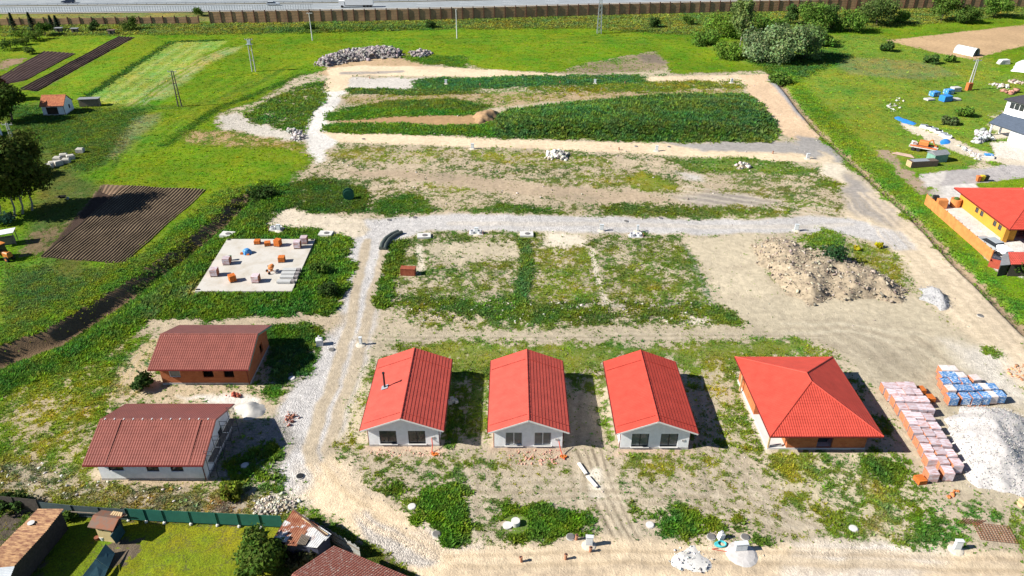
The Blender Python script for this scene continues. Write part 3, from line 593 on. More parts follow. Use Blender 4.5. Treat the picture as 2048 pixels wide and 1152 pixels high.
# ------------------------------------------------------------------ building helpers
def roof_slope(mb, A, B, RA, RB, pitch=0.25, amp=0.034, course=0.38, step=0.034, thick=0.10):
    """sheet-tile slope from the eave A-B up to the ridge RA-RB (a triangle if RA == RB): rolls down the slope, a step at each course"""
    A, B, RA, RB = Vector(A), Vector(B), Vector(RA), Vector(RB)
    e = (B - A); L = e.length; e.normalize()
    up = (RA - A); up -= e * up.dot(e); T = up.length; up.normalize()
    n = e.cross(up).normalized()
    if n.z < 0: n = -n
    sa, sb = (RA - A).dot(e), (RB - A).dot(e)
    ns = max(2, int(L / pitch)); cols = []
    for i in range(ns):
        for q in (0, .3, .5, .7): cols.append((i + q) / ns * L)
    cols.append(L)
    ts = []
    k = 0
    while k * course < T - 1e-6:
        t0, t1 = k * course, min((k + 1) * course, T); ts += [(t0, step), (t1, step * .1)]; k += 1
    rows = len(ts); v = []; f = []
    for s in cols:
        tm = T
        if sa > 1e-4: tm = min(tm, T * s / sa)
        if L - sb > 1e-4: tm = min(tm, T * (L - s) / (L - sb))
        ph = (s / L * ns) % 1.0
        wv = amp * (0.5 - 0.5 * math.cos(2 * math.pi * ph)) ** 1.6
        for t, h in ts:
            tt = min(t, tm); v.append(A + e * s + up * tt + n * (wv + h))
    for i in range(len(cols) - 1):
        for j in range(rows - 1):
            a, b, c, d = i * rows + j, (i + 1) * rows + j, (i + 1) * rows + j + 1, i * rows + j + 1
            if (v[a] - v[d]).length < 1e-5 and (v[b] - v[c]).length < 1e-5: continue
            f.append((a, b, c, d))
    mb.add(v, f)
    # underside and edges
    lo = [p - n * thick for p in (A, B, RB, RA)]
    top = [A, B, RB, RA]
    mb.add(lo, [(3, 2, 1, 0)])
    for i, j in ((0, 1), (1, 2), (3, 0)):
        mb.add([lo[i], lo[j], top[j] + n * step, top[i] + n * step], [(0, 1, 2, 3)])

def facade(mb, P, ex, n, L, h, ops, depth=0.2):
    """wall sheet with real openings and reveals; ops = (x0, x1, z0, z1)"""
    P, ex, n = Vector(P), Vector(ex), Vector(n); ez = Vector((0, 0, 1))
    xs = sorted({0, L} | {o[0] for o in ops} | {o[1] for o in ops}); zs = sorted({0, h} | {o[2] for o in ops} | {o[3] for o in ops})
    for a, b in zip(xs[:-1], xs[1:]):
        for c, d in zip(zs[:-1], zs[1:]):
            if any(o[0] <= a and b <= o[1] and o[2] <= c and d <= o[3] for o in ops): continue
            mb.add([P + ex * a + ez * c, P + ex * b + ez * c, P + ex * b + ez * d, P + ex * a + ez * d], [(0, 1, 2, 3)])
    for x0, x1, z0, z1 in ops:
        q = [P + ex * x0 + ez * z0, P + ex * x1 + ez * z0, P + ex * x1 + ez * z1, P + ex * x0 + ez * z1]; r = [p - n * depth for p in q]
        for i in range(4):
            j = (i + 1) % 4; mb.add([q[i], q[j], r[j], r[i]], [(0, 1, 2, 3)])

def window(parent, P, ex, n, x0, x1, z0, z1, mullions, fmat, gmat, sill=None, inset=0.12, fw=0.07, name='window'):
    """frame part with its panes as sub-part, set back in the opening"""
    P, ex, n = Vector(P), Vector(ex), Vector(n); ez = Vector((0, 0, 1)); c = P - n * inset
    m = MB()
    def bar(a0, a1, b0, b1):
        p = [c + ex * x + ez * z + n * d for d in (-.03, .03) for x, z in ((a0, b0), (a1, b0), (a1, b1), (a0, b1))]
        m.add(p, [(0, 1, 2, 3), (7, 6, 5, 4), (0, 4, 5, 1), (1, 5, 6, 2), (2, 6, 7, 3), (3, 7, 4, 0)])
    bar(x0, x1, z0, z0 + fw); bar(x0, x1, z1 - fw, z1); bar(x0, x0 + fw, z0 + fw, z1 - fw); bar(x1 - fw, x1, z0 + fw, z1 - fw)
    for q in range(1, mullions + 1):
        xm = x0 + (x1 - x0) * q / (mullions + 1); bar(xm - fw * .7, xm + fw * .7, z0 + fw, z1 - fw)
    fo = m.build(name, fmat, parent)
    g = MB(); g.add([c + ex * x + ez * z for x, z in ((x0 + .02, z0 + .02), (x1 - .02, z0 + .02), (x1 - .02, z1 - .02), (x0 + .02, z1 - .02))], [(0, 1, 2, 3)])
    g.build('pane', gmat, fo)
    if sill:
        s = MB(); p = [P + ex * x + n * d + ez * z for z in (z0 - .05, z0) for x, d in ((x0 - .08, -.1), (x1 + .08, -.1), (x1 + .08, .16), (x0 - .08, .16))]
        s.add(p, [(0, 1, 2, 3), (7, 6, 5, 4), (0, 4, 5, 1), (1, 5, 6, 2), (2, 6, 7, 3), (3, 7, 4, 0)]); s.build('sill', sill, fo)
    return fo

RED = M('red_sheet', (0.45, 0.078, 0.056), rough=.6, var=.14, scale=.9, spec=.18)
RED2 = M('red_sheet_b', (0.44, 0.06, 0.04), rough=.6, var=.14, scale=.9, spec=.18)
MAROON = M('maroon_sheet', (0.225, 0.072, 0.053), rough=.36, var=.14, scale=.9, spec=.45)
GUTTER = M('dark_red_gutter', (0.14, 0.02, 0.018), rough=.5, var=.1)
WHITEW = M('white_render', (0.79, 0.80, 0.81), rough=.9, var=.10, scale=1.6, spec=.1)
PLINTH = M('grey_plinth', (0.40, 0.38, 0.36), rough=.9, var=.3, scale=2.5)
FRAME = M('anthracite_frame', (0.03, 0.03, 0.034), rough=.5, var=.05)
WFRAME = M('white_frame', (0.65, 0.65, 0.65), rough=.5, var=.05)
GLASS = M('window_glass', (0.035, 0.04, 0.042), rough=.06, var=.1, spec=.6)
GLASSL = M('pale_window_glass', (0.11, 0.125, 0.13), rough=.08, var=.25, scale=.9, spec=.6)
WOODW = M('white_board', (0.62, 0.60, 0.58), rough=.8, var=.06)
BLACKM = M('black_metal', (0.02, 0.02, 0.022), rough=.5, var=.1)
GALV = M('galvanised', (0.42, 0.44, 0.46), rough=.45, var=.12, scale=4, metal=.5)
CONC = M('concrete', (0.42, 0.41, 0.39), rough=.92, var=.16, scale=1.6, bump=.2)
CONCL = M('pale_concrete', (0.52, 0.51, 0.49), rough=.92, var=.10, scale=.9)
TIMBER = M('new_timber', (0.50, 0.36, 0.20), rough=.85, var=.18, scale=5)
OLDWOOD = M('old_timber', (0.20, 0.165, 0.13), rough=.9, var=.3, scale=5)

def brick_mat(name, a, mortar, sc_=1.0, bw=.38, bh=.24):
    m = bpy.data.materials.new(name); m.use_nodes = True; n, l = m.node_tree.nodes, m.node_tree.links; b = n['Principled BSDF']
    b.inputs['Roughness'].default_value = .9; b.inputs['Specular IOR Level'].default_value = .15
    tc = n.new('ShaderNodeTexCoord'); sx = n.new('ShaderNodeSeparateXYZ'); l.new(tc.outputs['Object'], sx.inputs[0])
    ad = n.new('ShaderNodeMath'); ad.operation = 'ADD'; l.new(sx.outputs[0], ad.inputs[0]); l.new(sx.outputs[1], ad.inputs[1])
    cb = n.new('ShaderNodeCombineXYZ'); l.new(ad.outputs[0], cb.inputs[0]); l.new(sx.outputs[2], cb.inputs[1])
    br = n.new('ShaderNodeTexBrick'); br.inputs['Scale'].default_value = sc_; br.inputs['Brick Width'].default_value = bw; br.inputs['Row Height'].default_value = bh
    br.inputs['Mortar Size'].default_value = .008; br.inputs['Color1'].default_value = (*a, 1); br.inputs['Color2'].default_value = (a[0] * .8, a[1] * .72, a[2] * .7, 1); br.inputs['Mortar'].default_value = (*mortar, 1)
    l.new(cb.outputs[0], br.inputs[0]); l.new(br.outputs[0], b.inputs['Base Color'])
    return m
BRICK = brick_mat('orange_block', (0.47, 0.155, 0.058), (0.36, 0.20, 0.12))
BRICKD = brick_mat('brick_wall', (0.40, 0.13, 0.052), (0.28, 0.15, 0.09))

def gable_house(name, label, cat, loc, rz, w_, l_, zE, zR, roof, wall, side_ov, front_ov, back_ov, front_ops=(), left_ops=(), group=None, fascia=None, plinth=PLINTH, wall_mat2=None):
    """local: x across, y back from the front gable at y=0; eave height zE and ridge zR are those of the roof edge"""
    t = thing(name, label, cat, loc, rz, group); hw = w_ / 2; X = hw + side_ov
    sl_ = (zR - zE) / X
    zw = zE + sl_ * side_ov - .16                     # top of the side walls
    m = MB()
    facade(m, (-hw, 0, 0), (1, 0, 0), (0, -1, 0), w_, zw, front_ops)
    facade(m, (hw, 0, 0), (0, 1, 0), (1, 0, 0), l_, zw, ())
    facade(m, (hw, l_, 0), (-1, 0, 0), (0, 1, 0), w_, zw, ())
    facade(m, (-hw, l_, 0), (0, -1, 0), (-1, 0, 0), l_, zw, left_ops)
    for y in (0, l_): m.add([(-hw, y, zw), (hw, y, zw), (0, y, zw + sl_ * hw)], [(0, 1, 2)])
    m.build('wall', wall, t)
    p = MB(); e = .025
    for a in ((-hw - e, hw + e, -e, .0), (-hw - e, hw + e, l_, l_ + e), (-hw - e, -hw, 0, l_), (hw, hw + e, 0, l_)): p.box(a[0], a[1], a[2], a[3], -.1, .28)
    p.build('plinth', plinth, t)
    y0, y1 = -front_ov, l_ + back_ov
    r = MB()
    roof_slope(r, (-X, y1, zE), (-X, y0, zE), (0, y1, zR), (0, y0, zR)); roof_slope(r, (X, y0, zE), (X, y1, zE), (0, y0, zR), (0, y1, zR))
    ro = r.build('roof', roof, t)
    c = MB(); nseg = int((y1 - y0) / .4)
    for i in range(nseg):
        a = y0 + (y1 - y0) * i / nseg; b = y0 + (y1 - y0) * (i + 1) / nseg
        c.tube((0, a, zR + .0 + .012 * (i % 2)), (0, b, zR + .0 + .012 * (i % 2)), .10, .085, 8)
    c.build('ridge_cap', roof, ro)
    for sx in (-1, 1):
        g = MB(); g.beam((sx * (X + .05), y0, zE - .06), (sx * (X + .05), y1, zE - .06), .12, .10); g.build('gutter', GUTTER, ro)
    if fascia:
        for sx in (-1, 1):
            for y in (y0 - .015, y1 + .015): b = MB(); b.beam((sx * X, y, zE - .10), (0, y, zR - .10), .03, .17); b.build('bargeboard', fascia, ro)
    for sx in (-1, 1):
        d = MB(); d.path([(sx * (X + .05), .12, zE - .1), (sx * (hw + .06), .1, zE - .5), (sx * (hw + .06), .1, .05)], .045, 6); d.build('downpipe', GUTTER, t)
    return t, ro

# ------------------------------------------------------------------ the row of three white houses
ops = ((1.15, 2.93, .36, 2.12), (4.17, 5.97, .36, 2.12))
def white_house(label, cx, y0, w_, frame, glass, roofm, mull=1):
    t, ro = gable_house('gabled_house', label, 'house', (cx, y0, 0), 0, w_, 11.35, 2.75, 4.4, roofm, WHITEW, .62, .72, .5, front_ops=ops, group='white houses in a row with red sheet-tile roofs', fascia=WOODW)
    for o in ops: window(t, (-w_ / 2, 0, 0), (1, 0, 0), (0, -1, 0), o[0], o[1], o[2], o[3], mull, frame, glass, CONCL, name='patio_door')
    for yy in (.25, 9.9):
        for sx in (-1, 1):
            m = MB()
            for q in range(14):
                a = .25 + q * .28; z = 4.4 - 1.65 / 4.3 * a + .05; m.box(sx * a - .05, sx * a + .05, yy - .012, yy + .012, z, z + .055)
            m.beam((sx * .2, yy, 4.4 - .06 + .06), (sx * 4.1, yy, 2.84 + .06), .03, .03)
            m.build('snow_guard', roofm, ro)
    lamp = MB(); lamp.box(w_ / 2 - .75, w_ / 2 - .45, -.05, 0, 1.1, 1.35); lamp.build('meter_box', PLINTH, t)
    return t, ro
h1, r1 = white_house('white gabled house with black flue pipe on its pinkish red roof', -11.38, 59.2, 7.37, FRAME, GLASS, RED)
f = MB(); f.tube((-2.62, 5.6, 3.2), (-2.62, 5.6, 5.35), .11, .11, 10); f.tube((-2.62, 5.6, 5.35), (-2.62, 5.6, 5.5), .15, .15, 10)
fo = f.build('flue', BLACKM, r1); f = MB(); f.beam((-3.0, 5.6, 3.36), (-2.25, 5.6, 3.66), .7, .04); f.build('flashing', GALV, fo)
white_house('white gabled house with pale mullions in its patio doors, middle of the three', 1.72, 58.93, 7.13, WFRAME, GLASSL, RED)
white_house('white gabled house with dark framed patio doors beside the hip roofed house', 14.93, 58.75, 7.15, FRAME, GLASSL, RED2)
h3m = None
# ------------------------------------------------------------------ brick house under a hipped roof
def hip_roof(parent, x0, x1, y0, y1, zE, ra, rb, mat, cap=True, **kw):
    r = MB(); c = [(x0, y0, zE), (x1, y0, zE), (x1, y1, zE), (x0, y1, zE)]
    roof_slope(r, c[0], c[1], ra, ra, **kw); roof_slope(r, c[1], c[2], ra, rb, **kw); roof_slope(r, c[2], c[3], rb, rb, **kw); roof_slope(r, c[3], c[0], rb, ra, **kw)
    ro = r.build('roof', mat, parent)
    k = MB()
    for a, b in ((c[0], ra), (c[1], ra), (c[2], rb), (c[3], rb), (ra, rb)): k.tube(Vector(a) + Vector((0, 0, .03)), Vector(b) + Vector((0, 0, .03)), .085, .085, 8)
    k.build('ridge_cap', mat, ro)
    g = MB()
    for a, b in ((0, 1), (1, 2), (2, 3), (3, 0)): g.beam(Vector(c[a]) - Vector((0, 0, .07)), Vector(c[b]) - Vector((0, 0, .07)), .13, .11)
    g.build('gutter', GUTTER, ro)
    return ro
t = thing('hip_roof_house', 'unfinished orange block house under a red hip roof with a corner porch', 'house', (32.1, 58.7, 0))
m = MB()
facade(m, (-3.3, 0, .25), (1, 0, 0), (0, -1, 0), 8.25, 2.45, ((3.15, 4.75, 0, 2.05),))
facade(m, (4.95, 0, .25), (0, 1, 0), (1, 0, 0), 11.7, 2.45, ((3, 4.2, .9, 2.1), (7, 8.2, .9, 2.1)))
facade(m, (4.95, 11.7, .25), (-1, 0, 0), (0, 1, 0), 10.15, 2.45, ())
facade(m, (-5.2, 11.7, .25), (0, -1, 0), (-1, 0, 0), 6.3, 2.45, ((1.2, 2.0, .8, 2.0),))
facade(m, (-5.2, 5.4, .25), (1, 0, 0), (0, -1, 0), 1.9, 2.45, ())
facade(m, (-3.3, 5.4, .25), (0, -1, 0), (-1, 0, 0), 5.4, 2.45, ())
m.build('wall', BRICK, t)
m = MB(); m.box(-5.3, 5.0, -.05, 11.75, -.1, .24); m.build('floor_slab', CONCL, t)
for q in ((-5.2, .05), (-5.6, 9.6)):
    p = MB(); p.obox((q[0], q[1], .2), .16, .16, 2.62); p.build('porch_post', TIMBER, t)
m = MB(); m.beam((-5.2, .05, 2.78), (5.0, .05, 2.78), .14, .18); m.build('eave_beam', TIMBER, t)
m = MB(); m.box(-.1, 1.35, .9, .94, .25, 2.3); m.build('doorway_panel', GLASS, t)
m = MB(); m.beam((-3.7, .3, .35), (-5.0, .3, .35), .25, .2); m.build('step', CONC, t)
hip_roof(t, -5.78, 5.76, -1.26, 12.6, 2.9, (0, 4.76, 5.3), (0, 6.27, 5.3), RED2)
# ------------------------------------------------------------------ two maroon-roofed houses on the left (ridge left-right, gable to the right)
bo = ((1.0, 2.3, 1.05, 2.15), (4.95, 6.2, 1.05, 2.15), (7.4, 8.6, 1.05, 2.15))
def side_ops(l_, o): return tuple((l_ - 0 - b - 0, l_ - a, c, d) for a, b, c, d in o)
# local -x is the camera side after the quarter turn; its facade runs from the back (left in the picture) to the front gable
t, ro = gable_house('gabled_house', 'orange brick house under a maroon roof with a green-edged gable', 'house', (-30.9, 73.68, 0), R(90), 7.8, 10.3, 2.75, 4.55, MAROON, BRICKD, .78, .5, .9,
                    front_ops=((4.7, 5.8, 1.0, 2.2),), left_ops=bo, fascia=M('green_membrane', (0.12, 0.25, 0.20), rough=.7, var=.1))
window(t, (-3.9, 10.3, 0), (0, -1, 0), (-1, 0, 0), 1.0, 2.3, 1.05, 2.15, 0, WFRAME, GLASSL)
for a, b in ((.2, 1.1), (5.5, 6.1), (6.4, 6.9)):
    pass
wo = ((1.0, 2.5, 1.25, 2.2), (4.75, 6.0, 1.15, 2.2), (7.15, 8.4, 1.15, 2.2))
t, ro = gable_house('gabled_house', 'white rendered house under a maroon roof with scaffold at its gable', 'house', (-30.5, 58.13, 0), R(90), 7.7, 10.5, 2.75, 4.55, MAROON, WHITEW, .8, .45, .85,
                    front_ops=((4.4, 5.5, .4, 2.4),), left_ops=wo)
for o in wo: window(t, (-3.85, 10.5, 0), (0, -1, 0), (-1, 0, 0), o[0], o[1], o[2], o[3], 1, FRAME, GLASS)
window(t, (-3.85, 0, 0), (1, 0, 0), (0, -1, 0), 4.4, 5.5, .4, 2.4, 0, FRAME, GLASS, name='door')
for yy in (1.1, 9.2):
    s = MB(); s.beam((-4.65, yy, 2.80), (-.1, yy, 4.62), .16, .05); s.build('snow_guard', MAROON, ro)
s = MB()
for q in range(12): s.box(-.11, .11, .3 + q * .95, .38 + q * .95, 4.62, 4.68)
s.build('ridge_clip', WFRAME, ro)
t = thing('scaffold', 'dark steel tube scaffold with plank decks against the white gable', 'scaffold', (-29.5, 54.6, 0))
ST_ = M('dark_tube', (0.045, 0.045, 0.05), rough=.5)
for i in range(4):
    m = MB(); y = i * 2.2
    for x in (0, -.75): m.tube((x, y, 0), (x, y, 3.6), .03, .03, 6)
    for z in (1.0, 2.0, 3.0, 3.55): m.tube((-.75, y, z), (0, y, z), .025, .025, 6)
    m.build('frame', ST_, t)
m = MB()
for i in range(3):
    y = i * 2.2; m.tube((0, y, 1.0), (0, y + 2.2, 3.0), .022, .022, 6); m.tube((0, y, 3.5), (0, y + 2.2, 3.5), .022, .022, 6); m.tube((0, y, 2.5), (0, y + 2.2, 2.5), .022, .022, 6)
m.build('brace', ST_, t)
m = MB()
for i in range(3): m.box(-.7, -.05, i * 2.2 + .1, i * 2.2 + 2.1, 2.03, 2.08)
m.build('deck', OLDWOOD, t)

# ------------------------------------------------------------------ foundation slab with its building material
t = thing('foundation_slab', 'pale concrete foundation slab with brick pallets standing on it', 'slab', (-38.8, 99.3, 0))
SLABM = Mmix('slab_concrete', (0.38, 0.34, 0.275), (0.47, 0.445, 0.405), .4, .3, .55, rough=.9)
m = MB(); m.prism([(-7.4, 8.35), (6.85, 8.35), (7.35, -8.25), (-6.5, -8.25)][::-1], -.4, .3); m.build('concrete', SLABM, t)
m = MB()
for q in ((-6.2, -7.9), (-7.0, 8.0), (6.5, 8.0)): m.obox((q[0], q[1], .3), .5, .25, .10)
m.build('pipe_stub', BLACKM, t)
ORD = ['', 'first', 'second', 'third', 'fourth', 'fifth', 'sixth', 'seventh', 'eighth', 'ninth', 'tenth', 'eleventh', 'twelfth']
WRAP = Mmix('clear_wrap', (0.60, 0.55, 0.60), (0.44, 0.26, 0.24), 3.2, .42, .62, rough=.25, stretch=(.5, 2.4, 1.5), each=.22)
WRAPB = Mmix('blue_wrap', (0.05, 0.19, 0.44), (0.62, 0.68, 0.74), 3.6, .50, .60, rough=.3, stretch=(1, 2.2, 2.2), each=.2)
WRAPW = Mmix('white_wrap', (0.66, 0.62, 0.60), (0.54, 0.40, 0.36), 2.4, .45, .7, rough=.3, each=.15)
BLK = brick_mat('clay_block', (0.50, 0.185, 0.09), (0.40, 0.22, 0.15), bw=.25, bh=.25)
BLKO = brick_mat('bright_clay_block', (0.56, 0.165, 0.035), (0.36, 0.10, 0.03), bw=.25, bh=.25)
def proto_pallet(wrap, blk=BLK, w_=1.0, d_=1.08, h_=1.18):
    t = thing('brick_pallet', '', 'pallet')
    m = MB()
    for k in range(3): m.box(-w_ / 2 + k * (w_ - .1) / 2, -w_ / 2 + k * (w_ - .1) / 2 + .1, -d_ / 2, d_ / 2, 0, .09)
    for k in range(5): m.box(-w_ / 2, w_ / 2, -d_ / 2 + k * (d_ - .12) / 4, -d_ / 2 + k * (d_ - .12) / 4 + .12, .092, .12)
    m.build('timber_base', OLDWOOD, t)
    m = MB(); nx, ny, nz = 3, 4, 4; g = .008
    for i in range(nx):
        for j in range(ny):
            for k in range(nz):
                m.box(-w_ / 2 + i * w_ / nx + g, -w_ / 2 + (i + 1) * w_ / nx - g, -d_ / 2 + j * d_ / ny + g, -d_ / 2 + (j + 1) * d_ / ny - g,
                      .123 + k * (h_ - .123) / nz, .123 + (k + 1) * (h_ - .123) / nz - g)
    m.build('brick_block', blk, t)
    if wrap:
        m = MB(); e = .015; W2, D2 = w_ / 2 + e, d_ / 2 + e; b = .05
        prof = [(-D2, .18), (-D2, h_ - b), (-D2 + b, h_ + e), (D2 - b, h_ + e), (D2, h_ - b), (D2, .18)]
        n = len(prof)
        m.add([(-W2, y, z) for y, z in prof] + [(W2, y, z) for y, z in prof], [(i, i + 1, n + i + 1, n + i) for i in range(n - 1)])
        m.build('plastic_wrap', wrap, t)
    return t
PR = {'c': proto_pallet(WRAP), 'b': proto_pallet(WRAPB), 'w': proto_pallet(WRAPW), 'o': proto_pallet(None, BLKO, .95, 1.0, 1.1), 's': proto_pallet(None, BLKO, .9, .95, .62), 'h': proto_pallet(None, BLKO, .95, 1.0, .9)}
used = set()
def pallet(kind, x, y, z, rz, label, group):
    o = PR[kind] if kind not in used else copy_tree(PR[kind])
    used.add(kind); o.location = (x, y, z); o.rotation_euler = (0, 0, rz); o.scale = (1, 1, random.uniform(.93, 1.04)); o['label'] = label; o['category'] = 'pallet'; o['group'] = group
    return o
def ztop(u, v, h): p = G(u, v, h); return p.x, p.y
Z1 = lambda X, Y: (1740 + X / 6.777, 710 + Y / 6.777)
Z2 = lambda X, Y: (1760 + X / 7.11, 840 + Y / 7.11)
rows = [[Z1(235, 395), Z1(335, 398), Z1(438, 396), Z1(550, 395)], [Z1(300, 490), Z1(410, 487), Z1(520, 487), Z1(635, 485)], [Z1(378, 580), Z1(495, 580), Z1(608, 582), Z1(725, 585)],
        [Z1(440, 682), Z1(570, 692), Z1(690, 695), Z1(795, 695)], [Z1(515, 780), Z1(650, 805), Z1(795, 828)], [Z1(572, 885), Z1(715, 915), Z1(870, 948)],
        [Z2(520, 128), Z2(690, 170), Z2(850, 190)], [Z2(595, 250), Z2(770, 292), Z2(928, 312)], [Z2(665, 380), Z2(850, 428), Z2(1000, 455)], [Z2(730, 515), Z2(895, 560), Z2(1085, 595)], [Z2(745, 715), Z2(965, 700)]]
nrow = len(rows)
for i, row in enumerate(rows):
    for j, (u, v) in enumerate(row):
        x, y = ztop(u, v, 1.2); rn = nrow - i
        pallet('c', x, y, 0, R(random.uniform(-3, 3) - 2), 'wrapped brick pallet, %s from left, %s row from front, long stack by hip-roofed house' % (ORD[j + 1], ORD[rn]), 'clear-wrapped brick pallets beside the hip-roofed house')
for (u, v), lb in ((Z1(695, 440), 'half-used unwrapped orange brick pallet at the back right of the long stack'), (Z1(820, 555), 'unwrapped orange brick pallet right of the third row of the long stack')):
    x, y = ztop(u, v, .7); pallet('s', x, y, 0, R(3), lb, 'loose orange brick pallets')
x, y = ztop(*Z2(585, 815), .7); pallet('s', x, y, 0, R(10), 'broken open orange brick pallet at the front left of the long stack', 'loose orange brick pallets')
blue = [('back', [('w', 1010, 165), ('w', 1120, 165)]), ('second', [('b', 1010, 250), ('b', 1125, 250), ('w', 1235, 255)]), ('third', [('b', 1025, 342), ('b', 1150, 325), ('b', 1290, 340)]),
        ('fourth', [('w', 1085, 440), ('b', 1205, 430), ('b', 1325, 432), ('b', 1440, 428), ('w', 1552, 410), ('b', 1655, 410)]),
        ('front', [('b', 1120, 545), ('b', 1290, 535), ('b', 1430, 540), ('b', 1553, 535), ('w', 1650, 522), ('b', 1760, 515)])]
for rn, it in blue:
    for j, (kd, X, Y) in enumerate(it):
        x, y = ztop(*Z1(X, Y), 1.2)
        pallet(kd, x, y, 0, R(random.uniform(-4, 4)), '%s-wrapped brick pallet, %s from left, %s row, stack behind white gravel heap' % ('blue' if kd == 'b' else 'white', ORD[j + 1], rn), 'blue and white wrapped pallets behind the gravel heap')
x, y = ztop(*Z1(1425, 290), 1.2); pallet('w', x, y, 0, R(8), 'white-topped brick pallet standing alone behind the blue-wrapped stack', 'blue and white wrapped pallets behind the gravel heap')
SL = lambda X, Y: (380 + X / 6.4, 440 + Y / 6.4)
for kd, X, Y, rz, lb in (('s', 855, 318, 3, 'low orange brick pallet, leftmost at the back edge of the slab'), ('s', 985, 340, 12, 'low orange brick pallet, second from left along the slab back edge'),
                         ('o', 1120, 345, -14, 'bright unwrapped brick pallet turned askew at the back of the slab'), ('c', 1372, 370, 2, 'wrapped brick pallet, front one of the pair at the slab back right'),
                         ('c', 1458, 310, 2, 'wrapped brick pallet at the far back right corner of the slab'), ('h', 1168, 548, 5, 'torn open brick pallet behind the cement mixer on the slab'),
                         ('c', 465, 578, 3, 'wrapped brick pallet beside the small bin on the slab'), ('c', 308, 728, 3, 'wrapped brick pallet at the left edge of the slab'),
                         ('o', 535, 800, 35, 'bright orange unwrapped brick pallet standing cornerwise near the slab front'), ('c', 838, 808, -1, 'wrapped brick pallet near the middle of the slab front edge')):
    p = G(*SL(X, Y), .3); pallet(kd, p.x, p.y + .45, .302, R(rz), lb, 'brick pallets on the foundation slab')
LEFT_PROTO = [k for k in PR if k not in used]
for k in LEFT_PROTO:
    for ch in list(PR[k].children): bpy.data.objects.remove(ch)
    bpy.data.objects.remove(PR[k])
for i, (X, Y) in enumerate(((1290, 655), (1270, 700), (1255, 745), (1215, 803))):
    p = G(*SL(X, Y), .3); lb = ('rearmost', 'second from rear', 'third from rear', 'frontmost')[i]
    t = thing('lintel_stack', 'grey concrete lintel stack on the slab right edge, %s of four' % lb, 'lintel stack', (p.x, p.y, .302), 0, 'lintel stacks on the slab')
    m = MB(); m.box(-.8, -.7, -.3, .3, 0, .08); m.box(.7, .8, -.3, .3, 0, .08); m.build('bearer', OLDWOOD, t)
    m = MB()
    for q in range(4):
        for k in range(2): m.box(-1.1, .9, -.38 + q * .19, -.22 + q * .19, .082 + k * .17, .24 + k * .17)
    m.build('lintel', M('light_lintel', (0.46, 0.46, 0.45), rough=.9, var=.1), t)
    m = MB(); m.box(1.0, 1.5, -.3, .3, .0, .42); m.build('block_bundle', M('dark_block', (0.22, 0.2, 0.2), rough=.9), t)
p = G(*SL(1040, 670), .3)
t = thing('cement_mixer', 'orange cement mixer on wheels standing in a wet stain on the slab', 'cement mixer', (p.x, p.y, .3), R(35))
OR = M('mixer_orange', (0.52, 0.18, 0.05), rough=.6, var=.3, scale=6)
m = MB(); v0 = [Vector((0, 0, .75)), Vector((.42, 0, 1.15))]
m.tube((-.28, 0, .62), (-.05, 0, .78), .2, .4, 14); m.tube((-.05, 0, .78), (.2, 0, .96), .4, .4, 14, False); m.tube((.2, 0, .96), (.5, 0, 1.18), .4, .22, 14, False); m.build('drum', OR, t)
m = MB()
for y in (-.42, .42): m.beam((0, y, .8), (-.45, y, .1), .06, .06); m.beam((0, y, .8), (.45, y, .03), .06, .06)
m.beam((-.45, -.42, .15), (-.45, .42, .15), .06, .06); m.box(-.25, .15, -.65, -.44, .5, .95); m.build('frame', OR, t)
for y in (-.5, .5):
    m = MB(); m.tube((-.45, y - .05, .2), (-.45, y + .05, .2), .2, .2, 14); m.build('wheel', BLACKM, t)
m = MB(); m.lathe((0, .65, .8), [(.22, -.03), (.25, 0), (.22, .03)], 14); m.build('tilt_wheel', BLACKM, t)
p = G(*SL(735, 425), .3)
t = thing('covered_heap', 'bright blue plastic sheet tied over a small heap on the slab', 'tarp heap', (p.x, p.y, .3))
m = MB(); m.lathe((0, 0, 0), [(.75, 0), (.7, .25), (.6, .55), (.35, .75), (.02, .82)], 11)
m.v = [(x * (1 + .18 * math.sin(7 * y + 3 * z)), y * (.9 + .15 * math.cos(5 * x)), z) for x, y, z in m.v]; m.build('sheet', M('blue_sheet', (0.06, 0.22, 0.48), rough=.4, var=.35, scale=4), t)
m = MB(); m.box(-.95, -.5, -.5, -.1, 0, .25); m.box(.1, .5, -.75, -.55, 0, .2); m.build('loose_brick', BLKO, t)
p = G(*SL(520, 515), .3)
t = thing('waste_bin', 'small brown bin with green lid on the slab beside a pallet', 'bin', (p.x, p.y, .3))
m = MB(); m.lathe((0, 0, 0), [(.2, 0), (.26, .7)], 12); m.build('barrel', M('rust_barrel', (0.24, 0.10, 0.05), var=.3), t); m = MB(); m.lathe((0, 0, .7), [(.28, 0), (.28, .06), (.02, .12)], 12); m.build('lid', M('lid_green', (0.05, 0.16, 0.07)), t)

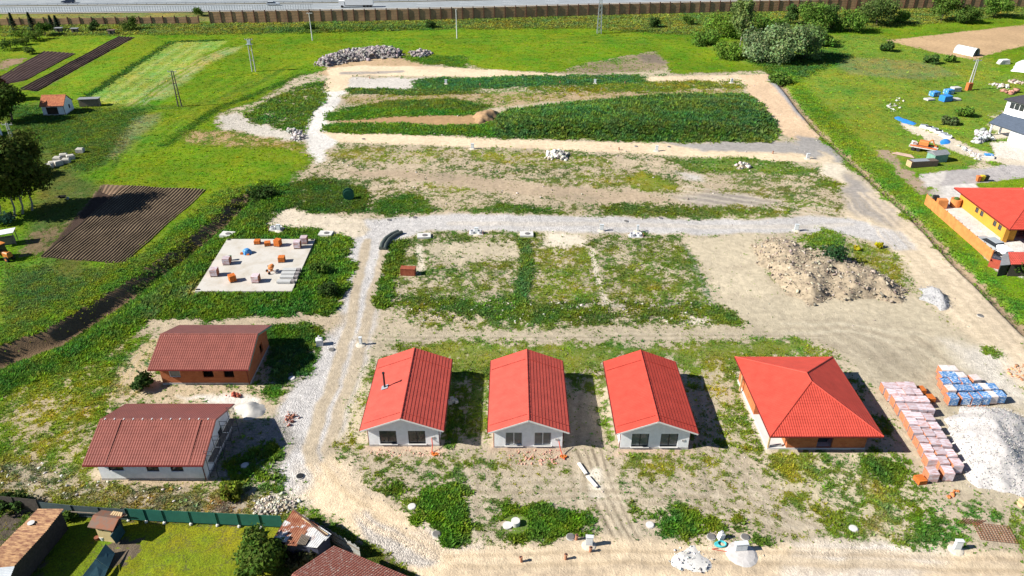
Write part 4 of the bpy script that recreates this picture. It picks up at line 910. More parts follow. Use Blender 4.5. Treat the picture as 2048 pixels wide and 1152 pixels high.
# ------------------------------------------------------------------ heaps
def heap(name, label, cat, px, h, wid, rough, mat, cell=.3, part='mound', rocks=None, seed=3, warp=1.2):
    """a heap with a wandering outline; rocks = (count, min, max, material)"""
    pts = W(px); P = np.array(pts); c = P.mean(0)
    x = np.arange(P[:, 0].min() - 2, P[:, 0].max() + 2, cell); y = np.arange(P[:, 1].min() - 2, P[:, 1].max() + 2, cell)
    X, Y = np.meshgrid(x, y); X = X.ravel(); Y = Y.ravel()
    d = -poly_sd(pts, X + (fbm(X, Y, 2.5, 3, seed) - .5) * 2 * warp, Y + (fbm(X, Y, 2.5, 3, seed + 1) - .5) * 2 * warp)
    q = np.clip(d / wid, -1, 1); prof = np.where(q > 0, np.sin(q * math.pi / 2), q)
    base = hz[gidx(X, Y)]
    Z = base - .06 + h * prof * (1 - rough * .6 + rough * 1.2 * fbm(X, Y, 2.6, 4, seed + 2)) + rough * .35 * (fbm(X, Y, .8, 3, seed + 3) - .5) * (q > 0)
    ny, nx = len(y), len(x); I = np.arange(nx * ny).reshape(ny, nx)
    F_ = np.stack([I[:-1, :-1], I[:-1, 1:], I[1:, 1:], I[1:, :-1]], -1).reshape(-1, 4)
    F_ = F_[(d[F_] > -.5).all(1)]
    used_, inv = np.unique(F_, return_inverse=True); F2 = inv.reshape(F_.shape)
    t = thing(name, label, cat, (c[0], c[1], 0))
    np_mesh(part, np.stack([X - c[0], Y - c[1], Z], 1)[used_], F2, mat, t, smooth=True)
    if rocks:
        ins = np.where(d > .1)[0]
        for cnt, r0, r1, tone, nm in rocks:
            k = rng.choice(ins, cnt); px_ = X[k] + rng.normal(0, cell, cnt); py_ = Y[k] + rng.normal(0, cell, cnt)
            rock_field(nm, px_ - c[0], py_ - c[1], Z[k], r0, r1, tone, t)
    return t
CUBE = np.array([(x, y, z) for z in (-1, 1) for x, y in ((-1, -1), (1, -1), (1, 1), (-1, 1))], float)
CF = np.array([(0, 3, 2, 1), (4, 5, 6, 7), (0, 1, 5, 4), (1, 2, 6, 5), (2, 3, 7, 6), (3, 0, 4, 7)])
def rock_field(name, x, y, z, r0, r1, tone, parent=None, flat=.6):
    n = len(x); r = r0 + (r1 - r0) * rng.random(n) ** 2.5
    S = np.stack([r * (.7 + .7 * rng.random(n)), r * (.6 + .6 * rng.random(n)), r * flat * (.6 + .8 * rng.random(n))], 1)
    V = CUBE[None] * (1 + rng.normal(0, .22, (n, 8, 3))) * S[:, None, :]
    V *= np.where(CUBE[None, :, 2:3] > 0, .78, 1.0)
    a, b, c = rng.random(n) * 6.28, rng.normal(0, .45, n), rng.normal(0, .45, n)
    def rot(V, i, j, t):
        ct, st = np.cos(t)[:, None], np.sin(t)[:, None]; p, q = V[:, :, i].copy(), V[:, :, j].copy(); V[:, :, i] = p * ct - q * st; V[:, :, j] = p * st + q * ct
    rot(V, 0, 2, b); rot(V, 1, 2, c); rot(V, 0, 1, a)
    V += np.stack([x, y, z + S[:, 2] * .4], 1)[:, None, :]
    tint = np.array(tone)[None] * (.55 + .85 * rng.random((n, 1))) * (1 + rng.normal(0, .05, (n, 3)))
    F_ = (CF[None] + (np.arange(n) * 8)[:, None, None]).reshape(-1, 4)
    o = np_mesh(name, V.reshape(-1, 3), F_, Mvcol('stone'), parent, tint=np.repeat(np.clip(tint, .02, .8), 8, 0))
    o['kind'] = 'stuff'; return o
RUB = (0.31, 0.27, 0.215); EARTHM = M('heap_earth', (0.29, 0.235, 0.165), rough=.95, var=.4, scale=1.5, bump=.5)
heap('rubble_heap', 'broad heap of broken rock and earth between plots and haul road', 'rubble heap',
     [(1500, 490), (1560, 478), (1640, 500), (1700, 520), (1760, 545), (1815, 580), (1800, 605), (1730, 600), (1660, 600), (1620, 615), (1570, 590), (1550, 560), (1520, 530)], 1.7, 4.5, .95, EARTHM,
     rocks=((560, .07, .28, RUB, 'broken_rock'), (3200, .03, .11, (0.29, 0.24, 0.18), 'fine_rubble')))
heap('stone_ridge', 'long ridge of grey boulders at the far end of the site', 'stone ridge',
     [(628, 132), (650, 118), (700, 104), (770, 99), (800, 103), (800, 117), (760, 117), (700, 124), (660, 135)], 1.5, 3.0, .6, M('grey_heap', (0.22, 0.19, 0.175), var=.3, bump=.5),
     rocks=((1100, .18, .55, (0.27, 0.245, 0.24), 'boulder'),), cell=.6)
heap('boulder_group', 'short group of grey boulders right of the long stone ridge', 'boulders', [(815, 107), (855, 104), (860, 112), (830, 116)], 1.2, 2.5, .5, MATS['grey_heap'], rocks=((130, .18, .5, (0.28, 0.255, 0.25), 'boulder'),), cell=.6)
heap('gravel_heap', 'low wide heap of white gravel behind the brick pallets', 'gravel heap',
     [(1925, 812), (1990, 812), (2080, 850), (2080, 985), (2030, 990), (1965, 985), (1925, 950), (1895, 880), (1880, 830)], 2.0, 5.5, .3, Mmix('white_gravel', (0.39, 0.37, 0.355), (0.50, 0.475, 0.46), 3, .35, .65, rough=.95, bump=.5),
     rocks=((6000, .02, .05, (0.455, 0.43, 0.41), 'gravel'),))
heap('gravel_cone', 'small cone of blue-grey gravel at the haul road edge', 'gravel heap', [(1830, 575), (1860, 574), (1885, 590), (1898, 612), (1880, 620), (1845, 600)], 1.9, 3.0, .1, Mmix('blue_gravel', (0.27, 0.27, 0.28), (0.38, 0.375, 0.375), 6, .35, .65, rough=.95, bump=.4), rocks=((1000, .02, .05, (0.31, 0.31, 0.315), 'gravel'),))
heap('sand_heap', 'white sand heap beside the gable of the scaffolded house', 'sand heap', [(462, 812), (500, 800), (535, 815), (525, 832), (490, 838), (465, 830)], 1.1, 2.2, .3, M('white_sand', (0.42, 0.405, 0.375), rough=.95, var=.12, scale=1.2, bump=.2))
heap('lime_heap', 'spread white heap with grey lumps on the front sand road', 'sand heap', [(1345, 1100), (1385, 1094), (1410, 1105), (1422, 1128), (1380, 1138), (1340, 1125)], .55, 1.6, .5, M('lime', (0.52, 0.505, 0.48), rough=.95, var=.12, scale=2), rocks=((90, .03, .11, (0.45, 0.44, 0.43), 'lump'),))
heap('rubble_pile', 'small pile of white broken stone on the terrace of plots', 'rubble pile', [(1093, 306), (1135, 305), (1137, 318), (1095, 320)], 1.0, 2.0, .6, EARTHM, rocks=((160, .12, .45, (0.52, 0.49, 0.45), 'broken_rock'),))
heap('rubble_pile', 'white stone pile on the green strip near the right track', 'rubble pile', [(1475, 330), (1495, 327), (1500, 338), (1478, 340)], .9, 1.6, .6, EARTHM, rocks=((60, .12, .4, (0.54, 0.5, 0.46), 'broken_rock'),))
heap('stone_pile', 'grey stone pile where the left gravel path meets the rear gravel road', 'stone pile', [(575, 262), (605, 262), (608, 280), (580, 280)], .8, 1.8, .6, MATS['grey_heap'], rocks=((90, .15, .4, (0.42, 0.4, 0.38), 'broken_rock'),))
heap('rubble_spill', 'spill of pale building stone beside the patched rusty shed', 'rubble spill', [(505, 1006), (555, 988), (600, 1004), (590, 1020), (545, 1036), (515, 1034)], .35, 1.5, .6, EARTHM, rocks=((300, .05, .16, (0.43, 0.40, 0.34), 'broken_stone'),))
heap('soil_heap', 'brown soil heap at the end of the dirt strip in the weeds', 'soil heap', [(945, 232), (985, 220), (1002, 230), (990, 242), (955, 248)], 1.3, 2.5, .5, M('brown_soil', (0.30, 0.19, 0.10), var=.25, bump=.5))
# stones lying about
def scatter_stones(name, px, n, r0, r1, tone):
    pts = W(px); P = np.array(pts); X = rng.uniform(P[:, 0].min(), P[:, 0].max(), n * 3); Y = rng.uniform(P[:, 1].min(), P[:, 1].max(), n * 3)
    k = np.where(poly_sd(pts, X, Y) < 0)[0][:n]; return rock_field(name, X[k], Y[k], hz[gidx(X[k], Y[k])], r0, r1, tone)
scatter_stones('loose_stone', [(700, 440), (1820, 440), (1990, 700), (1900, 760), (1500, 650), (760, 640)], 420, .03, .10, (0.40, 0.36, 0.30))
scatter_stones('loose_stone', [(760, 590), (1040, 598), (1420, 604), (1440, 650), (1040, 650), (830, 640)], 260, .05, .18, (0.44, 0.40, 0.35))
scatter_stones('loose_stone', [(700, 700), (2000, 700), (2040, 1120), (820, 1120), (600, 960)], 600, .03, .08, (0.38, 0.33, 0.27))
scatter_stones('loose_stone', [(640, 140), (1560, 150), (1680, 320), (1690, 430), (640, 430)], 500, .06, .2, (0.42, 0.38, 0.33))
scatter_stones('loose_stone', [(0, 900), (200, 960), (440, 985), (420, 1020), (150, 1000), (0, 970)], 110, .04, .15, (0.46, 0.43, 0.40))
scatter_stones('brick_shard', [(1010, 900), (1130, 900), (1120, 930), (1020, 930)], 130, .04, .12, (0.5, 0.27, 0.2))
scatter_stones('brick_shard', [(740, 900), (880, 900), (880, 915), (740, 912)], 90, .04, .1, (0.5, 0.29, 0.22))
scatter_stones('brick_shard', [(1890, 990), (1920, 975), (1910, 995), (1895, 998)], 14, .1, .22, (0.52, 0.17, 0.06))
scatter_stones('brick_shard', [(1930, 812), (1975, 808), (1960, 822)], 16, .1, .22, (0.52, 0.17, 0.06))
scatter_stones('brick_shard', [(2010, 735), (2048, 725), (2048, 760), (2030, 760)], 40, .06, .2, (0.5, 0.25, 0.14))

# ------------------------------------------------------------------ service boxes, covers, shafts
BOXM = M('cabinet_grey', (0.52, 0.55, 0.57), rough=.6, var=.06)
def cabinet(u, v, label, w_=.6, h_=1.15, heapy=True):
    p = GP(u, v); t = thing('service_cabinet', label, 'service cabinet', p, R(random.uniform(-8, 8)), 'service cabinets of the plots')
    m = MB(); m.box(-w_ / 2, w_ / 2, -.14, .14, .1, h_); m.box(-w_ / 2 - .04, w_ / 2 + .04, -.19, .19, h_, h_ + .06); m.build('case', BOXM, t)
    m = MB(); m.box(-w_ / 2 + .03, w_ / 2 - .03, -.155, -.14, .35, h_ - .06); m.build('door', M('cabinet_door', (0.58, 0.61, 0.63), rough=.55, var=.04), t)
    m = MB(); m.lathe((0, 0, -.05), [(.75, 0), (.6, .12), (.35, .2), (.05, .22)], 12); m.build('footing', M('pale_fill', (0.48, 0.43, 0.35), var=.2, bump=.3), t)
    return t
for u, v, lb in ((1178, 1092, 'pale service cabinet by the black manhole cover on the front sand road'), (1203, 462, 'service cabinet on a stony mound beside the white street, middle plots'),
                 (1275, 464, 'narrow service cabinet right next to the water meter pit by the street'), (953, 468, 'service cabinet behind the left meter pit on the white street'),
                 (1592, 462, 'lone service cabinet near the rubble heap beside the white street'), (945, 297, 'service cabinet on the left part of the rear sand track'),
                 (1313, 302, 'service cabinet near the right end of the rear sand track'), (892, 168, 'service cabinet at the left end of the rearmost weed strip'),
                 (1190, 167, 'service cabinet standing in the middle of the rearmost weed strip'), (1463, 166, 'white service cabinet at the right end of the rear track'),
                 (1615, 318, 'service cabinet on the grey haul road beside the drain'), (558, 462, 'service cabinet behind the foundation slab beside a meter pit'),
                 (722, 690, 'thin service cabinet at the gravel road edge behind the pinkish roofed house'), (1912, 1100, 'white service cabinet leaning by the bottom right road edge')):
    cabinet(u, v, lb, w_=.35 if 'thin' in lb or 'narrow' in lb else .62)
p = GP(1480, 1102); t = thing('service_cabinet', 'wide white double service cabinet on a gravel mound by the road', 'service cabinet', p, R(5), 'service cabinets of the plots')
m = MB(); m.box(-.55, .55, -.2, .2, .15, 1.0); m.box(-.6, .6, -.24, .24, 1.0, 1.05); m.build('case', BOXM, t); m = MB(); m.box(-.5, -.02, -.215, -.2, .3, .95); m.box(.02, .5, -.215, -.2, .3, .95); m.build('door', MATS['cabinet_door'], t)
m = MB(); m.lathe((0, -.3, -.05), [(1.5, 0), (1.2, .15), (.6, .28), (.05, .3)], 14); m.build('footing', MATS['white_gravel'], t)
p = GP(640, 690); t = thing('big_bag', 'white woven big bag standing at the gravel road edge', 'big bag', p)
m = MB(); m.obox((0, 0, 0), .85, .8, .95, .2, .12); m.build('sack', M('white_sack', (0.62, 0.62, 0.62), rough=.8, var=.12, scale=3, bump=.3), t)
m = MB(); m.tube((-.15, 0, .9), (0, 0, 1.35), .05, .12, 6); m.build('spout', MATS['white_sack'], t)
def cover(u, v, label, r=.36, tone='dark', hh=.12):
    p = GP(u, v); t = thing('manhole_cover', label, 'manhole cover', p, 0, 'manhole covers and shaft lids')
    m = MB(); m.lathe((0, 0, -.05), [(r + .06, 0), (r + .06, hh)], 18); m.build('ring', CONC, t)
    m = MB(); m.lathe((0, 0, hh - .048), [(r, 0), (r, .05), (r * .85, .065), (.02, .07)], 18)
    m.build('lid', BLACKM if tone == 'black' else M('dark_lid', (0.13, 0.125, 0.12), rough=.7, var=.2) if tone == 'dark' else CONCL, t)
for u, v, lb, tn in ((600, 953, 'black manhole lid on the gravel bend left of the sand road', 'black'), (873, 1068, 'grey manhole lid at the tip of the big front weed patch', 'dark'), (1141, 1075, 'grey manhole lid left of the front service cabinet', 'dark'),
                     (1422, 1075, 'dark manhole lid left of the blue hose by the front road', 'dark'), (1490, 1075, 'dark manhole lid behind the wide double cabinet', 'dark'), (1300, 1051, 'white shaft lid in the weeds left of the lime heap', 'w'),
                     (1707, 1057, 'white oval shaft lid in front of the hip roofed house', 'w'), (824, 1013, 'white shaft lid at the left rim of the front weed patch', 'w'), (584, 757, 'white shaft lid in the shade of the brick house', 'w'),
                     (490, 932, 'white shaft lid in the shade of the scaffolded house', 'w'), (663, 700, 'dark manhole lid beside the white big bag', 'dark'), (778, 440, 'dark manhole lid, left one at the start of the white street', 'dark'),
                     (829, 435, 'dark manhole lid, second from left along the white street', 'dark'), (1252, 443, 'dark manhole lid in the middle of the white street', 'dark'), (1321, 437, 'dark raised manhole ring at the rear edge of the white street', 'dark'),
                     (727, 278, 'dark manhole lid at the left end of the rear sand track', 'dark'), (1272, 293, 'dark manhole lid at the middle of the rear sand track', 'dark'), (1338, 294, 'dark manhole lid near the grey end of the rear sand track', 'dark'),
                     (1960, 632, 'round manhole lid on the right haul road', 'dark')):
    cover(u, v, lb, tone=tn)
p = GP(1031, 1048); t = thing('concrete_shaft', 'pale concrete shaft ring with open dark mouth in the front weeds', 'shaft ring', p)
m = MB(); m.lathe((0, 0, -.1), [(.42, 0), (.42, .6), (.34, .6)], 20); m.lathe((0, 0, .1), [(.34, .4), (.34, 0), (.01, 0)], 20); m.build('ring', CONCL, t); m = MB(); m.lathe((-.75, -.2, .02), [(.45, 0), (.45, .12), (.02, .13)], 18); m.build('lid', CONCL, t)
def stub(u, v, label, h=.55):
    p = GP(u, v); t = thing('pipe_stub', label, 'pipe stub', p, R(random.uniform(0, 360)), 'pipe stubs sticking out of the sand')
    m = MB(); m.tube((0, 0, -.1), (.05, .02, h), .13, .13, 12, False); m.tube((.05, .02, h - .03), (.06, .02, h + .03), .17, .17, 12); m.build('pipe', M('orange_pipe', (0.36, 0.17, 0.10), rough=.6), t); m = MB(); m.lathe((.06, .02, h + .032), [(.12, 0), (.01, .02)], 12); m.build('cap', BLACKM, t)
for u, v, lb in ((1043, 1124, 'dark capped pipe stub, leftmost on the bottom sand road'), (1131, 1119, 'small pipe stub in the middle of the bottom sand road'), (1180, 1104, 'pipe stub in front of the front service cabinet'), (1152, 1080, 'pipe stub beside the grey manhole lid at the weeds'),
                 (740, 157, 'pipe stub on the rear gravel parcel'), (650, 172, 'pipe stub left of the rear gravel road'), (960, 171, 'pipe stub in the rear weed strip, left one'), (1120, 167, 'pipe stub in the rear weed strip, middle one'), (1250, 167, 'pipe stub in the rear weed strip, right one'), (1238, 300, 'bent orange pipe stub by the rear sand track'), (1545, 308, 'pipe stub on the grey rear track end')):
    stub(u, v, lb)
def pit(u, v, label):
    p = GP(u, v); t = thing('meter_pit', label, 'meter pit', p, 0, 'twin meter pits behind the plots')
    m = MB(); m.box(-1.2, 1.2, -.6, .6, -.05, .12); m.build('base', CONCL, t)
    for sx in (-.55, .55):
        m = MB(); m.lathe((sx, 0, .12), [(.45, 0), (.45, .45), (.36, .45), (.36, .05), (.01, .05)], 14); m.build('shaft', BLACKM if sx > 2 else M('white_plastic', (0.6, 0.6, 0.62)), t)
    m = MB(); m.beam((-1.15, -.5, .1), (-1.15, -.4, .9), .08, .08); m.beam((1.15, -.5, .1), (1.15, -.4, .8), .08, .08); m.build('stake', M('orange_pipe', (0.36, 0.17, 0.10)), t)
pit(553, 459, 'twin meter pit behind the foundation slab'); pit(952, 467, 'twin meter pit on the left half of the white street'); pit(1271, 473, 'twin meter pit beside the narrow cabinet on the street')
def plate(u, v, label, w_=2.2, d_=1.6):
    p = GP(u, v); t = thing('shaft_slab', label, 'shaft slab', p, R(random.uniform(-6, 6)), 'square concrete shaft slabs'); m = MB(); m.box(-w_ / 2, w_ / 2, -d_ / 2, d_ / 2, -.1, .3); m.build('slab', CONCL, t); m = MB(); m.lathe((.15, -.1, .302), [(.42, 0), (.42, .07), (.02, .09)], 14); m.build('hatch', M('dark_lid', (0.13, 0.125, 0.12)), t)
plate(652, 469, 'square shaft slab at the slab plot right corner'); plate(455, 467, 'square shaft slab at the slab plot left corner'); plate(848, 473, 'square shaft slab in the grass right of the road bend'); plate(1053, 471, 'square shaft slab at the dark weed line between plots')
p = GP(817, 549); t = thing('skip_box', 'small rust-red steel box standing in the weedy plot', 'box', p, R(-4))
m = MB(); m.box(-1.1, 1.1, -.5, .5, 0, 1.15); m.build('body', Mmix('rust_red', (0.20, 0.045, 0.022), (0.28, 0.08, 0.04), 3, .4, .6), t); m = MB(); m.box(-1.12, 1.12, -.55, .55, 1.152, 1.2); m.build('top_plate', MATS['rust_red'], t); m = MB(); m.box(-1.0, 1.0, -.515, -.502, .15, 1.0); m.build('door', MATS['rust_red'], t)
p = GP(698, 398); t = thing('cable_drum', 'green wooden cable drum standing upright on the weedy terrace', 'cable drum', p, R(15))
m = MB()
for y in (-.5, .5): m.tube((0, y - .05, 1.0), (0, y + .05, 1.0), 1.0, 1.0, 22)
m.build('flange', M('drum_green', (0.03, 0.12, 0.07), var=.2), t); m = MB(); m.tube((0, -.45, 1.0), (0, .45, 1.0), .6, .6, 18); m.build('cable', BLACKM, t)
p = GP(775, 484); t = thing('culvert_trench', 'dark plastic pipe coil lying in a short trench at the road bend', 'pipe', (p.x, p.y, p.z), 0)
PP = M('dark_pipe', (0.07, 0.085, 0.075), rough=.6)
pts = [G(762, 500), G(765, 490), G(772, 480), G(783, 472), G(797, 466)]; m = MB(); m.path([Vector((q.x - p.x, q.y - p.y, .3)) for q in pts], .34, 10); m.path([Vector((q.x - p.x + .62, q.y - p.y - .1, .26)) for q in pts], .28, 10); m.build('pipe', PP, t)
for a, b, lb in (((1157, 929), (1172, 951), 'white plank lying on the tyre tracks, rear one'), ((1174, 955), (1193, 977), 'white plank lying on the tyre tracks, front one')):
    p, q = GP(*a), GP(*b); t = thing('plank', lb, 'plank', p, 0, 'white planks on the tracks'); m = MB(); m.beam((0, 0, .2), (q.x - p.x, q.y - p.y, .2), .32, .12); m.build('board', WOODW, t)
p = GP(1990, 1068); t = thing('rebar_mat', 'rusty steel reinforcing mat lying at the bottom right', 'rebar mat', p, R(-8)); RB = M('rust_bar', (0.22, 0.09, 0.045), rough=.9, var=.3); m = MB()
for k in range(13): m.tube((-1.6 + k * .26, -1, .12), (-1.6 + k * .26, 1, .12), .022, .022, 5)
for k in range(9): m.tube((-1.6, -1 + k * .25, .15), (1.52, -1 + k * .25, .15), .022, .022, 5)
m.build('mesh', RB, t); m = MB()
for k in range(9): m.tube((-2.9 + k * .2, .8, .1), (-2.2 + k * .24, 1.5, .1), .03, .03, 5)
m.build('loose_bar', RB, t)
p = GP(1440, 1090); t = thing('hose_coil', 'turquoise hose coiled beside the white bag at the front road', 'hose', p); m = MB()
for k in range(4):
    ps = [Vector((.5 * math.cos(a) * (1 - .08 * k) + .05 * k, .32 * math.sin(a), .06 + .04 * k)) for a in np.linspace(0, 6.28, 17)]; m.path(ps, .045, 6)
m.build('coil', M('turquoise_hose', (0.05, 0.38, 0.42), rough=.5), t); m = MB(); m.path([Vector((-.3, -.4, .05)), Vector((-.9, -.5, .05)), Vector((.9, -.9, .05)), Vector((1.5, -1.3, .05))], .03, 5); m.build('loose_end', M('red_hose', (0.5, 0.07, 0.04)), t)
p = GP(1440, 1078); t = thing('sack', 'pale sack leaning behind the turquoise hose', 'sack', p); m = MB(); m.obox((0, 0, 0), .5, .45, .8, .3, .15, .2); m.build('bag', MATS['white_sack'], t); m = MB(); m.tube((0, 0, .72), (.1, 0, .95), .1, .16, 7); m.build('neck', MATS['white_sack'], t)
for u, v, lb in ((862, 905, 'bent red pipe with rubble in front of the pinkish roofed house'), (1118, 910, 'long red pipe leaning in front of the middle white house')):
    p = GP(u, v); t = thing('drain_pipe', lb, 'pipe', p); m = MB(); m.path([Vector((0, .9, 1.1)), Vector((.15, .3, .5)), Vector((.35, -.2, .1)), Vector((.55, -.8, .08))] if u > 1000 else [Vector((0, 1.3, 1.5)), Vector((.15, .4, .55)), Vector((.1, 0, .15)), Vector((.4, -.3, .1))], .05, 8); m.build('pipe', M('red_hose', (0.5, 0.07, 0.04)), t); m = MB()
    for k in range(5): m.obox((.2 + .12 * k, -.25 - .1 * (k % 3), 0), .28, .2, .16, k)
    m.build('loose_brick', BLKO, t)
p = GP(1983, 1000)
for u, v, lb, w_, mt in ((2046, 1010, 'yellow sack at the right frame edge below the gravel', 1.2, TIMBER), (905, 806, 'pale stone blocks stacked behind the pinkish roofed house', .7, CONC)):
    p = GP(u, v); t = thing('block_stack', lb, 'blocks', p, .3); m = MB()
    for k in range(3): m.obox((k * .35 - .3, (k % 2) * .2, 0), .4, .6, .35 + .2 * (k % 2), k * .1)
    m.build('block', mt, t)
p = GP(580, 838); t = thing('debris_heap', 'red and grey building debris at the edge of the gable shade', 'debris', p)
rock_field('debris', rng.normal(0, .35, 60), rng.normal(0, .5, 60), np.abs(rng.normal(.05, .1, 60)), .04, .16, (0.36, 0.16, 0.12), t)
p = GP(468, 793); t = thing('debris_heap', 'small red debris heap in front of the brick house', 'debris', p); rock_field('debris', rng.normal(0, .25, 20), rng.normal(0, .2, 20), np.abs(rng.normal(.1, .1, 20)), .08, .22, (0.42, 0.12, 0.08), t)

# ------------------------------------------------------------------ ploughed plots with real ridges
def field(px4, pitch, amp, tone, tone2, name='ploughed_field', lift=.03):
    """quad px4 in order near-left, near-right, far-right, far-left; furrows run near to far"""
    A, B, C, D = [np.array(G(*q))[:2] for q in px4]
    n = int(np.linalg.norm(B - A) / pitch); per = 8; s = np.arange(n * per + 1) / (n * per); L = np.linalg.norm(D - A); t_ = np.linspace(0, 1, max(20, int(L / .9)))
    S, T = np.meshgrid(s, t_); P = (A[None, None] * (1 - S[..., None]) + B[None, None] * S[..., None]) * (1 - T[..., None]) + (D[None, None] * (1 - S[..., None]) + C[None, None] * S[..., None]) * T[..., None]
    X, Y = P[..., 0].ravel(), P[..., 1].ravel(); X = X + (fbm(X, Y, 7, 2, 24) - .5) * .8; Y = Y + (fbm(X, Y, 7, 2, 25) - .5) * .9; Z = hz[gidx(X, Y)] * .5 + lift + amp * np.cos(S.ravel() * n * 2 * math.pi) * (.8 + .4 * fbm(X, Y, 1.5, 3, 21)) + .05 * (fbm(X, Y, .7, 3, 22) - .5) + .05
    I = np.arange(X.size).reshape(S.shape); F_ = np.stack([I[:-1, :-1], I[:-1, 1:], I[1:, 1:], I[1:, :-1]], -1).reshape(-1, 4)
    crest = np.clip(np.cos(S.ravel() * n * 2 * math.pi + .6), 0, 1)[:, None] ** 4; tint = np.array(tone)[None] * (1 - crest) + np.array(tone2)[None] * crest; tint = tint * (.75 + .5 * fbm(X, Y, 2, 4, 23))[:, None]
    o = np_mesh(name, np.stack([X, Y, Z], 1), F_, Mvcol('field_soil'), tint=tint, smooth=True); o['kind'] = 'structure'; return o
field([(82, 515), (248, 528), (412, 380), (250, 371)], .52, .075, (0.075, 0.052, 0.036), (0.30, 0.235, 0.145))
field([(200, 385), (232, 400), (262, 372), (205, 370)], .9, .05, (0.17, 0.115, 0.075), (0.19, 0.13, 0.085))
field([(-40, 178), (52, 160), (150, 107), (88, 103)], 1.3, .08, (0.055, 0.036, 0.034), (0.085, 0.055, 0.045))
field([(42, 178), (74, 182), (268, 75), (238, 73)], 1.0, .13, (0.05, 0.034, 0.032), (0.13, 0.09, 0.07))
# ------------------------------------------------------------------ motorway and noise barriers at the far edge
BX = np.array([-420, -188, -116, -42, -5, 34, 95, 211, 460], float); BY = np.array([272, 283, 287, 292.5, 297.5, 303.6, 311.5, 322.5, 345], float)
def by(x):
    x = np.asarray(x, float); return (np.interp(x - 25, BX, BY) + np.interp(x, BX, BY) * 2 + np.interp(x + 25, BX, BY)) / 4
def ribbon(name, o0, o1, z, mat, kind='structure'):
    x = np.linspace(-400, 440, 120); y0, y1 = by(x) + o0, by(x) + o1
    V = np.concatenate([np.stack([x, y0, x * 0 + z], 1), np.stack([x, y1, x * 0 + z], 1)]); n = len(x); i = np.arange(n - 1)
    o = np_mesh(name, V, np.stack([i, i + 1, n + i + 1, n + i], 1), mat); o['kind'] = kind; return o
ASPH = M('motorway_asphalt', (0.24, 0.265, 0.28), rough=.9, var=.10, scale=.25)
def offs(x): return 26.0 + np.interp(x, [-220, -60, 60, 200], [0, 2.5, 1.5, 0])
hw = ribbon('motorway', 25.5, 55.5, .35, ASPH); ribbon('median_strip', 39.6, 41.4, .5, M('median', (0.16, 0.15, 0.10), var=.3)); ribbon('verge_strip', 23.5, 25.4, .25, M('verge', (0.36, 0.33, 0.28), var=.2))
MARK = M('road_paint', (0.72, 0.72, 0.72), rough=.7, var=.1)
for o_ in (26.3, 39.0, 42.0, 54.6): ribbon('edge_line', o_, o_ + .3, .358, MARK)
x = np.arange(-400, 440, 18.0)
m = MB()
for o_ in (31.0, 35.2, 46.2, 50.4):
    for a in x: m.add([(a, by(a) + o_, .358), (a + 6, by(a + 6) + o_, .358), (a + 6, by(a + 6) + o_ + .22, .358), (a, by(a) + o_ + .22, .358)], [(0, 1, 2, 3)])
m.build('lane_dash', MARK)['kind'] = 'structure'
PANEL = M('brown_panel', (0.36, 0.22, 0.12), rough=.85, var=.32, scale=.22); POSTM = M('rust_post', (0.085, 0.04, 0.025), rough=.8)
def barrier(label, x0, x1, h, sp):
    t = thing('noise_barrier', label, 'noise barrier', (x0, float(by(x0)), 0)); ox, oy = x0, float(by(x0)); n = int((x1 - x0) / sp); m = MB()
    for i in range(n):
        a, b = x0 + i * sp, x0 + (i + 1) * sp; ya, yb = float(by(a)), float(by(b))
        for k in range(int(h / .5)): m.beam((a - ox, ya - oy, .25 + k * .5), (b - ox, yb - oy, .25 + k * .5), .16 if k % 2 else .13, .5)
    m.build('panel_wall', PANEL, t)
    pm = MB(); pm.box(-.16, .16, -.2, .2, -.2, h + .25); proto = None
    for i in range(n + 1):
        a = x0 + i * sp
        if proto is None: proto = pm.build('post', POSTM, t); o = proto
        else: o = proto.copy(); col.objects.link(o); o.parent = t
        o.location = (a - ox, float(by(a)) - oy - .05, 0)
    return t
barrier('low brown panel noise barrier along the far left of the motorway', -240, -112, 2.7, 4.27)
barrier('tall brown panel noise barrier along the motorway, centre to far right', -112, 260, 4.4, 4.05)
t = thing('guard_rail', 'barred grey railing along the near edge of the motorway, far left', 'railing', (-240, float(by(-240)) + 24.8, 0)); m = MB(); oy = float(by(-240)) + 24.8
for i in range(160):
    a = -240 + i * 1.0; y = float(by(a)) + 24.8 - oy; m.box(a + 240 - .08, a + 240 + .08, y - .05, y + .05, .3, 2.3)
m.build('bar', M('rail_bar', (0.30, 0.34, 0.37), rough=.6), t)['kind'] = 'stuff'
m = MB()
for i in range(32):
    a = -240 + i * 5.0; y0, y1 = float(by(a)) + 24.8 - oy, float(by(a + 5)) + 24.8 - oy
    m.beam((a + 240, y0, 2.35), (a + 245, y1, 2.35), .14, .14)
m.build('hand_rail', GALV, t)
t = thing('median_rail', 'steel crash rail along the motorway median', 'crash rail', (-300, float(by(-300)) + 40.5, 0)); oy = float(by(-300)) + 40.5; m = MB()
for i in range(120):
    a = -300 + i * 5.0; y0, y1 = float(by(a)) + 40.5 - oy, float(by(a + 5)) + 40.5 - oy; m.beam((a + 300, y0, 1.1), (a + 305, y1, 1.1), .25, .3)
m.build('rail', GALV, t); m = MB()
for i in range(150): a = -300 + i * 4.0; y = float(by(a)) + 40.5 - oy; m.box(a + 299.9, a + 300.1, y - .06, y + .06, .3, .95)
m.build('rail_post', GALV, t)['kind'] = 'stuff'
TYRE = M('tyre_rubber', (0.02, 0.02, 0.02), rough=.8); CARGL = M('car_glass', (0.02, 0.025, 0.03), rough=.1, spec=.6)
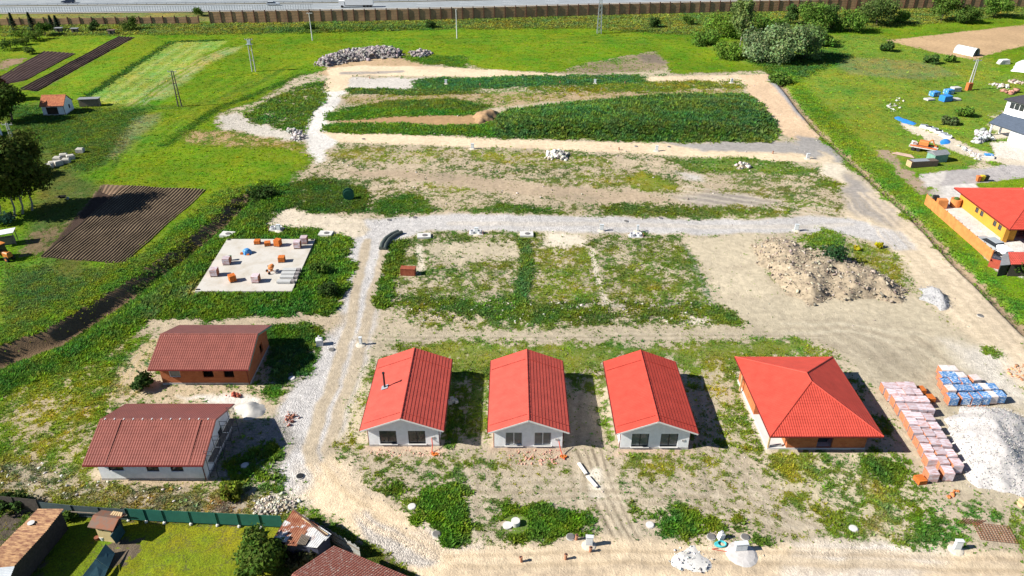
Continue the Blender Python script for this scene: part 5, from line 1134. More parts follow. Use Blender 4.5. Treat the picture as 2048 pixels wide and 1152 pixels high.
def car(label, loc, rz, paint_, L=4.5, w_=1.8, h_=1.5, kind='car', suv=False):
    t = thing('parked_car' if suv else 'car', label, kind, loc, rz); hw_ = w_ / 2
    prof = [(-L / 2, .35), (-L / 2, .8), (-L / 2 + .1, .92), (-L * .40, .98), (L * .20, .98), (L * .42, .85), (L / 2, .7), (L / 2, .35)]
    def loft(mb, pr, half, tape=0.0, inset=0.0):
        n = len(pr); mb.add([(x, -half, z) for x, z in pr] + [(x, half, z) for x, z in pr], [tuple(range(n)), tuple(reversed(range(n, 2 * n)))] + [((i + 1) % n, i, n + i, n + (i + 1) % n) for i in range(n)])
    m = MB(); loft(m, prof, hw_); m.build('body', paint_, t)
    c = [(-L * .46, .985), (-L * .38, h_ - .05), (L * .02, h_ - .02), (L * .20, .985)]
    m = MB(); q = hw_ - .06; tq = hw_ - .22
    m.add([(x, (-q if i in (0, 3) else -tq), z) for i, (x, z) in enumerate(c)] + [(x, (q if i in (0, 3) else tq), z) for i, (x, z) in enumerate(c)], [(0, 1, 2, 3), (7, 6, 5, 4), (0, 4, 5, 1), (2, 6, 7, 3)]); m.build('windows', CARGL, t)
    m = MB(); m.add([(c[1][0] - .06, -tq, h_ - .045), (c[2][0] + .06, -tq, h_ - .015), (c[2][0] + .06, tq, h_ - .015), (c[1][0] - .06, tq, h_ - .045), (c[1][0], -tq, h_ + .02), (c[2][0], -tq, h_ + .03), (c[2][0], tq, h_ + .03), (c[1][0], tq, h_ + .02)], [(4, 5, 6, 7), (0, 1, 5, 4), (1, 2, 6, 5), (2, 3, 7, 6), (3, 0, 4, 7)]); m.build('roof', paint_, t)
    for sx in (-.31, .31):
        for sy in (-1, 1):
            m = MB(); m.tube((sx * L, sy * (hw_ - .2), .32), (sx * L, sy * (hw_ + .01), .32), .32, .32, 14); wv = m.build('wheel', TYRE, t)
            m = MB(); m.tube((sx * L, sy * (hw_ + .0), .32), (sx * L, sy * (hw_ + .02), .32), .19, .19, 10); m.build('rim', GALV, wv)
    for sy in (-.6, .6):
        m = MB(); m.box(L / 2 - .02, L / 2 + .02, sy * hw_ - .18, sy * hw_ + .18, .6, .72); m.build('headlight', M('lamp_glass', (0.7, 0.7, 0.68), rough=.2), t)
    return t
car('dark blue car on the far carriageway at the top left', (-187, float(by(-187)) + 47, .36), R(3 + 180), M('navy_paint', (0.02, 0.03, 0.06), rough=.3, var=.05), L=5.2, w_=2.0, h_=1.8)
car('silver estate car on the near carriageway left of the white lorry', (-99, float(by(-99)) + 36, .36), R(4), M('silver_paint', (0.42, 0.45, 0.47), rough=.3, var=.05), L=5.2, w_=1.9)
t = thing('lorry', 'white box lorry on the motorway showing over the barrier', 'lorry', (-63, float(by(-63)) + 29.0, .36), R(4))
m = MB(); m.box(-5, 6.2, -1.25, 1.25, 1.0, 3.55); m.build('box_body', M('lorry_white', (0.75, 0.76, 0.78), rough=.5, var=.04), t); m = MB(); m.obox((-6.5, 0, .7), 2.2, 2.4, 2.3, 0, .25); m.build('cab', MATS['lorry_white'], t)
m = MB(); m.box(-7.62, -7.6, -1, 1, 1.9, 2.7); m.build('windscreen', CARGL, t)
for x_ in (-6.4, 2.5, 3.8, 5.1):
    for sy in (-1, 1): m = MB(); m.tube((x_, sy * 1.0, .5), (x_, sy * 1.25, .5), .5, .5, 12); m.build('wheel', TYRE, t)
m = MB(); m.box(-5.2, 6.0, -.5, .5, .6, .98); m.build('chassis', BLACKM, t)

# ------------------------------------------------------------------ poles
POLEW = M('pole_wood', (0.10, 0.085, 0.07), rough=.9, var=.25, scale=3); POLEC = M('pole_concrete', (0.40, 0.40, 0.39), rough=.9, var=.1)
def insul(parent, pts):
    for q in pts:
        m = MB(); m.lathe(q, [(.05, 0), (.09, .08), (.05, .16), (.09, .22), (.02, .3)], 8); m.build('insulator', M('insulator', (0.3, 0.22, 0.18), rough=.3), parent)
def twin_pole(label, u, v, h, mat, sp=.9, arm=True, spread=.5):
    p = GP(u, v); t = thing('utility_pole', label, 'utility pole', p)
    for s in (-1, 1): m = MB(); m.tube((s * sp / 2, 0, -.3), (s * sp / 2 * spread, 0, h), .17, .12, 10); m.build('pole', mat, t)
    m = MB()
    for z in (.35, .65): m.beam((-sp / 2, 0, h * z), (sp / 2, 0, h * z), .12, .14)
    m.build('brace', mat, t)
    if arm: m = MB(); m.beam((-1.1, 0, h - .25), (1.1, 0, h - .25), .14, .16); m.build('crossarm', GALV, t); insul(t, [(-1, 0, h - .15), (0, 0, h), (1, 0, h - .15)])
    return t
twin_pole('dark twin wooden utility pole in the meadow above the fork of tracks', 360, 213, 8.8, POLEW)
t = twin_pole('grey utility pole with transformer platform in the left meadow', 508, 143, 9.2, POLEC, sp=1.0, spread=.8)
m = MB(); m.box(-.9, .9, -.5, .5, 7.6, 7.7); m.build('platform', GALV, t); m = MB(); m.obox((0, 0, 7.72), .8, .6, 1.0); m.build('transformer', M('trafo_grey', (0.35, 0.42, 0.45), rough=.6), t)
twin_pole('pale twin utility pole beside the cottage wall at the left edge', 36, 312, 7.0, POLEC, sp=.7)
t = twin_pole('pale twin concrete pole with an orange base block, right field', 1937, 180, 8.0, POLEC, sp=.8)
m = MB(); m.obox((-.3, -.3, 0), 1.3, 1.0, 2.0, .2); m.build('base_block', M('orange_paint', (0.5, 0.13, 0.04), rough=.7, var=.2), t)
for u, v, h, lb, arm in ((625, 81, 8.8, 'white single pole with a short crossbar in the far meadow', True), (914, 77, 9.5, 'plain white pole in a weed ring in the far meadow', False)):
    p = GP(u, v); t = thing('utility_pole', lb, 'utility pole', p); m = MB(); m.tube((0, 0, -.2), (0, 0, h), .19, .11, 10); m.build('pole', M('white_pole', (0.55, 0.56, 0.55), rough=.8), t)
    m = MB(); m.beam((-.9 if arm else -.35, 0, h), (1.1 if arm else .35, 0, h), .16, .14); m.build('crossarm', MATS['white_pole'], t); insul(t, [(-.3, 0, h + .05), (.3, 0, h + .05)])
p = GP(1198, 67); t = thing('lattice_mast', 'grey steel lattice mast in the far meadow by the motorway', 'lattice mast', p); H_ = 17.0
for sx, sy in ((-1, -1), (1, -1), (1, 1), (-1, 1)): m = MB(); m.beam((sx * .75, sy * .75, 0), (sx * .3, sy * .3, H_), .14, .14); m.build('leg', GALV, t)
m = MB(); nz = 12
for k in range(nz):
    a, b = k / nz, (k + 1) / nz; r0, r1 = .75 - .45 * a, .75 - .45 * b; c0 = [(-r0, -r0), (r0, -r0), (r0, r0), (-r0, r0)]; c1 = [(-r1, -r1), (r1, -r1), (r1, r1), (-r1, r1)]
    for i in range(4):
        j = (i + 1) % 4; m.beam((*c0[i], a * H_), (*c1[j], b * H_), .07, .07); m.beam((*c0[j], a * H_), (*c1[i], b * H_), .07, .07)
m.build('lattice', GALV, t)
m = MB(); m.beam((-2, 0, H_ - 1), (2, 0, H_ - 1), .2, .2); m.build('crossarm', GALV, t)

# ------------------------------------------------------------------ trees and bushes
LEAF = Mvcol('tree_leaf', trans=.3)
BARK = M('bark', (0.13, 0.10, 0.075), rough=.95, var=.3, scale=4); BIRCH = M('pale_bark', (0.24, 0.22, 0.18), rough=.9, var=.3, scale=3)
def foliage(lobes, n, size, rgb, parent, name='crown', var=.5, droop=0.0):
    L = np.array([(*c, *r) for c, r in lobes], float); wgt = L[:, 3] * L[:, 4] * L[:, 5]; k = rng.choice(len(L), n, p=wgt / wgt.sum())
    d = rng.normal(0, 1, (n, 3)); d /= np.linalg.norm(d, axis=1)[:, None]; rad = rng.random(n) ** .45
    C = L[k, :3] + d * rad[:, None] * L[k, 3:] * (1 + .12 * rng.normal(0, 1, (n, 1)))
    C[:, 2] = np.maximum(C[:, 2], .05)
    s = size * (.5 + rng.random(n)); nn = d * .8 + rng.normal(0, .6, (n, 3)); nn[:, 2] += .25; nn /= np.linalg.norm(nn, axis=1)[:, None]
    a = np.cross(nn, rng.normal(0, 1, (n, 3))); a /= np.linalg.norm(a, axis=1)[:, None]; b = np.cross(nn, a)
    V = np.stack([C - a * s[:, None] * .55 - b * s[:, None] * .4, C + a * s[:, None] * .55 - b * s[:, None] * .3, C + b * s[:, None] * .6], 1)
    lt = .8 + .45 * rng.random(len(L)); tint = np.array(rgb)[None] * lt[k][:, None] * (1 - var / 2 + var * rng.random((n, 1))) * (1 + rng.normal(0, .1, (n, 3)))
    return np_mesh(name, V.reshape(-1, 3), np.arange(3 * n).reshape(-1, 3), LEAF, parent, tint=np.repeat(np.clip(tint, .004, .5), 3, 0))
def tree(name, label, cat, u, v, h, rx, rgb, n, size, trunk=None, base=.25, lobes_n=9, bark=None, group=None, p=None, tall=1.0):
    p = GP(u, v) if p is None else p; t = thing(name, label, cat, p, 0, group); zc = h * (base + (1 - base) / 2); rz_ = h * (1 - base) / 2 * tall
    lobes = [((0, 0, zc), (rx * .6, rx * .6, rz_ * .75))]
    for i in range(lobes_n):
        a = i * 2.4 + rng.random(); q = rng.uniform(-.75, .85); rr = math.sqrt(max(0, 1 - q * q)) * rx * .66
        r = rx * rng.uniform(.22, .56); lobes.append(((rr * math.cos(a), rr * math.sin(a), zc + q * rz_ * .8), (r, r, r * .85)))
    foliage(lobes, n, size, rgb, t)
    if trunk:
        m = MB(); pts = [Vector((0, 0, -.2)), Vector((.06 * h * .3, .02 * h, h * base)), Vector((.03 * h, 0, zc)), Vector((.02 * h, .01 * h, h * .85))]; rs = [trunk, trunk * .75, trunk * .5, trunk * .15]
        for i in range(3): m.tube(pts[i], pts[i + 1], rs[i], rs[i + 1], 9)
        for c, r in lobes[1:6]: m.tube(pts[1].lerp(pts[2], rng.random()), Vector(c), trunk * .3, trunk * .08, 6)
        m.build('trunk', bark or BARK, t)
    return t
TG = (0.10, 0.14, 0.02); DG = (0.04, 0.075, 0.018); MG = (0.075, 0.135, 0.022); GG = (0.09, 0.13, 0.05); YG = (0.14, 0.17, 0.02)
# left edge grove
for u, v, h, rx, lb, cl, n in ((29, 432, 15.0, 4.2, 'tall bare-trunked tree at the left edge, left one of the grove', (0.075, 0.10, 0.02), 4200), (45, 428, 16.0, 4.6, 'tall bare-trunked tree at the left edge, middle of the grove', (0.065, 0.09, 0.018), 4600),
                               (64, 421, 15.0, 4.8, 'tall bare-trunked tree at the left edge, right one of the grove', (0.08, 0.105, 0.02), 4200), (0, 428, 15, 4.6, 'tall dark tree cut by the left frame edge beside the grove', DG, 3800)):
    tree('tree', lb, 'tree', u, v, h, rx, cl, int(n * 1.5), .45, trunk=.2, base=.09, lobes_n=18, bark=BIRCH, group='grove at the left edge')
tree('bush', 'yellow-green bush behind the grove near the white blocks', 'bush', 78, 352, 3.2, 2.6, TG, 1300, .35, base=0)
tree('bush', 'dark bush at the left edge below the twin pole', 'bush', 22, 345, 4.0, 3.2, DG, 1500, .4, base=0)
tree('bush', 'blue-green bush at the foot of the grove, left frame edge', 'bush', 4, 448, 2.2, 2.2, (0.03, 0.08, 0.05), 800, .3, base=0)
tree('tree', 'broad dark leafy tree beside the orange roofed cottage', 'tree', 24, 240, 8.5, 5.0, (0.05, 0.085, 0.014), 4200, .5, trunk=.3, base=.15, lobes_n=13)
tree('tree', 'reddish-leaved tree behind the broad dark tree at the left edge', 'tree', 6, 200, 6.5, 2.6, (0.085, 0.035, 0.025), 1300, .45, trunk=.15)
def spruce(label, u, v, h, r, n=900):
    p = GP(u, v); t = thing('spruce_tree', label, 'spruce', p, 0, 'spruces by the low barrier'); m = MB(); m.tube((0, 0, 0), (0, 0, h * .95), .12, .03, 7); m.build('trunk', BARK, t)
    z = rng.random(n) ** .7; zz = z * h; rad = (1 - z) * r * (.75 + .25 * np.sin(z * 40)) * rng.random(n) ** .4; a = rng.random(n) * 6.283
    C = np.stack([np.cos(a) * rad, np.sin(a) * rad, zz + .15], 1); o = np.stack([np.cos(a), np.sin(a), -.45 * np.ones(n)], 1) * .45; sd_ = np.stack([-np.sin(a), np.cos(a), 0 * a], 1) * .22
    V = np.stack([C - sd_, C + sd_, C + o], 1); tint = np.array((0.022, 0.042, 0.022))[None] * (.6 + .9 * rng.random((n, 1)))
    np_mesh('crown', V.reshape(-1, 3), np.arange(3 * n).reshape(-1, 3), LEAF, t, tint=np.repeat(tint, 3, 0) * np.ones((1, 3)))
spruce('dark spruce, leftmost in front of the low barrier', 30, 62, 6.2, 1.8); spruce('dark spruce, second from left in front of the low barrier', 66, 62, 6.4, 1.9)
spruce('dark spruce, third from left in front of the low barrier', 106, 60, 5.0, 1.7); spruce('dark spruce beside the little huts at far left', 117, 61, 5.2, 1.7)
for u, v, h, rx, lb, cl, n, tr in ((91, 71, 4.2, 2.7, 'round green tree in front of the spruces, far left', (0.055, 0.11, 0.016), 1500, .15), (72, 80, 3.0, 3.6, 'spreading orchard tree, upper row at far left', (0.085, 0.14, 0.02), 1000, .12), (38, 78, 2.6, 2.6, 'orchard tree at far left beside the upper spreading one', (0.10, 0.16, 0.02), 800, .1),
                                   (22, 99, 3.2, 3.4, 'spreading orchard tree, lower left near the ploughed strip', (0.07, 0.12, 0.02), 1000, .12), (48, 90, 2.4, 2.2, 'small orchard tree between the two spreading ones', (0.10, 0.15, 0.025), 600, .1), (60, 108, 2.2, 1.8, 'small pale orchard tree above the dark ploughed plot', (0.10, 0.15, 0.03), 500, .1),
                                   (191, 62, 3.6, 2.2, 'dark round bush at the low barrier beside the hut row', DG, 900, None), (262, 60, 4.2, 3.4, 'wide olive bush at the right end of the hut row', (0.06, 0.10, 0.016), 1400, None), (397, 32, 3.4, 2.4, 'bush growing behind the step between the two barriers', MG, 700, None),
                                   (860, 56, 2.4, 2.2, 'low dark bush on the verge in the middle of the barrier', DG, 600, None), (618, 60, 2.4, 2.2, 'low dark bush at the foot of the white crossbar pole', MG, 600, None), (1308, 55, 3.6, 2.5, 'dark round bush on the verge right of the lattice mast', DG, 1100, None), (1378, 50, 3.4, 2.3, 'dark bush on the verge left of the tall slender tree', MG, 800, None)):
    tree('tree' if tr else 'bush', lb, 'tree' if tr else 'bush', u, v, h, rx, cl, n, .38, trunk=tr, base=.2 if tr else 0)
# grove on the right, along the drain
for u, v, h, rx, lb, cl, n, b_, tr in ((1478, 100, 17.0, 4.6, 'tall loose slender tree with pale trunk, highest tree at the top', (0.11, 0.15, 0.045), 5200, .22, .22), (1440, 74, 8.0, 6.5, 'low green tree left of the tall slender tree', (0.09, 0.15, 0.02), 1800, .05, .15), (1500, 86, 9.5, 6.0, 'dense tree between the slender tree and the silvery leafy tree', MG, 1800, .05, .2),
                                       (1522, 120, 9.5, 6.6, 'silvery green tree, left one beside the drain', (0.12, 0.165, 0.075), 3400, .05, .2), (1568, 124, 11.5, 7.4, 'big silvery tree beside the drain, middle of the grove', (0.115, 0.16, 0.065), 4800, .05, .25), (1608, 118, 9.0, 6.0, 'dark leafy tree at the right of the grove', (0.09, 0.14, 0.045), 2800, .05, .2),
                                       (1412, 90, 5.5, 5.5, 'low bush at the left foot of the tall slender tree', MG, 1300, 0, None), (1462, 116, 5.0, 5.5, 'bushy growth in front of the tall slender tree', (0.085, 0.145, 0.02), 1400, 0, None), (1540, 90, 9.0, 6.0, 'green tree behind the silvery leafy trees', MG, 2000, .05, .2), (1618, 88, 7.5, 6.0, 'shrubby tree between the leafy trees and the barrier', MG, 1700, .05, .15), (1580, 48, 7.5, 2.6, 'upright dark tree by the barrier behind the leafy trees', DG, 1500, .05, .15), (1625, 62, 11.0, 6.6, 'broad dark green tree by the barrier right of the leafy trees', MG, 3200, .05, .2), (1652, 54, 8.5, 4.4, 'dark tree merging with the broad tree by the barrier', (0.045, 0.085, 0.02), 2200, .05, .2), (1698, 64, 8.0, 5.2, 'round mid green tree above the drain by the barrier', MG, 1900, .05, .2),
                                       (1752, 50, 10.5, 7.2, 'wide olive tree in front of the barrier above the tilled field', (0.055, 0.085, 0.022), 3200, .03, .2), (1800, 47, 4.5, 3.0, 'low bush right of the wide olive tree', MG, 900, 0, None), (1882, 42, 10.0, 5.6, 'dark tree above the tilled field, left of two', (0.06, 0.10, 0.018), 2800, .05, .2), (1932, 46, 7.0, 5.2, 'low dark tree above the tilled field, right of two', (0.055, 0.095, 0.018), 1700, .03, .15), (1988, 35, 8.6, 5.4, 'round tree at the far right in front of the barrier', MG, 2400, .05, .2),
                                       (1772, 102, 2.6, 2.5, 'dark bush on the rough ground left of the tilled field', DG, 700, 0, None), (1862, 126, 2.2, 2.4, 'dark bush at the lower edge of the tilled field', DG, 600, 0, None), (1898, 124, 1.6, 2.0, 'low bush left of the greenhouse below the field', MG, 400, 0, None), (1560, 165, 2.8, 3.0, 'dark bush overhanging the drain at its top', MG, 800, 0, None), (1650, 92, 3.0, 3.5, 'brushy thicket where the drain meets the grove', MG, 900, 0, None), (1925, 232, 2.0, 2.2, 'dark green bush near the path to the white house', MG, 500, 0, None), (1898, 248, 1.6, 1.8, 'brown-green bush beside the white slab stack', (0.05, 0.07, 0.025), 400, 0, None)):
    tree('tree' if tr else 'bush', lb, 'tree' if tr else 'bush', u, v, h, rx, tuple(c * 1.5 for c in cl), int(n * 1.5), .5, trunk=tr, base=b_, bark=BIRCH if 'pale' in lb else BARK, lobes_n=12)
for u, v, h, rx, lb, cl, n in ((1655, 527, 2.6, 3.0, 'round dark bush growing on the rubble heap', (0.035, 0.085, 0.03), 1500), (1625, 512, 1.8, 2.4, 'lighter green bush on the back of the rubble heap', MG, 900), (285, 778, 2.0, 1.3, 'dark bush at the corner of the brick house', (0.035, 0.07, 0.016), 900), (466, 992, 1.5, 1.1, 'yellow-green bush between the scaffolded house and the green fence', YG, 700),
                                (523, 1145, 4.2, 2.6, 'dark leafy tree beside the patched rusty shed', (0.075, 0.125, 0.02), 4200), (562, 1120, 1.8, 1.2, 'weedy bush under the wall of the patched shed', MG, 700), (600, 1140, 1.6, 1.6, 'tangled brown-green bush between shed and tiled roof', (0.06, 0.065, 0.03), 900), (30, 1015, 1.6, 1.4, 'dark bush inside the dark board fence, bottom left', DG, 600), (140, 1036, 1.0, .8, 'small green bush at the fence corner behind the rusted shed', MG, 400),
                                (2040, 545, 2.2, 2.6, 'leafy bush at the right edge below the red tiled shed', (0.06, 0.12, 0.02), 1200), (525, 392, 2.0, 2.6, 'dark shrub at the top end of the stream ditch', DG, 900), (655, 590, 1.5, 1.8, 'shrub at the lower right corner of the slab plot', DG, 700), (640, 545, 1.6, 1.6, 'shrub beside the right edge of the slab', MG, 700), (1757, 495, .8, .7, 'small yellow-flowering bush at the haul road edge', (0.42, 0.36, 0.01), 260), (1714, 502, .7, .6, 'small yellow-flowering bush left of the other one', (0.38, 0.34, 0.02), 200)):
    tree('tree' if '4.2' == str(h) else 'bush', lb, 'tree' if h > 4 else 'bush', u, v, h, rx, cl, n, .3 if v > 480 else .4, trunk=.1 if h > 4 else None, base=0)

# ------------------------------------------------------------------ cottage and things at the left edge
TILEO = Mmix('orange_tile', (0.46, 0.17, 0.075), (0.30, 0.095, 0.05), 2.0, .4, .65, rough=.85)
t, ro = gable_house('cottage', 'small white cottage with orange tiled roof under the broad dark tree', 'house', (-107.6, 177.3, 0), R(95), 4.6, 5.2, 2.35, 4.3, TILEO, WHITEW, .3, .15, .3, front_ops=((2.3, 3.1, .9, 1.9),), left_ops=((.9, 3.6, 0, 2.0),))
window(t, (-2.3, 0, 0), (1, 0, 0), (0, -1, 0), 2.3, 3.1, .9, 1.9, 0, OLDWOOD, GLASS)
m = MB(); m.box(-2.1, -2.06, 1.6, 4.3, 0, 2.0); m.build('barn_door', M('dark_door', (0.045, 0.03, 0.022), rough=.9, var=.2), t)
p = G(16, 272); t, ro = gable_house('cottage', 'white cottage gable cut by the left frame edge beside the twin pole', 'house', (-114.6, 156.5, 0), R(75), 7.0, 8.0, 3.2, 5.6, TILEO, WHITEW, .3, .2, .3, front_ops=((2.0, 3.0, 1.0, 2.2),))
window(t, (-3.5, 0, 0), (1, 0, 0), (0, -1, 0), 2.0, 3.0, 1.0, 2.2, 0, OLDWOOD, GLASS)
p = GP(182, 212); t = thing('wood_store', 'low grey firewood store beside the orange roofed cottage', 'wood store', (p.x, p.y, p.z), R(8)); m = MB()
m.beam((-2.5, 0, 1.95), (2.5, 0, 1.95), 2.0, .1); m.build('roof', M('grey_felt', (0.20, 0.21, 0.22), rough=.8, var=.2), t); m = MB(); m.box(-2.3, 2.3, -.5, .6, 0, 1.7); m.build('log_stack', OLDWOOD, t)
for x_ in (-2.3, 2.3): m = MB(); m.box(x_ - .06, x_ + .06, -.85, -.73, 0, 1.9); m.build('post', OLDWOOD, t)
for i, (u, v, a) in enumerate(((98, 336, .2), (106, 331, .5), (116, 322, .1), (117, 330, .9), (128, 316, .4), (133, 325, .2), (142, 318, .6), (161, 305, .1))):
    p = GP(u, v); nm = ('first', 'second', 'third', 'fourth', 'fifth', 'sixth', 'seventh')[i] if i < 7 else ''
    t = thing('stone_block', 'pale weathered block in the pile near the fork of tracks, %s from left' % nm if i < 7 else 'single pale weathered block apart from the block pile', 'stone block', p, a, 'pale blocks in the left meadow')
    m = MB(); m.obox((0, 0, 0), 1.5, 1.2, .95, 0, .18, .06); m.build('block', M('weathered_block', (0.42, 0.40, 0.35), rough=.95, var=.25, scale=2, bump=.4), t)
for u, v, lb, rm in ((119, 64, 'tiny hut with pale roof beside the spruces, leftmost', GALV), (151, 65, 'tiny hut with grey roof, middle of the hut row', MATS['grey_felt']), (224, 68, 'tiny brown hut, rightmost of the hut row', M('brown_roof', (0.14, 0.09, 0.07), var=.2))):
    p = GP(u, v); t = thing('hut', lb, 'hut', p, R(4), 'tiny huts at far left'); m = MB(); m.box(-1.0, 1.0, -.7, .7, 0, 1.3); m.build('wall', OLDWOOD, t); m = MB(); m.beam((-1.3, 0, 1.42), (1.3, 0, 1.42), 1.9, .12); m.build('roof', rm, t); m = MB(); m.box(-.3, .3, -.73, -.705, .05, 1.1); m.build('door', BLACKM, t)
p = GP(127, 399); t = thing('wheelbarrow', 'dark wheelbarrow in the tree shade beside the furrowed plot', 'wheelbarrow', p, R(10)); m = MB(); m.add([(-.7, -.4, .75), (.6, -.4, .75), (.6, .4, .75), (-.7, .4, .75), (-.4, -.25, .35), (.35, -.25, .35), (.35, .25, .35), (-.4, .25, .35)], [(4, 5, 6, 7), (0, 1, 5, 4), (1, 2, 6, 5), (2, 3, 7, 6), (3, 0, 4, 7)]); m.build('tray', BLACKM, t)
m = MB(); m.tube((.75, -.06, .25), (.75, .06, .25), .26, .26, 14); m.build('wheel', GALV, t); m = MB()
for y in (-.28, .28): m.beam((.75, y * .3, .27), (-1.3, y, .7), .05, .05); m.beam((-.4, y, .6), (-.45, y, 0), .05, .05)
m.build('handle_frame', OLDWOOD, t)
p = GP(10, 518); t = thing('tractor', 'small orange tractor parked under the trees at the left edge', 'tractor', p, R(-25)); TO = M('tractor_orange', (0.45, 0.16, 0.03), rough=.5, var=.2)
m = MB(); m.obox((.8, 0, .7), 1.7, .8, .8, 0, .15); m.build('bonnet', TO, t); m = MB(); m.obox((-.6, 0, .9), 1.3, 1.4, 1.5, 0, .1); m.build('cab', CARGL, t); m = MB(); m.box(-1.35, .15, -.8, .8, 2.41, 2.52); m.build('cab_roof', TO, t)
for x_, r_, w2 in ((-.8, .75, .9), (1.3, .42, .65)):
    for s in (-1, 1): m = MB(); m.tube((x_, s * w2, r_), (x_, s * (w2 - .3), r_), r_, r_, 16); wv = m.build('wheel', TYRE, t); m = MB(); m.tube((x_, s * (w2 + .01), r_), (x_, s * (w2 - .02), r_), r_ * .5, r_ * .5, 12); m.build('rim', TO, wv)
p = GP(12, 488); t = thing('shelter', 'low lean-to with pale sheet roof behind the orange tractor', 'shelter', p, R(20)); m = MB(); m.beam((-1.8, 0, 2.0), (1.8, 0, 2.2), 2.0, .08); m.build('roof', MATS['white_sack'], t)
for x_, y_ in ((-1.6, -.8), (1.6, -.8), (1.6, .8), (-1.6, .8)): m = MB(); m.box(x_ - .05, x_ + .05, y_ - .05, y_ + .05, 0, 1.97); m.build('post', OLDWOOD, t)
m = MB(); m.obox((0, .2, 0), 2.6, 1.0, 1.1); m.build('stored_wood', OLDWOOD, t)

# ------------------------------------------------------------------ yards at the bottom left
RUST = Mmix('rusty_sheet', (0.20, 0.085, 0.05), (0.50, 0.30, 0.15), 1.8, .38, .62, rough=.75, stretch=(1, 3, 1)); RUSTB = Mmix('mixed_rust', (0.24, 0.085, 0.045), (0.56, 0.54, 0.52), 1.1, .46, .56, rough=.7); RUSTD = Mmix('red_rust', (0.21, 0.065, 0.032), (0.34, 0.16, 0.09), 1.5, .4, .65, rough=.8)
def sheet(mb, A, B, C, D, pitch=.22, amp=.035, th=.03):
    """corrugated sheet A-B-C-D, waves across A-B"""
    A, B, C, D = map(Vector, (A, B, C, D)); n = max(4, int((B - A).length / pitch * 4)); nn = (B - A).cross(D - A).normalized()
    if nn.z < 0: nn = -nn
    v = []
    for i in range(n + 1):
        s = i / n; o = nn * (amp * math.cos(s * (B - A).length / pitch * 6.283)); v += [A.lerp(B, s) + o, D.lerp(C, s) + o, A.lerp(B, s) + o - nn * th, D.lerp(C, s) + o - nn * th]
    f = []
    for i in range(n): a, b = 4 * i, 4 * i + 4; f += [(a, b, b + 1, a + 1), (b + 2, a + 2, a + 3, b + 3), (a, a + 2, b + 2, b), (a + 1, b + 1, b + 3, a + 3)]
    f += [(0, 1, 3, 2), (4 * n, 4 * n + 2, 4 * n + 3, 4 * n + 1)]
    mb.add(v, f)
t = thing('shed', 'long shed under a rusty corrugated roof at the bottom left', 'shed', (-42.6, 45, 0))
def loc_(p): return (p[0] + 42.6, p[1] - 45, p[2])
m = MB(); sheet(m, loc_((-43.3, 48.15, 2.45)), loc_((-41.5, 45.6, 2.45)), (0, 0, 0), (0, 0, 0)) if 0 else None
a1, a2 = G(75, 1018, 2.5), G(127, 1018, 2.4); b1, b2 = G(34, 1061, 2.5), G(92, 1062, 2.4)
sheet(m, loc_(a1), loc_(b1), loc_(b2), loc_(a2)); m.build('rear_roof', RUST, t)
c1, c2 = G(40, 1053, 2.62), G(97, 1057, 2.5); d1, d2 = G(-75, 1170, 2.62), G(10, 1152, 2.5); m = MB(); sheet(m, loc_(c1), loc_(d1), loc_(d2), loc_(c2)); m.build('front_roof', RUST, t)
m = MB(); q = [loc_(x) for x in (a1, a2, d2, d1)]; ins_ = .12; cx_ = sum(p[0] for p in q) / 4; cy_ = sum(p[1] for p in q) / 4
m.prism([(p[0] + (cx_ - p[0]) * .1, p[1] + (cy_ - p[1]) * .04) for p in q][::-1], 0, 2.33); m.build('wall', M('dark_boards', (0.06, 0.05, 0.042), rough=.95, var=.35, scale=4), t)
m = MB(); e0 = G(-5, 1136, 2.72); e1 = G(29, 1133, 2.62); e2 = G(18, 1160, 2.62); e3 = G(-20, 1162, 2.72); sheet(m, loc_(e0), loc_(e3), loc_(e2), loc_(e1), .16); m.build('zinc_sheet', M('zinc', (0.55, 0.58, 0.60), rough=.5, var=.1, metal=.3), t)
p = G(62, 1046, 2.55); m = MB(); m.lathe(loc_((p.x, p.y, 2.56)), [(.3, 0), (.3, .04), (.02, .05)], 14); m.build('pale_disc', CONCL, t)
t = thing('hut', 'little cream hut with brown felt gable roof at the yard fence', 'hut', (-36.7, 46.9, 0), R(-10))
m = MB(); facade(m, (-.85, -.35, 0), (1, 0, 0), (0, -1, 0), 1.5, 2.0, ((.6, .8, 1.3, 1.5),), .1); m.build('front_wall', M('cream_wall', (0.48, 0.38, 0.19), rough=.9, var=.15), t); m = MB(); m.box(-.85, .65, -.2, 1.1, 0, 2.0); m.build('wall', MATS['dark_boards'], t)
m = MB(); A_ = [(-1.3, -.65, 2.02), (1.25, -.65, 2.02), (1.25, .35, 2.45), (-1.3, .35, 2.45), (1.25, 1.35, 2.05), (-1.3, 1.35, 2.05)]; m.add(A_ + [(x, y, z - .08) for x, y, z in A_], [(0, 1, 2, 3), (3, 2, 4, 5), (6, 9, 8, 7), (9, 11, 10, 8), (0, 6, 7, 1), (4, 10, 11, 5), (1, 7, 8, 2), (2, 8, 10, 4), (0, 3, 9, 6), (3, 5, 11, 9)]); m.build('roof', Mmix('brown_felt', (0.22, 0.08, 0.04), (0.15, 0.10, 0.075), 1.4, .4, .6), t)
m = MB()
for k in range(5): m.obox((.1 + k * .22, 1.0, 2.18), .16, .5, .1, .1 * k)
m.build('loose_lath', TIMBER, t)
t = thing('cold_frame', 'long dark blue-green sheet cover leaning in the yard below the cream hut', 'cold frame', (-36, 44, 0)); TEAL = M('teal_sheet', (0.035, 0.085, 0.105), rough=.5, var=.25, scale=2)
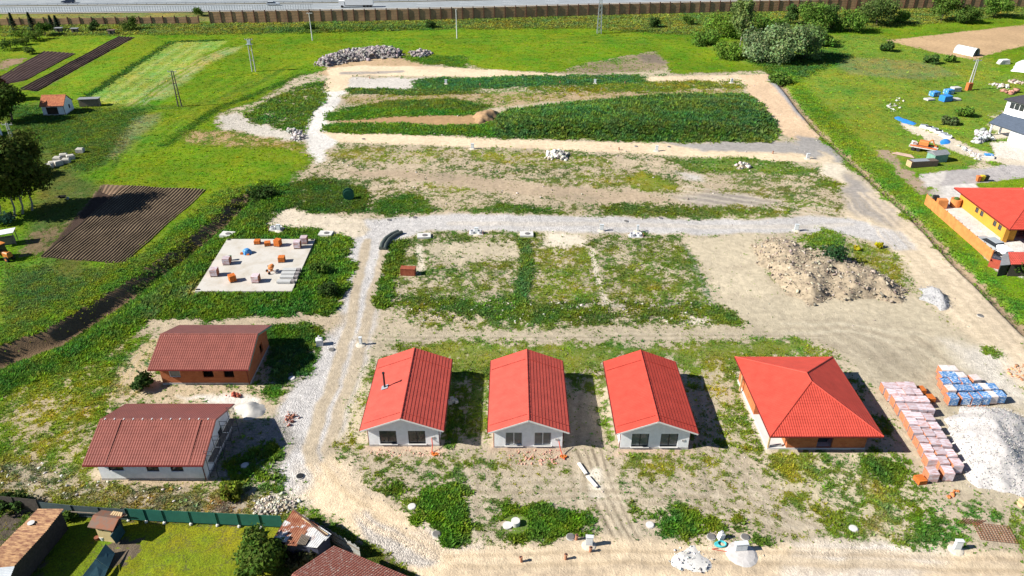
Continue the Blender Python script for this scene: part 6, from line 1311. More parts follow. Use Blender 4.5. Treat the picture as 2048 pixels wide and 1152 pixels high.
def slab4(mb, pts, th=.05):
    P4 = [Vector(p) for p in pts]; n = (P4[1] - P4[0]).cross(P4[3] - P4[0]).normalized(); n = -n if n.z < 0 else n
    mb.add(P4 + [p - n * th for p in P4], [(0, 1, 2, 3), (7, 6, 5, 4), (0, 4, 5, 1), (1, 5, 6, 2), (2, 6, 7, 3), (3, 7, 4, 0)] if (P4[1] - P4[0]).cross(P4[3] - P4[0]).z > 0 else [(3, 2, 1, 0), (4, 5, 6, 7), (1, 5, 4, 0), (2, 6, 5, 1), (3, 7, 6, 2), (0, 4, 7, 3)])
def rel(p, o): return (p.x - o[0], p.y - o[1], p.z - o[2])
m = MB(); slab4(m, [rel(G(211, 1088, 1.2), (-36, 44, 0)), rel(G(230, 1106, .6), (-36, 44, 0)), rel(G(217, 1136, .6), (-36, 44, 0)), rel(G(192, 1117, 1.2), (-36, 44, 0))]); m.build('upper_sheet', TEAL, t)
m = MB(); slab4(m, [rel(G(191, 1118, 1.15), (-36, 44, 0)), rel(G(216, 1137, .55), (-36, 44, 0)), rel(G(202, 1170, .55), (-36, 44, 0)), rel(G(160, 1158, 1.15), (-36, 44, 0))]); m.build('lower_sheet', TEAL, t)
m = MB(); a_ = rel(G(212, 1090, 1.1), (-36, 44, 0)); b_ = rel(G(165, 1152, 1.0), (-36, 44, 0)); m.beam((a_[0], a_[1], .5), (b_[0], b_[1], .5), .08, .95); m.build('back_board', OLDWOOD, t)
t = thing('leaning_panel', 'dark blue-green panel leaning against the cream hut', 'panel', (-35.8, 46.6, 0)); m = MB(); slab4(m, [rel(G(239, 1047, 1.5), (-35.8, 46.6, 0)), rel(G(250, 1064, .1), (-35.8, 46.6, 0)), rel(G(233, 1088, .1), (-35.8, 46.6, 0)), rel(G(220, 1072, 1.5), (-35.8, 46.6, 0))]); m.build('panel', TEAL, t)
m = MB(); a_ = rel(G(239, 1047, 1.45), (-35.8, 46.6, 0)); b_ = rel(G(222, 1070, 1.45), (-35.8, 46.6, 0)); m.beam(a_, b_, .07, .07); m.build('rail', OLDWOOD, t)
t = thing('garden_clutter', 'white plastic tub and terracotta pot beside the cream hut', 'clutter', G(208, 1078)); m = MB(); m.lathe((0, 0, 0), [(.25, 0), (.32, .45), (.28, .45), (.02, .3)], 12); m.build('tub', MATS['white_sack'], t); m = MB(); m.lathe((-.55, -.1, 0), [(.15, 0), (.22, .35), (.02, .33)], 10); m.build('pot', RUSTD, t)
# fences
GREENF = M('green_screen', (0.018, 0.115, 0.085), rough=.7, var=.15, scale=1.5); GREYF = M('grey_screen', (0.06, 0.085, 0.09), rough=.7, var=.2)
def screen_fence(label, pts, h, mat, sp, foot=True, name='screen_fence', n_=None):
    P = [GP(*q) if len(q) == 2 else Vector(q) for q in pts]; o = P[0]; t = thing(name, label, 'fence', o); m = MB()
    for a, b in zip(P[:-1], P[1:]): m.beam((a.x - o.x, a.y - o.y, h / 2 + .08), (b.x - o.x, b.y - o.y, h / 2 + .08), .03, h)
    m.build('screen', mat, t)
    for a, b in zip(P[:-1], P[1:]):
        L = (b - a).length; n = max(1, int(round(L / sp)))
        for i in range(n + (1 if b == P[-1] else 0)):
            q = a.lerp(b, i / n); m = MB(); m.tube((q.x - o.x, q.y - o.y - .05, 0), (q.x - o.x, q.y - o.y - .05, h + .12), .035, .035, 8); ps = m.build('post', mat, t)
            if foot: m = MB(); m.lathe((q.x - o.x, q.y - o.y - .1, -.05), [(.16, 0), (.13, .16), (.02, .2)], 9); m.build('footing', CONCL, ps)
    return t
screen_fence('green privacy screen fence between the lawn and the weedy verge', [(258, 1041), (330, 1045), (436, 1050), (566, 1056)], 1.45, GREENF, 2.05)
t = screen_fence('grey screen fence behind the rusty shed and the cream hut', [(84, 1026), (150, 1033), (258, 1041)], 1.5, GREYF, 2.6, foot=False)
m = MB(); o = t.location; a_, b_ = G(150, 1033), G(262, 1041); m.beam((a_.x - o.x, a_.y - o.y - .25, 1.0), (b_.x - o.x, b_.y - o.y - .25, 1.05), .07, .08); m.build('rail', OLDWOOD, t)
screen_fence('dark board fence at the bottom left corner of the photo', [(-60, 1012), (84, 1026)], 1.7, MATS['dark_boards'], 2.2, foot=False, name='board_fence')
P1, P2, P3 = GP(590, 1042), GP(661, 1082), GP(722, 1118)
t = thing('board_fence', 'weathered grey board fence between the tiled roof and the sand road', 'fence', P1); n_ = 0; m = MB()
for a, b in ((P1, P2), (P2, P3)):
    L = (b - a).length; d_ = (b - a).normalized(); n_ = int(L / .16)
    for i in range(n_): q = a - P1 + d_ * (i + .5) * L / n_; m.obox((q.x, q.y, .05), .145, .03, 1.45 + .12 * math.sin(i * 1.7), math.atan2(d_.y, d_.x))
m.build('boards', M('silver_boards', (0.30, 0.30, 0.28), rough=.9, var=.25, scale=4), t)
m = MB()
for a, b in ((P1, P2), (P2, P3)):
    for z in (.4, 1.2): m.beam((a - P1) + Vector((-.03, -.05, z)), (b - P1) + Vector((-.03, -.05, z)), .05, .09)
m.build('rail', OLDWOOD, t)
# patched shed and tiled house
O_ = (-18.5, 45.5, 0); t = thing('shed', 'shed with a patchwork roof of rusty and pale sheets', 'shed', O_)
A1, B1, C1, D1 = [Vector(rel(G(u, v, z), O_)) for u, v, z in ((586, 1019, 2.55), (660, 1067, 2.35), (636, 1094, 2.15), (547, 1080, 2.3))]
def bl(s, q): return A1.lerp(B1, s).lerp(D1.lerp(C1, s), q)
m = MB(); m.prism([(p.x * .95, p.y * .95) for p in (A1, B1, C1, D1)][::-1], 0, 2.02); m.build('wall', M('blue_boards', (0.05, 0.055, 0.09), rough=.9, var=.3), t)
for s0, s1, q0, q1, mt, dz in ((0, .42, 0, .42, RUSTD, 0), (.38, .74, 0, .45, RUSTB, .03), (.70, 1.03, -.02, .5, M('zinc_b', (0.5, 0.5, 0.5), rough=.6, var=.15), .0), (-.02, .34, .38, 1.02, RUSTB, .04), (.30, .56, .42, 1.12, RUSTD, .07), (.76, 1.0, .45, 1.08, MATS['zinc_b'], .03), (.56, .80, .40, .72, RUSTB, .02)):
    m = MB(); sheet(m, bl(s0, q0) + Vector((0, 0, dz)), bl(s1, q0) + Vector((0, 0, dz)), bl(s1, q1) + Vector((0, 0, dz)), bl(s0, q1) + Vector((0, 0, dz)), .2, .015); m.build('roof_sheet', mt, t)
m = MB()
for k in range(7): a_, b_ = bl(.52 + .03 * k, .62), bl(.55 + .03 * k, 1.05); m.beam(a_ + Vector((0, 0, .12)), b_ + Vector((0, 0, .12)), .06, .05)
m.build('lath_grid', OLDWOOD, t); m = MB(); m.beam(bl(.06, .02) + Vector((0, 0, .14)), bl(.98, .26) + Vector((0, 0, .14)), .12, .12); m.build('beam', M('dark_beam', (0.09, 0.05, 0.035)), t)
m = MB(); m.beam(bl(.3, .10) + Vector((0, 0, .12)), bl(1.0, .16) + Vector((0, 0, .12)), .1, .08); m.build('plank', TIMBER, t)
E1, E2 = G(667, 1092, 2.7), G(800, 1147, 2.7); e_ = (E2 - E1).normalized(); E2 = E1 + e_ * 11; n2 = Vector((e_.y, -e_.x, 0)); n2 = -n2 if n2.y > 0 else n2
t = thing('tiled_house', 'old house with a worn red tiled roof at the bottom edge', 'house', (E1.x, E1.y, 0)); r_ = MB(); dr = n2 * 4.9
roof_slope(r_, (0, 0, 2.7), tuple(e_ * 11 + Vector((0, 0, 2.7))), tuple(dr + Vector((0, 0, 4.75))), tuple(dr + e_ * 11 + Vector((0, 0, 4.75))), pitch=.22, amp=.04, course=.3, step=.035)
roof_slope(r_, tuple(dr * 2 + e_ * 11 + Vector((0, 0, 2.7))), tuple(dr * 2 + Vector((0, 0, 2.7))), tuple(dr + e_ * 11 + Vector((0, 0, 4.75))), tuple(dr + Vector((0, 0, 4.75))), pitch=.22, amp=.04, course=.3, step=.035)
r_.build('roof', Mmix('worn_tile', (0.25, 0.085, 0.06), (0.44, 0.36, 0.30), 4.5, .52, .68, rough=.9, detail=9), t)
w_ = MB(); q = [e_ * .3 + n2 * .5, e_ * 10.6 + n2 * .5, e_ * 10.6 + n2 * 9.3, e_ * .3 + n2 * 9.3]; w_.prism([(p.x, p.y) for p in q][::-1], 0, 2.65); w_.build('wall', M('old_plaster', (0.36, 0.32, 0.26), rough=.95, var=.2), t)
w_ = MB(); g_ = e_ * .32; w_.add([tuple(g_ + n2 * .5 + Vector((0, 0, 2.6))), tuple(g_ + n2 * 9.3 + Vector((0, 0, 2.6))), tuple(g_ + n2 * 4.9 + Vector((0, 0, 4.55)))], [(0, 1, 2)]); w_.build('gable_wall', MATS['old_plaster'], t)

# ------------------------------------------------------------------ compound on the right
ORW = M('orange_render', (0.56, 0.26, 0.035), rough=.9, var=.08, scale=.8)
t = thing('hip_roof_house', 'orange rendered house under a big red hip roof at the right edge', 'house', (78.9, 106, 0)); m = MB()
ops_ = ((5.2, 6.1, .95, 1.85), (6.7, 7.6, .95, 1.85), (10.6, 11.5, .95, 1.85), (12.1, 13.0, .95, 1.85))
facade(m, (1.0, 16.2, 0), (0, -1, 0), (-1, 0, 0), 14.6, 2.6, ops_); facade(m, (13.2, 16.2, 0), (-1, 0, 0), (0, 1, 0), 12.2, 2.6, ()); facade(m, (1.0, 1.6, 0), (1, 0, 0), (0, -1, 0), 12.2, 2.6, ((1.5, 3.5, 0, 2.1),)); facade(m, (13.2, 1.6, 0), (0, 1, 0), (1, 0, 0), 14.6, 2.6, ()); m.build('wall', ORW, t)
for o in ops_: window(t, (1.0, 16.2, 0), (0, -1, 0), (-1, 0, 0), *o, 0, FRAME, GLASS, inset=.06)
hip_roof(t, 0, 14.2, 0, 17.0, 2.8, (7.1, 7.1, 5.4), (7.1, 9.9, 5.4), RED2)
m = MB(); m.obox((9.2, 11.8, 4.0), .7, .7, 2.0); m.build('chimney', WHITEW, t)
m = MB(); m.box(.2, .95, 1.0, 1.5, 0, 2.55); m.build('corner_pier', ORW, t)
o = G(1848, 409); q = G(1978.5, 524); t = thing('board_fence', 'long orange board fence along the drive of the red roofed house', 'fence', (o.x, o.y, 0)); FEN = M('orange_boards', (0.52, 0.20, 0.06), rough=.75, var=.22, scale=1.2); FO = M('fence_post', (0.30, 0.115, 0.04), rough=.8)
d_ = q - o; L = d_.length; n = 9
for i in range(n):
    a, b = d_ * (i / n), d_ * ((i + 1) / n); m = MB()
    for k in range(9): m.beam((a.x, a.y, .22 + k * .21), (b.x, b.y, .22 + k * .21), .04, .195)
    m.build('panel', FEN, t)
for i in range(n + 1): a = d_ * (i / n); m = MB(); m.box(a.x + .03, a.x + .15, a.y - .06, a.y + .06, 0, 2.1); m.build('post', FO, t)
car('silver car parked along the orange board fence', (76.2, 105.6, .0), R(-78 + 180), M('silver_grey', (0.33, 0.36, 0.38), rough=.3, var=.05), L=4.7, w_=1.9, h_=1.55, suv=True)
p = G(1996, 506); t = thing('trailer', 'white covered trailer behind the silver car', 'trailer', (p.x + .3, p.y - .6, 0), R(-78)); m = MB(); m.obox((0, 0, .5), 2.2, 1.4, .9, 0, .25); m.build('cover', MATS['lorry_white'], t)
for s in (-.72, .72): m = MB(); m.tube((0, s - .06, .3), (0, s + .06, .3), .3, .3, 12); m.build('wheel', TYRE, t)
m = MB(); m.beam((-1.0, 0, .45), (-2.0, 0, .45), .08, .08); m.build('drawbar', BLACKM, t)
t = thing('lean_to', 'small shed with red tiled roof below the drive at the right edge', 'shed', G(2018, 530)); o = t.location; m = MB(); a_ = [rel(G(u, v, z), o) for u, v, z in ((2023, 529, 2.2), (2065, 529, 2.2), (2065, 502, 2.9), (2017, 504, 2.9))]; roof_slope(m, *[a_[i] for i in (0, 1, 3, 2)], pitch=.3, amp=.04, course=.4, step=.03); m.build('roof', RED, t); m = MB(); m.prism([(a_[0][0] + .3, a_[0][1] + .4), (a_[1][0], a_[1][1] + .4), (a_[2][0], a_[2][1] - .2), (a_[3][0] + .3, a_[3][1] - .2)], 0, 2.05); m.build('wall', MATS['dark_boards'], t)
t = thing('flat_roof_shed', 'flat grey felt roofed shed between the tiled shed and the fence end', 'shed', G(2008, 533)); o = t.location; m = MB(); slab4(m, [rel(G(2000, 531, 2.0), o), rel(G(2021, 529, 2.0), o), rel(G(2016, 506, 2.2), o), rel(G(2006, 507, 2.2), o)], .12); m.build('roof', MATS['grey_felt'], t); m = MB(); b_ = [rel(G(2002, 530, 1.9), o), rel(G(2019, 528, 1.9), o), rel(G(2015, 508, 1.9), o), rel(G(2007, 508, 1.9), o)]; m.prism([(x[0], x[1]) for x in b_], 0, 1.85); m.build('wall', MATS['dark_boards'], t)
t = thing('store_box', 'open red timber box at the lower end of the orange fence', 'box', G(1994, 535), R(-35)); m = MB()
for x0_, x1_, y0_, y1_ in ((-1.2, 1.2, -.55, -.48), (-1.2, 1.2, .48, .55), (-1.2, -1.13, -.47, .47), (1.13, 1.2, -.47, .47)): m.box(x0_, x1_, y0_, y1_, 0, 1.0)
m.build('side', M('red_boards', (0.36, 0.07, 0.04), var=.2), t); m = MB(); m.box(-1.1, 1.1, -.45, .45, .05, .6); m.build('content', TIMBER, t)
t = thing('planter', 'orange timber planter box at the top of the drive by the fence', 'planter', G(1881, 414), R(-10)); m = MB(); m.obox((0, 0, 0), 1.6, 1.2, 1.5); m.build('box', FEN, t); m = MB(); m.obox((-.9, .8, 0), .9, .7, 1.8); m.build('dark_cabinet', BLACKM, t)
t = thing('planter', 'round orange timber tub at the house corner on the drive', 'planter', G(1909, 412)); m = MB(); m.lathe((0, 0, 0), [(.85, 0), (.9, 1.4), (.8, 1.4), (.02, 1.25)], 18); m.build('tub', FEN, t); m = MB(); m.lathe((0, 0, 1.3), [(.5, 0), (.4, .3), (.02, .45)], 10); m.build('plant', M('plant_green', (0.05, 0.1, 0.02)), t)
for u, v, lb, mt in ((1955, 363, 'orange wheeled bin on the asphalt lane behind the red hip roof', M('bin_orange', (0.50, 0.14, 0.04))), (1963, 362, 'yellow wheeled bin on the asphalt lane behind the red hip roof', M('bin_yellow', (0.50, 0.38, 0.03))), (1971, 362, 'black wheeled bin on the asphalt lane behind the red hip roof', BLACKM)):
    t = thing('wheelie_bin', lb, 'bin', G(u, v), 0, 'wheeled bins on the lane'); m = MB(); m.add([(-.25, -.3, .1), (.25, -.3, .1), (.25, .3, .1), (-.25, .3, .1), (-.33, -.38, 1.05), (.33, -.38, 1.05), (.33, .38, 1.05), (-.33, .38, 1.05)], [(3, 2, 1, 0), (4, 5, 6, 7), (0, 1, 5, 4), (1, 2, 6, 5), (2, 3, 7, 6), (3, 0, 4, 7)]); m.build('body', mt, t); m = MB(); m.obox((0, 0, 1.055), .72, .8, .1, 0, .04); m.build('lid', mt, t)
# white house with slate roofs, top right
SLATE = M('slate_roof', (0.075, 0.095, 0.13), rough=.55, var=.12, scale=1.5); SLATED = M('dark_slate', (0.05, 0.05, 0.06), rough=.6, var=.12, scale=1.5)
O_ = (106, 158, 0); t = thing('modern_house', 'white two storey house with dark slate roofs at the top right edge', 'house', O_)
def R3(u, v, z): return Vector(rel(G(u, v, z), O_))
L0, L1, L2, L3 = R3(1978, 245, 2.8), R3(2100, 286, 2.8), R3(2004.7, 225.5, 4.6), R3(2110, 250, 4.6)
m = MB(); roof_slope(m, tuple(L0), tuple(L1), tuple(L2), tuple(L3), pitch=.4, amp=.01, course=.6, step=.02, thick=.25); m.build('lower_roof', SLATE, t)
U0, U1 = R3(2008, 197.5, 5.7), R3(2100, 222, 5.7); ud = (U1 - U0).normalized(); un = Vector((-ud.y, ud.x, 0)); un = un if un.y > 0 else -un
m = MB(); roof_slope(m, tuple(U0), tuple(U0 + ud * 14), tuple(U0 + un * 4.5 + ud * 4.5 + Vector((0, 0, 1.9))), tuple(U0 + un * 4.5 + ud * 9.5 + Vector((0, 0, 1.9))), pitch=.4, amp=.01, course=.6, step=.02, thick=.25)
roof_slope(m, tuple(U0 + un * 9), tuple(U0), tuple(U0 + un * 4.5 + ud * 4.5 + Vector((0, 0, 1.9))), tuple(U0 + un * 4.5 + ud * 4.5 + Vector((0, 0, 1.9))), pitch=.4, amp=.01, course=.6, step=.02, thick=.25); m.build('upper_roof', SLATED, t)
W0 = U0 + ud * .6 + un * .6; m = MB(); W0.z = 0; facade(m, tuple(W0), tuple(ud), tuple(-un), 12, 5.5, ((.8, 4.2, 3.75, 5.25),)); facade(m, tuple(W0 + un * 8), tuple(-un), tuple(-ud), 8, 5.5, ()); m.build('wall', WHITEW, t)
window(t, tuple(W0), tuple(ud), tuple(-un), .8, 4.2, 3.75, 5.25, 2, WFRAME, GLASS, inset=.1)
ld = (L1 - L0).normalized(); ln = Vector((-ld.y, ld.x, 0)); ln = ln if ln.y > 0 else -ln
m = MB(); g0 = L0 + ld * 5.2 + ln * .4; g0.z = 0; facade(m, tuple(g0), tuple(ld), tuple(-ln), 6, 2.6, ()); facade(m, tuple(g0 + ln * 4), tuple(-ln), tuple(-ld), 4, 2.6, ()); m.build('garage_wall', WHITEW, t)
for s_, y_ in ((.6, .5), (.6, 3.6)): q = L0 + ld * s_ + ln * y_; m = MB(); m.obox((q.x, q.y, 0), .3, .3, 2.55); m.build('post', WHITEW, t)
# material lying round the right-hand plots
def place(name, label, cat, u, v, rz=0.0, group=None): return thing(name, label, cat, GP(u, v), rz, group)
BLUEW = Mmix('blue_foil', (0.04, 0.22, 0.55), (0.62, 0.66, 0.70), 1.3, .52, .6, rough=.4)
t = place('block_pallets', 'bundle of blocks wrapped in bright blue foil beside the orange base block', 'pallets', 1890, 202, R(20)); m = MB()
m.obox((0, 0, .1), 2.6, 1.8, 1.4, 0, .15); m.build('foil', M('bright_foil', (0.03, 0.20, 0.56), rough=.4, var=.2, scale=1.2), t); m = MB(); m.box(-1.2, 1.2, -.8, .8, 0, .095); m.build('bearer', OLDWOOD, t)
for u, v, lb, rz in ((1868, 192, 'white foil wrapped block bundle behind the bright blue one', .35), (1858, 200, 'pale open block bundle left of the bright blue foil', .3), (1896, 188, 'pale block bundle with blue stripe right behind the blue foil', .4), (1910, 183, 'grey mixed bundle at the back right of the blue foil', .2), (1910, 200, 'grey flat bundle right of the blue foil', .1)):
    t = place('block_pallets', lb, 'pallets', u, v, rz, 'block bundles by the orange base block'); m = MB(); hh = .4 if 'flat' in lb or 'open' in lb else 1.1; m.obox((0, 0, .1), 2.2, 1.6, hh, 0, .08); m.build('foil', BLUEW if 'white foil' in lb or 'stripe' in lb else CONC, t); m = MB(); m.box(-1, 1, -.7, .7, 0, .095); m.build('bearer', OLDWOOD, t)
t = place('greenhouse', 'pale arched plastic greenhouse at the tip of the tilled field', 'greenhouse', 1932, 108, math.atan2(-5.5, 3.2)); GH = M('greenhouse_film', (0.62, 0.68, 0.66), rough=.35, var=.1); m = MB(); na = 12; Lg = 6.4; v_ = []
for x_ in (-Lg / 2, Lg / 2):
    for i in range(na + 1): a = math.pi * i / na; v_.append((x_, 1.7 * math.cos(a), 2.3 * math.sin(a)))
m.add(v_, [(i, i + 1, na + 2 + i, na + 1 + i) for i in range(na)]); m.build('film', GH, t)
for k in range(6):
    m = MB(); x_ = -Lg / 2 + k * Lg / 5; m.path([Vector((x_, 1.73 * math.cos(math.pi * i / na), 2.34 * math.sin(math.pi * i / na))) for i in range(na + 1)], .05, 5); m.build('hoop', GALV, t)
m = MB(); m.add([(Lg / 2 - .02, 1.65 * math.cos(math.pi * i / na), 2.25 * math.sin(math.pi * i / na)) for i in range(na + 1)], [tuple(range(na + 1))]); m.build('end_wall', M('dark_film', (0.10, 0.12, 0.16), rough=.4), t); m = MB(); m.box(Lg / 2 + .01, Lg / 2 + .05, -.5, .5, 0, 1.8); m.build('door', BLACKM, t)
t = place('material_stack', 'grey and white material stack on the grass below the greenhouse', 'stack', 2006, 128, .1); m = MB()
for k in range(3): m.obox((0, 0, k * .4), 3.4 - .3 * k, 1.6, .37, .05 * k, .05)
m.build('sheet_bundle', BLUEW if 0 else CONC, t); m = MB(); m.obox((.1, 0, 1.2), 2.6, 1.4, .1, .1); m.build('top_sheet', MATS['white_sack'], t)
def draped(name, label, cat, px, h, mat, seed):
    return heap(name, label, cat, px, h, 1.6, .7, mat, cell=.5, part='sheet', seed=seed, warp=.5)
draped('tarp', 'crumpled white tarpaulin on the grass at the upper right edge', 'tarpaulin', [(2022, 143), (2030, 126), (2060, 122), (2070, 148)], .9, MATS['white_sack'], 31)
draped('tarp', 'long blue tarpaulin strip over the start of the pale path', 'tarpaulin', [(1789, 236), (1798, 233), (1834, 247), (1828, 251), (1805, 246)], .5, MATS['bright_foil'], 32)
draped('tarp', 'small blue tarpaulin over goods beside the pale path', 'tarpaulin', [(1878, 284), (1880, 279), (1900, 280), (1903, 288), (1885, 290)], .9, MATS['bright_foil'], 33)
for i, (u, v) in enumerate(((1846, 255), (1856, 258), (1866, 262), (1875, 266), (1885, 271), (1893, 275))):
    t = place('slab_stack', 'white paving slab stack along the pale path, %s from the blue tarpaulin' % ORD[i + 1], 'slab stack', u, v, R(-28), 'white slab stacks along the path'); m = MB()
    for k in range(3): m.obox((.1 * k, 0, k * .2), 1.5, 1.1, .18, .06 * k)
    m.build('slab', MATS['lorry_white'], t); m = MB(); m.box(-.6, .7, -.5, .5, .6, .66); m.build('dark_sheet', BLACKM if i in (1, 3) else GALV, t)
t = place('trailer', 'flat trailer loaded with a rusty orange machine on the right grass', 'trailer', 1846, 302, R(-35)); m = MB(); m.box(-2.8, 2.6, -1.1, 1.1, .75, .95); m.build('bed', M('trailer_pale', (0.5, 0.47, 0.44), var=.2), t)
for x_ in (-1.9, -.9):
    for s in (-1, 1): m = MB(); m.tube((x_, s * .95, .4), (x_, s * 1.15, .4), .4, .4, 12); m.build('wheel', TYRE, t)
m = MB(); m.beam((-2.6, -1.05, 1.15), (2.5, -1.05, 1.15), .08, .3); m.beam((-2.6, 1.05, 1.15), (2.5, 1.05, 1.15), .08, .3); m.build('side_board', M('orange_paint', (0.5, 0.13, 0.04)), t)
t = thing('machine', 'rusty orange machine with arm standing on the flat trailer', 'machine', GP(1846, 302) + Vector((0, 0, .96)), R(-35)); m = MB(); m.obox((-.2, 0, .35), 1.8, 1.3, .9, 0, .15); m.build('body', MATS['mixer_orange'], t); m = MB(); m.obox((-2.0, 0, 0), .9, 1.2, .8, .4, .1); m.build('bucket', MATS['mixed_rust'], t); m = MB(); m.path([Vector((.5, 0, 1.1)), Vector((1.2, .1, 1.7)), Vector((1.8, .2, .6))], .14, 7); m.build('arm', MATS['mixer_orange'], t)
for s in (-.5, .5): m = MB(); m.obox((0, s, 0), 2.0, .32, .35, 0, .08); m.build('track', BLACKM, t)
t = thing('store_hut', 'grey roofed hut with green tarpaulin sides beside the loaded trailer', 'hut', GP(1872, 322), R(15)); m = MB(); m.box(-1.6, 1.6, -1.1, 1.1, 0, 1.7); m.build('green_side', M('green_tarp', (0.16, 0.30, 0.24), rough=.6, var=.2), t)
m = MB(); m.add([(-1.8, -1.3, 1.72), (1.8, -1.3, 1.72), (1.8, 0, 2.3), (-1.8, 0, 2.3), (1.8, 1.3, 1.72), (-1.8, 1.3, 1.72)], [(0, 1, 2, 3), (3, 2, 4, 5), (1, 4, 2), (0, 3, 5)]); m.build('roof', MATS['grey_felt'], t)
t = place('lumber_stack', 'low dark lumber stack with pale cut ends in front of the green hut', 'lumber stack', 1843, 332, R(8)); m = MB()
for k in range(4):
    for j in range(4): m.beam((-2.9, -.6 + j * .4, .2 + k * .3), (2.9, -.6 + j * .4, .2 + k * .3), .36, .27)
m.build('lumber', M('dark_lumber', (0.13, 0.095, 0.075), var=.3, scale=3), t); m = MB()
for k in range(4):
    for j in range(4): m.box(-2.95, -2.91, -.78 + j * .4, -.42 + j * .4, .07 + k * .3, .33 + k * .3)
m.build('cut_end', TIMBER, t); m = MB(); m.box(-2.4, 1.0, -.75, .75, 1.262, 1.3); m.build('cover_board', GALV, t)
t = place('lumber_stack', 'pale pinkish planks lying left of the loaded trailer', 'lumber stack', 1808, 311, R(-38)); m = MB()
for k in range(7): m.beam((-2.2 + .1 * k, -.7 + k * .2, .15 + .03 * (k % 3)), (2.1 - .15 * k, -.7 + k * .22, .15), .18, .12)
m.build('plank', M('pink_plank', (0.46, 0.33, 0.26), var=.2), t)
heap('rubble_pile', 'grey rock pile in front of the carport of the white house', 'rubble pile', [(1953, 276), (1962, 266), (1976, 272), (1970, 288), (1956, 287)], 1.6, 1.6, .6, CONC, rocks=((80, .2, .6, (0.45, 0.45, 0.45), 'broken_concrete'),), cell=.4)
t = place('material_stack', 'heap of pale panels and glass on the verge of the asphalt lane', 'stack', 1974, 315, R(-20)); m = MB(); m.obox((0, 0, 0), 2.4, 1.3, .5, 0, .1); m.obox((-1.4, -.3, 0), .9, .7, .8, .3, .1); m.build('panel', MATS['trailer_pale'], t); m = MB(); m.obox((.2, .1, .52), 1.6, .9, .3, .2, .08); m.build('foil', BLUEW, t)
scatter_stones('loose_stone', [(1912, 290), (1925, 292), (1968, 318), (1955, 322)], 50, .12, .4, (0.52, 0.52, 0.5))
scatter_stones('loose_stone', [(1780, 195), (1810, 195), (1800, 225), (1770, 222)], 30, .1, .4, (0.5, 0.48, 0.42))
for u, v, lb, rc in ((1999, 172, 'pale rubbish heap left of the white house roof', (0.5, 0.45, 0.42)), (2030, 165, 'rubbish heap of boards and pots behind the white house', (0.45, 0.36, 0.3)), (2018, 185, 'terracotta rubble heap at the corner of the white house', (0.46, 0.24, 0.17))):
    t = place('debris_heap', lb, 'debris', u, v); rock_field('debris', rng.normal(0, 1.0, 45), rng.normal(0, .8, 45), np.abs(rng.normal(.15, .2, 45)), .15, .55, rc, t)
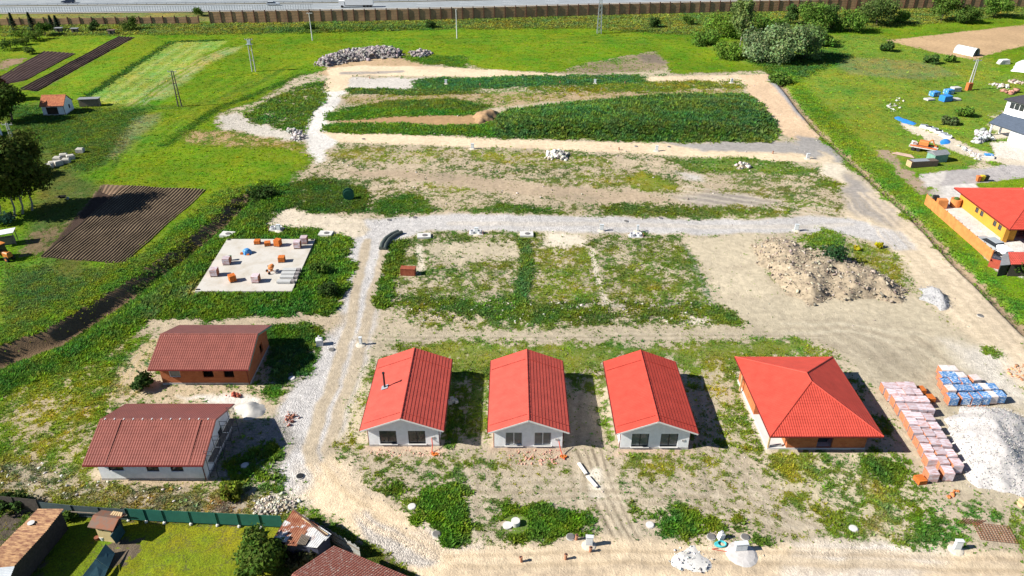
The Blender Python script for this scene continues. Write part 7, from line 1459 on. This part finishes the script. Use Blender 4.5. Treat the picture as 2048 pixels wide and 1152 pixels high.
# ------------------------------------------------------------------ grass, weeds and herbs (too many to count)
def tufts(name, n, hmin, hmax, lean, blades, wide, keepout, c0=0.0, c1=2.0, stray=0.0):
    cand = rng.integers(0, NR * NC, n * 8); r = cand // NC + 4; c = cand % NC + 4
    k = r * nc_ + c
    ok = (hgt[k] >= hmin) & (hgt[k] < hmax) & (rng.random(len(k)) < np.maximum(patch[k] ** 1.5, stray * np.clip(cov0[k] * 1.5, 0, 1))) & (cov0[k] >= c0) & (cov0[k] < c1) & (gy[k] < 335) & (gy[k] > 40)
    k = k[ok][:n]; x = gx[k] + (rng.random(len(k)) - .5) * .012 * gy[k]; y = gy[k] + (rng.random(len(k)) - .5) * .012 * gy[k]
    inside = np.zeros(len(k), bool)
    for (x0, x1, y0, y1) in keepout: inside |= (x > x0) & (x < x1) & (y > y0) & (y < y1)
    for (cx, cy, cr) in SMALL: inside |= (np.abs(x - cx) < cr) & (np.abs(y - cy) < cr) & ((x - cx) ** 2 + (y - cy) ** 2 < cr * cr)
    k, x, y = k[~inside], x[~inside], y[~inside]
    z = hz[k]; m = len(k); big = 1 + (.8 if blades == 4 and hmax < 1 else .35) * (rng.random(m) < .06); far = 1 + np.clip((y - 90) / 160, 0, 1.2)
    H = hgt[k] * (0.2 + .7 * rng.random(m) ** 1.5) * (1 + .25 * (far - 1)) * big; Wd = big * (wide * np.clip(hgt[k], .22, .6) * (0.6 + .8 * rng.random(m))) * far
    V = np.zeros((m, blades, 3, 3)); a0 = rng.random(m) * 6.283
    for j in range(blades):
        a = a0 + j * 6.283 / blades + rng.normal(0, .5, m); ca, sa = np.cos(a), np.sin(a)
        L = lean * (0.4 + rng.random(m)) * Wd; hh = H * (0.55 + .6 * rng.random(m)); b = Wd * (.35 + .3 * rng.random(m))
        o = Wd * .15
        V[:, j, 0] = np.stack([x + ca * o - sa * b, y + sa * o + ca * b, z - .03 + hh * .25 * rng.random(m)], 1)
        V[:, j, 1] = np.stack([x + ca * o + sa * b, y + sa * o - ca * b, z - .03 + hh * .25 * rng.random(m)], 1)
        V[:, j, 2] = np.stack([x + ca * L, y + sa * L, z + hh], 1)
    tint = veg[k] * (0.78 + .72 * rng.random((m, 1)) ** 1.3) * (1 + rng.normal(0, .10, (m, 3)))
    sp = np.clip((fbm(x, y, 1.3, 3, 31) - .5) * 3.2 + .5 + rng.normal(0, .18, m), 0, 1)[:, None]
    tint = tint * 1.42 * (np.array((.76, .92, 1.25)) * (1 - sp) + np.array((1.22, 1.14, .75)) * sp)
    y_ = rng.random(m) < .035; tint[y_] = tint[y_] * .4 + np.array((0.17, 0.15, 0.03)) * .6
    tint = np.repeat(np.clip(tint, .004, .6), blades * 3, 0)
    o = np_mesh(name, V.reshape(-1, 3), np.arange(m * blades * 3).reshape(-1, 3), Mvcol('leaf', trans=.4), tint=tint)
    return tag(o, kind='stuff')
RAD = {'manhole cover': .6, 'service cabinet': .9, 'shaft ring': 1.3, 'shaft slab': 1.4, 'meter pit': 1.3, 'box': 1.2, 'cable drum': 1.0, 'pipe stub': .35, 'big bag': .8, 'hose': .9, 'sack': .5, 'plank': .6, 'rebar mat': 1.6, 'stone block': .8, 'pallets': 1.5, 'bin': .5, 'planter': .9, 'stack': 1.6, 'slab stack': .9, 'hut': 1.3, 'trailer': 2.2, 'lumber stack': 2.0}
SMALL = [(o.location.x, o.location.y, RAD[o['category']]) for o in col.objects if o.parent is None and o.get('category') in RAD]
KEEP = [(-15.6, -7.1, 58.6, 71), (-2.5, 6, 58.3, 71), (10.7, 19.2, 58.2, 71), (26.5, 37.8, 58, 71), (-41.4, -30.6, 69.6, 77.6), (-41.2, -30.3, 54.2, 62.4), (-46.2, -31.4, 91, 107.7)]
tufts('weeds', 260000, .26, 9, 1.2, 4, .46, KEEP)
tufts('grass', 110000, .05, .26, 1.1, 4, .7, KEEP, c0=.88)
tufts('herbs', 200000, .05, .45, 1.2, 4, .5, KEEP, c0=.03, c1=.88, stray=.12)
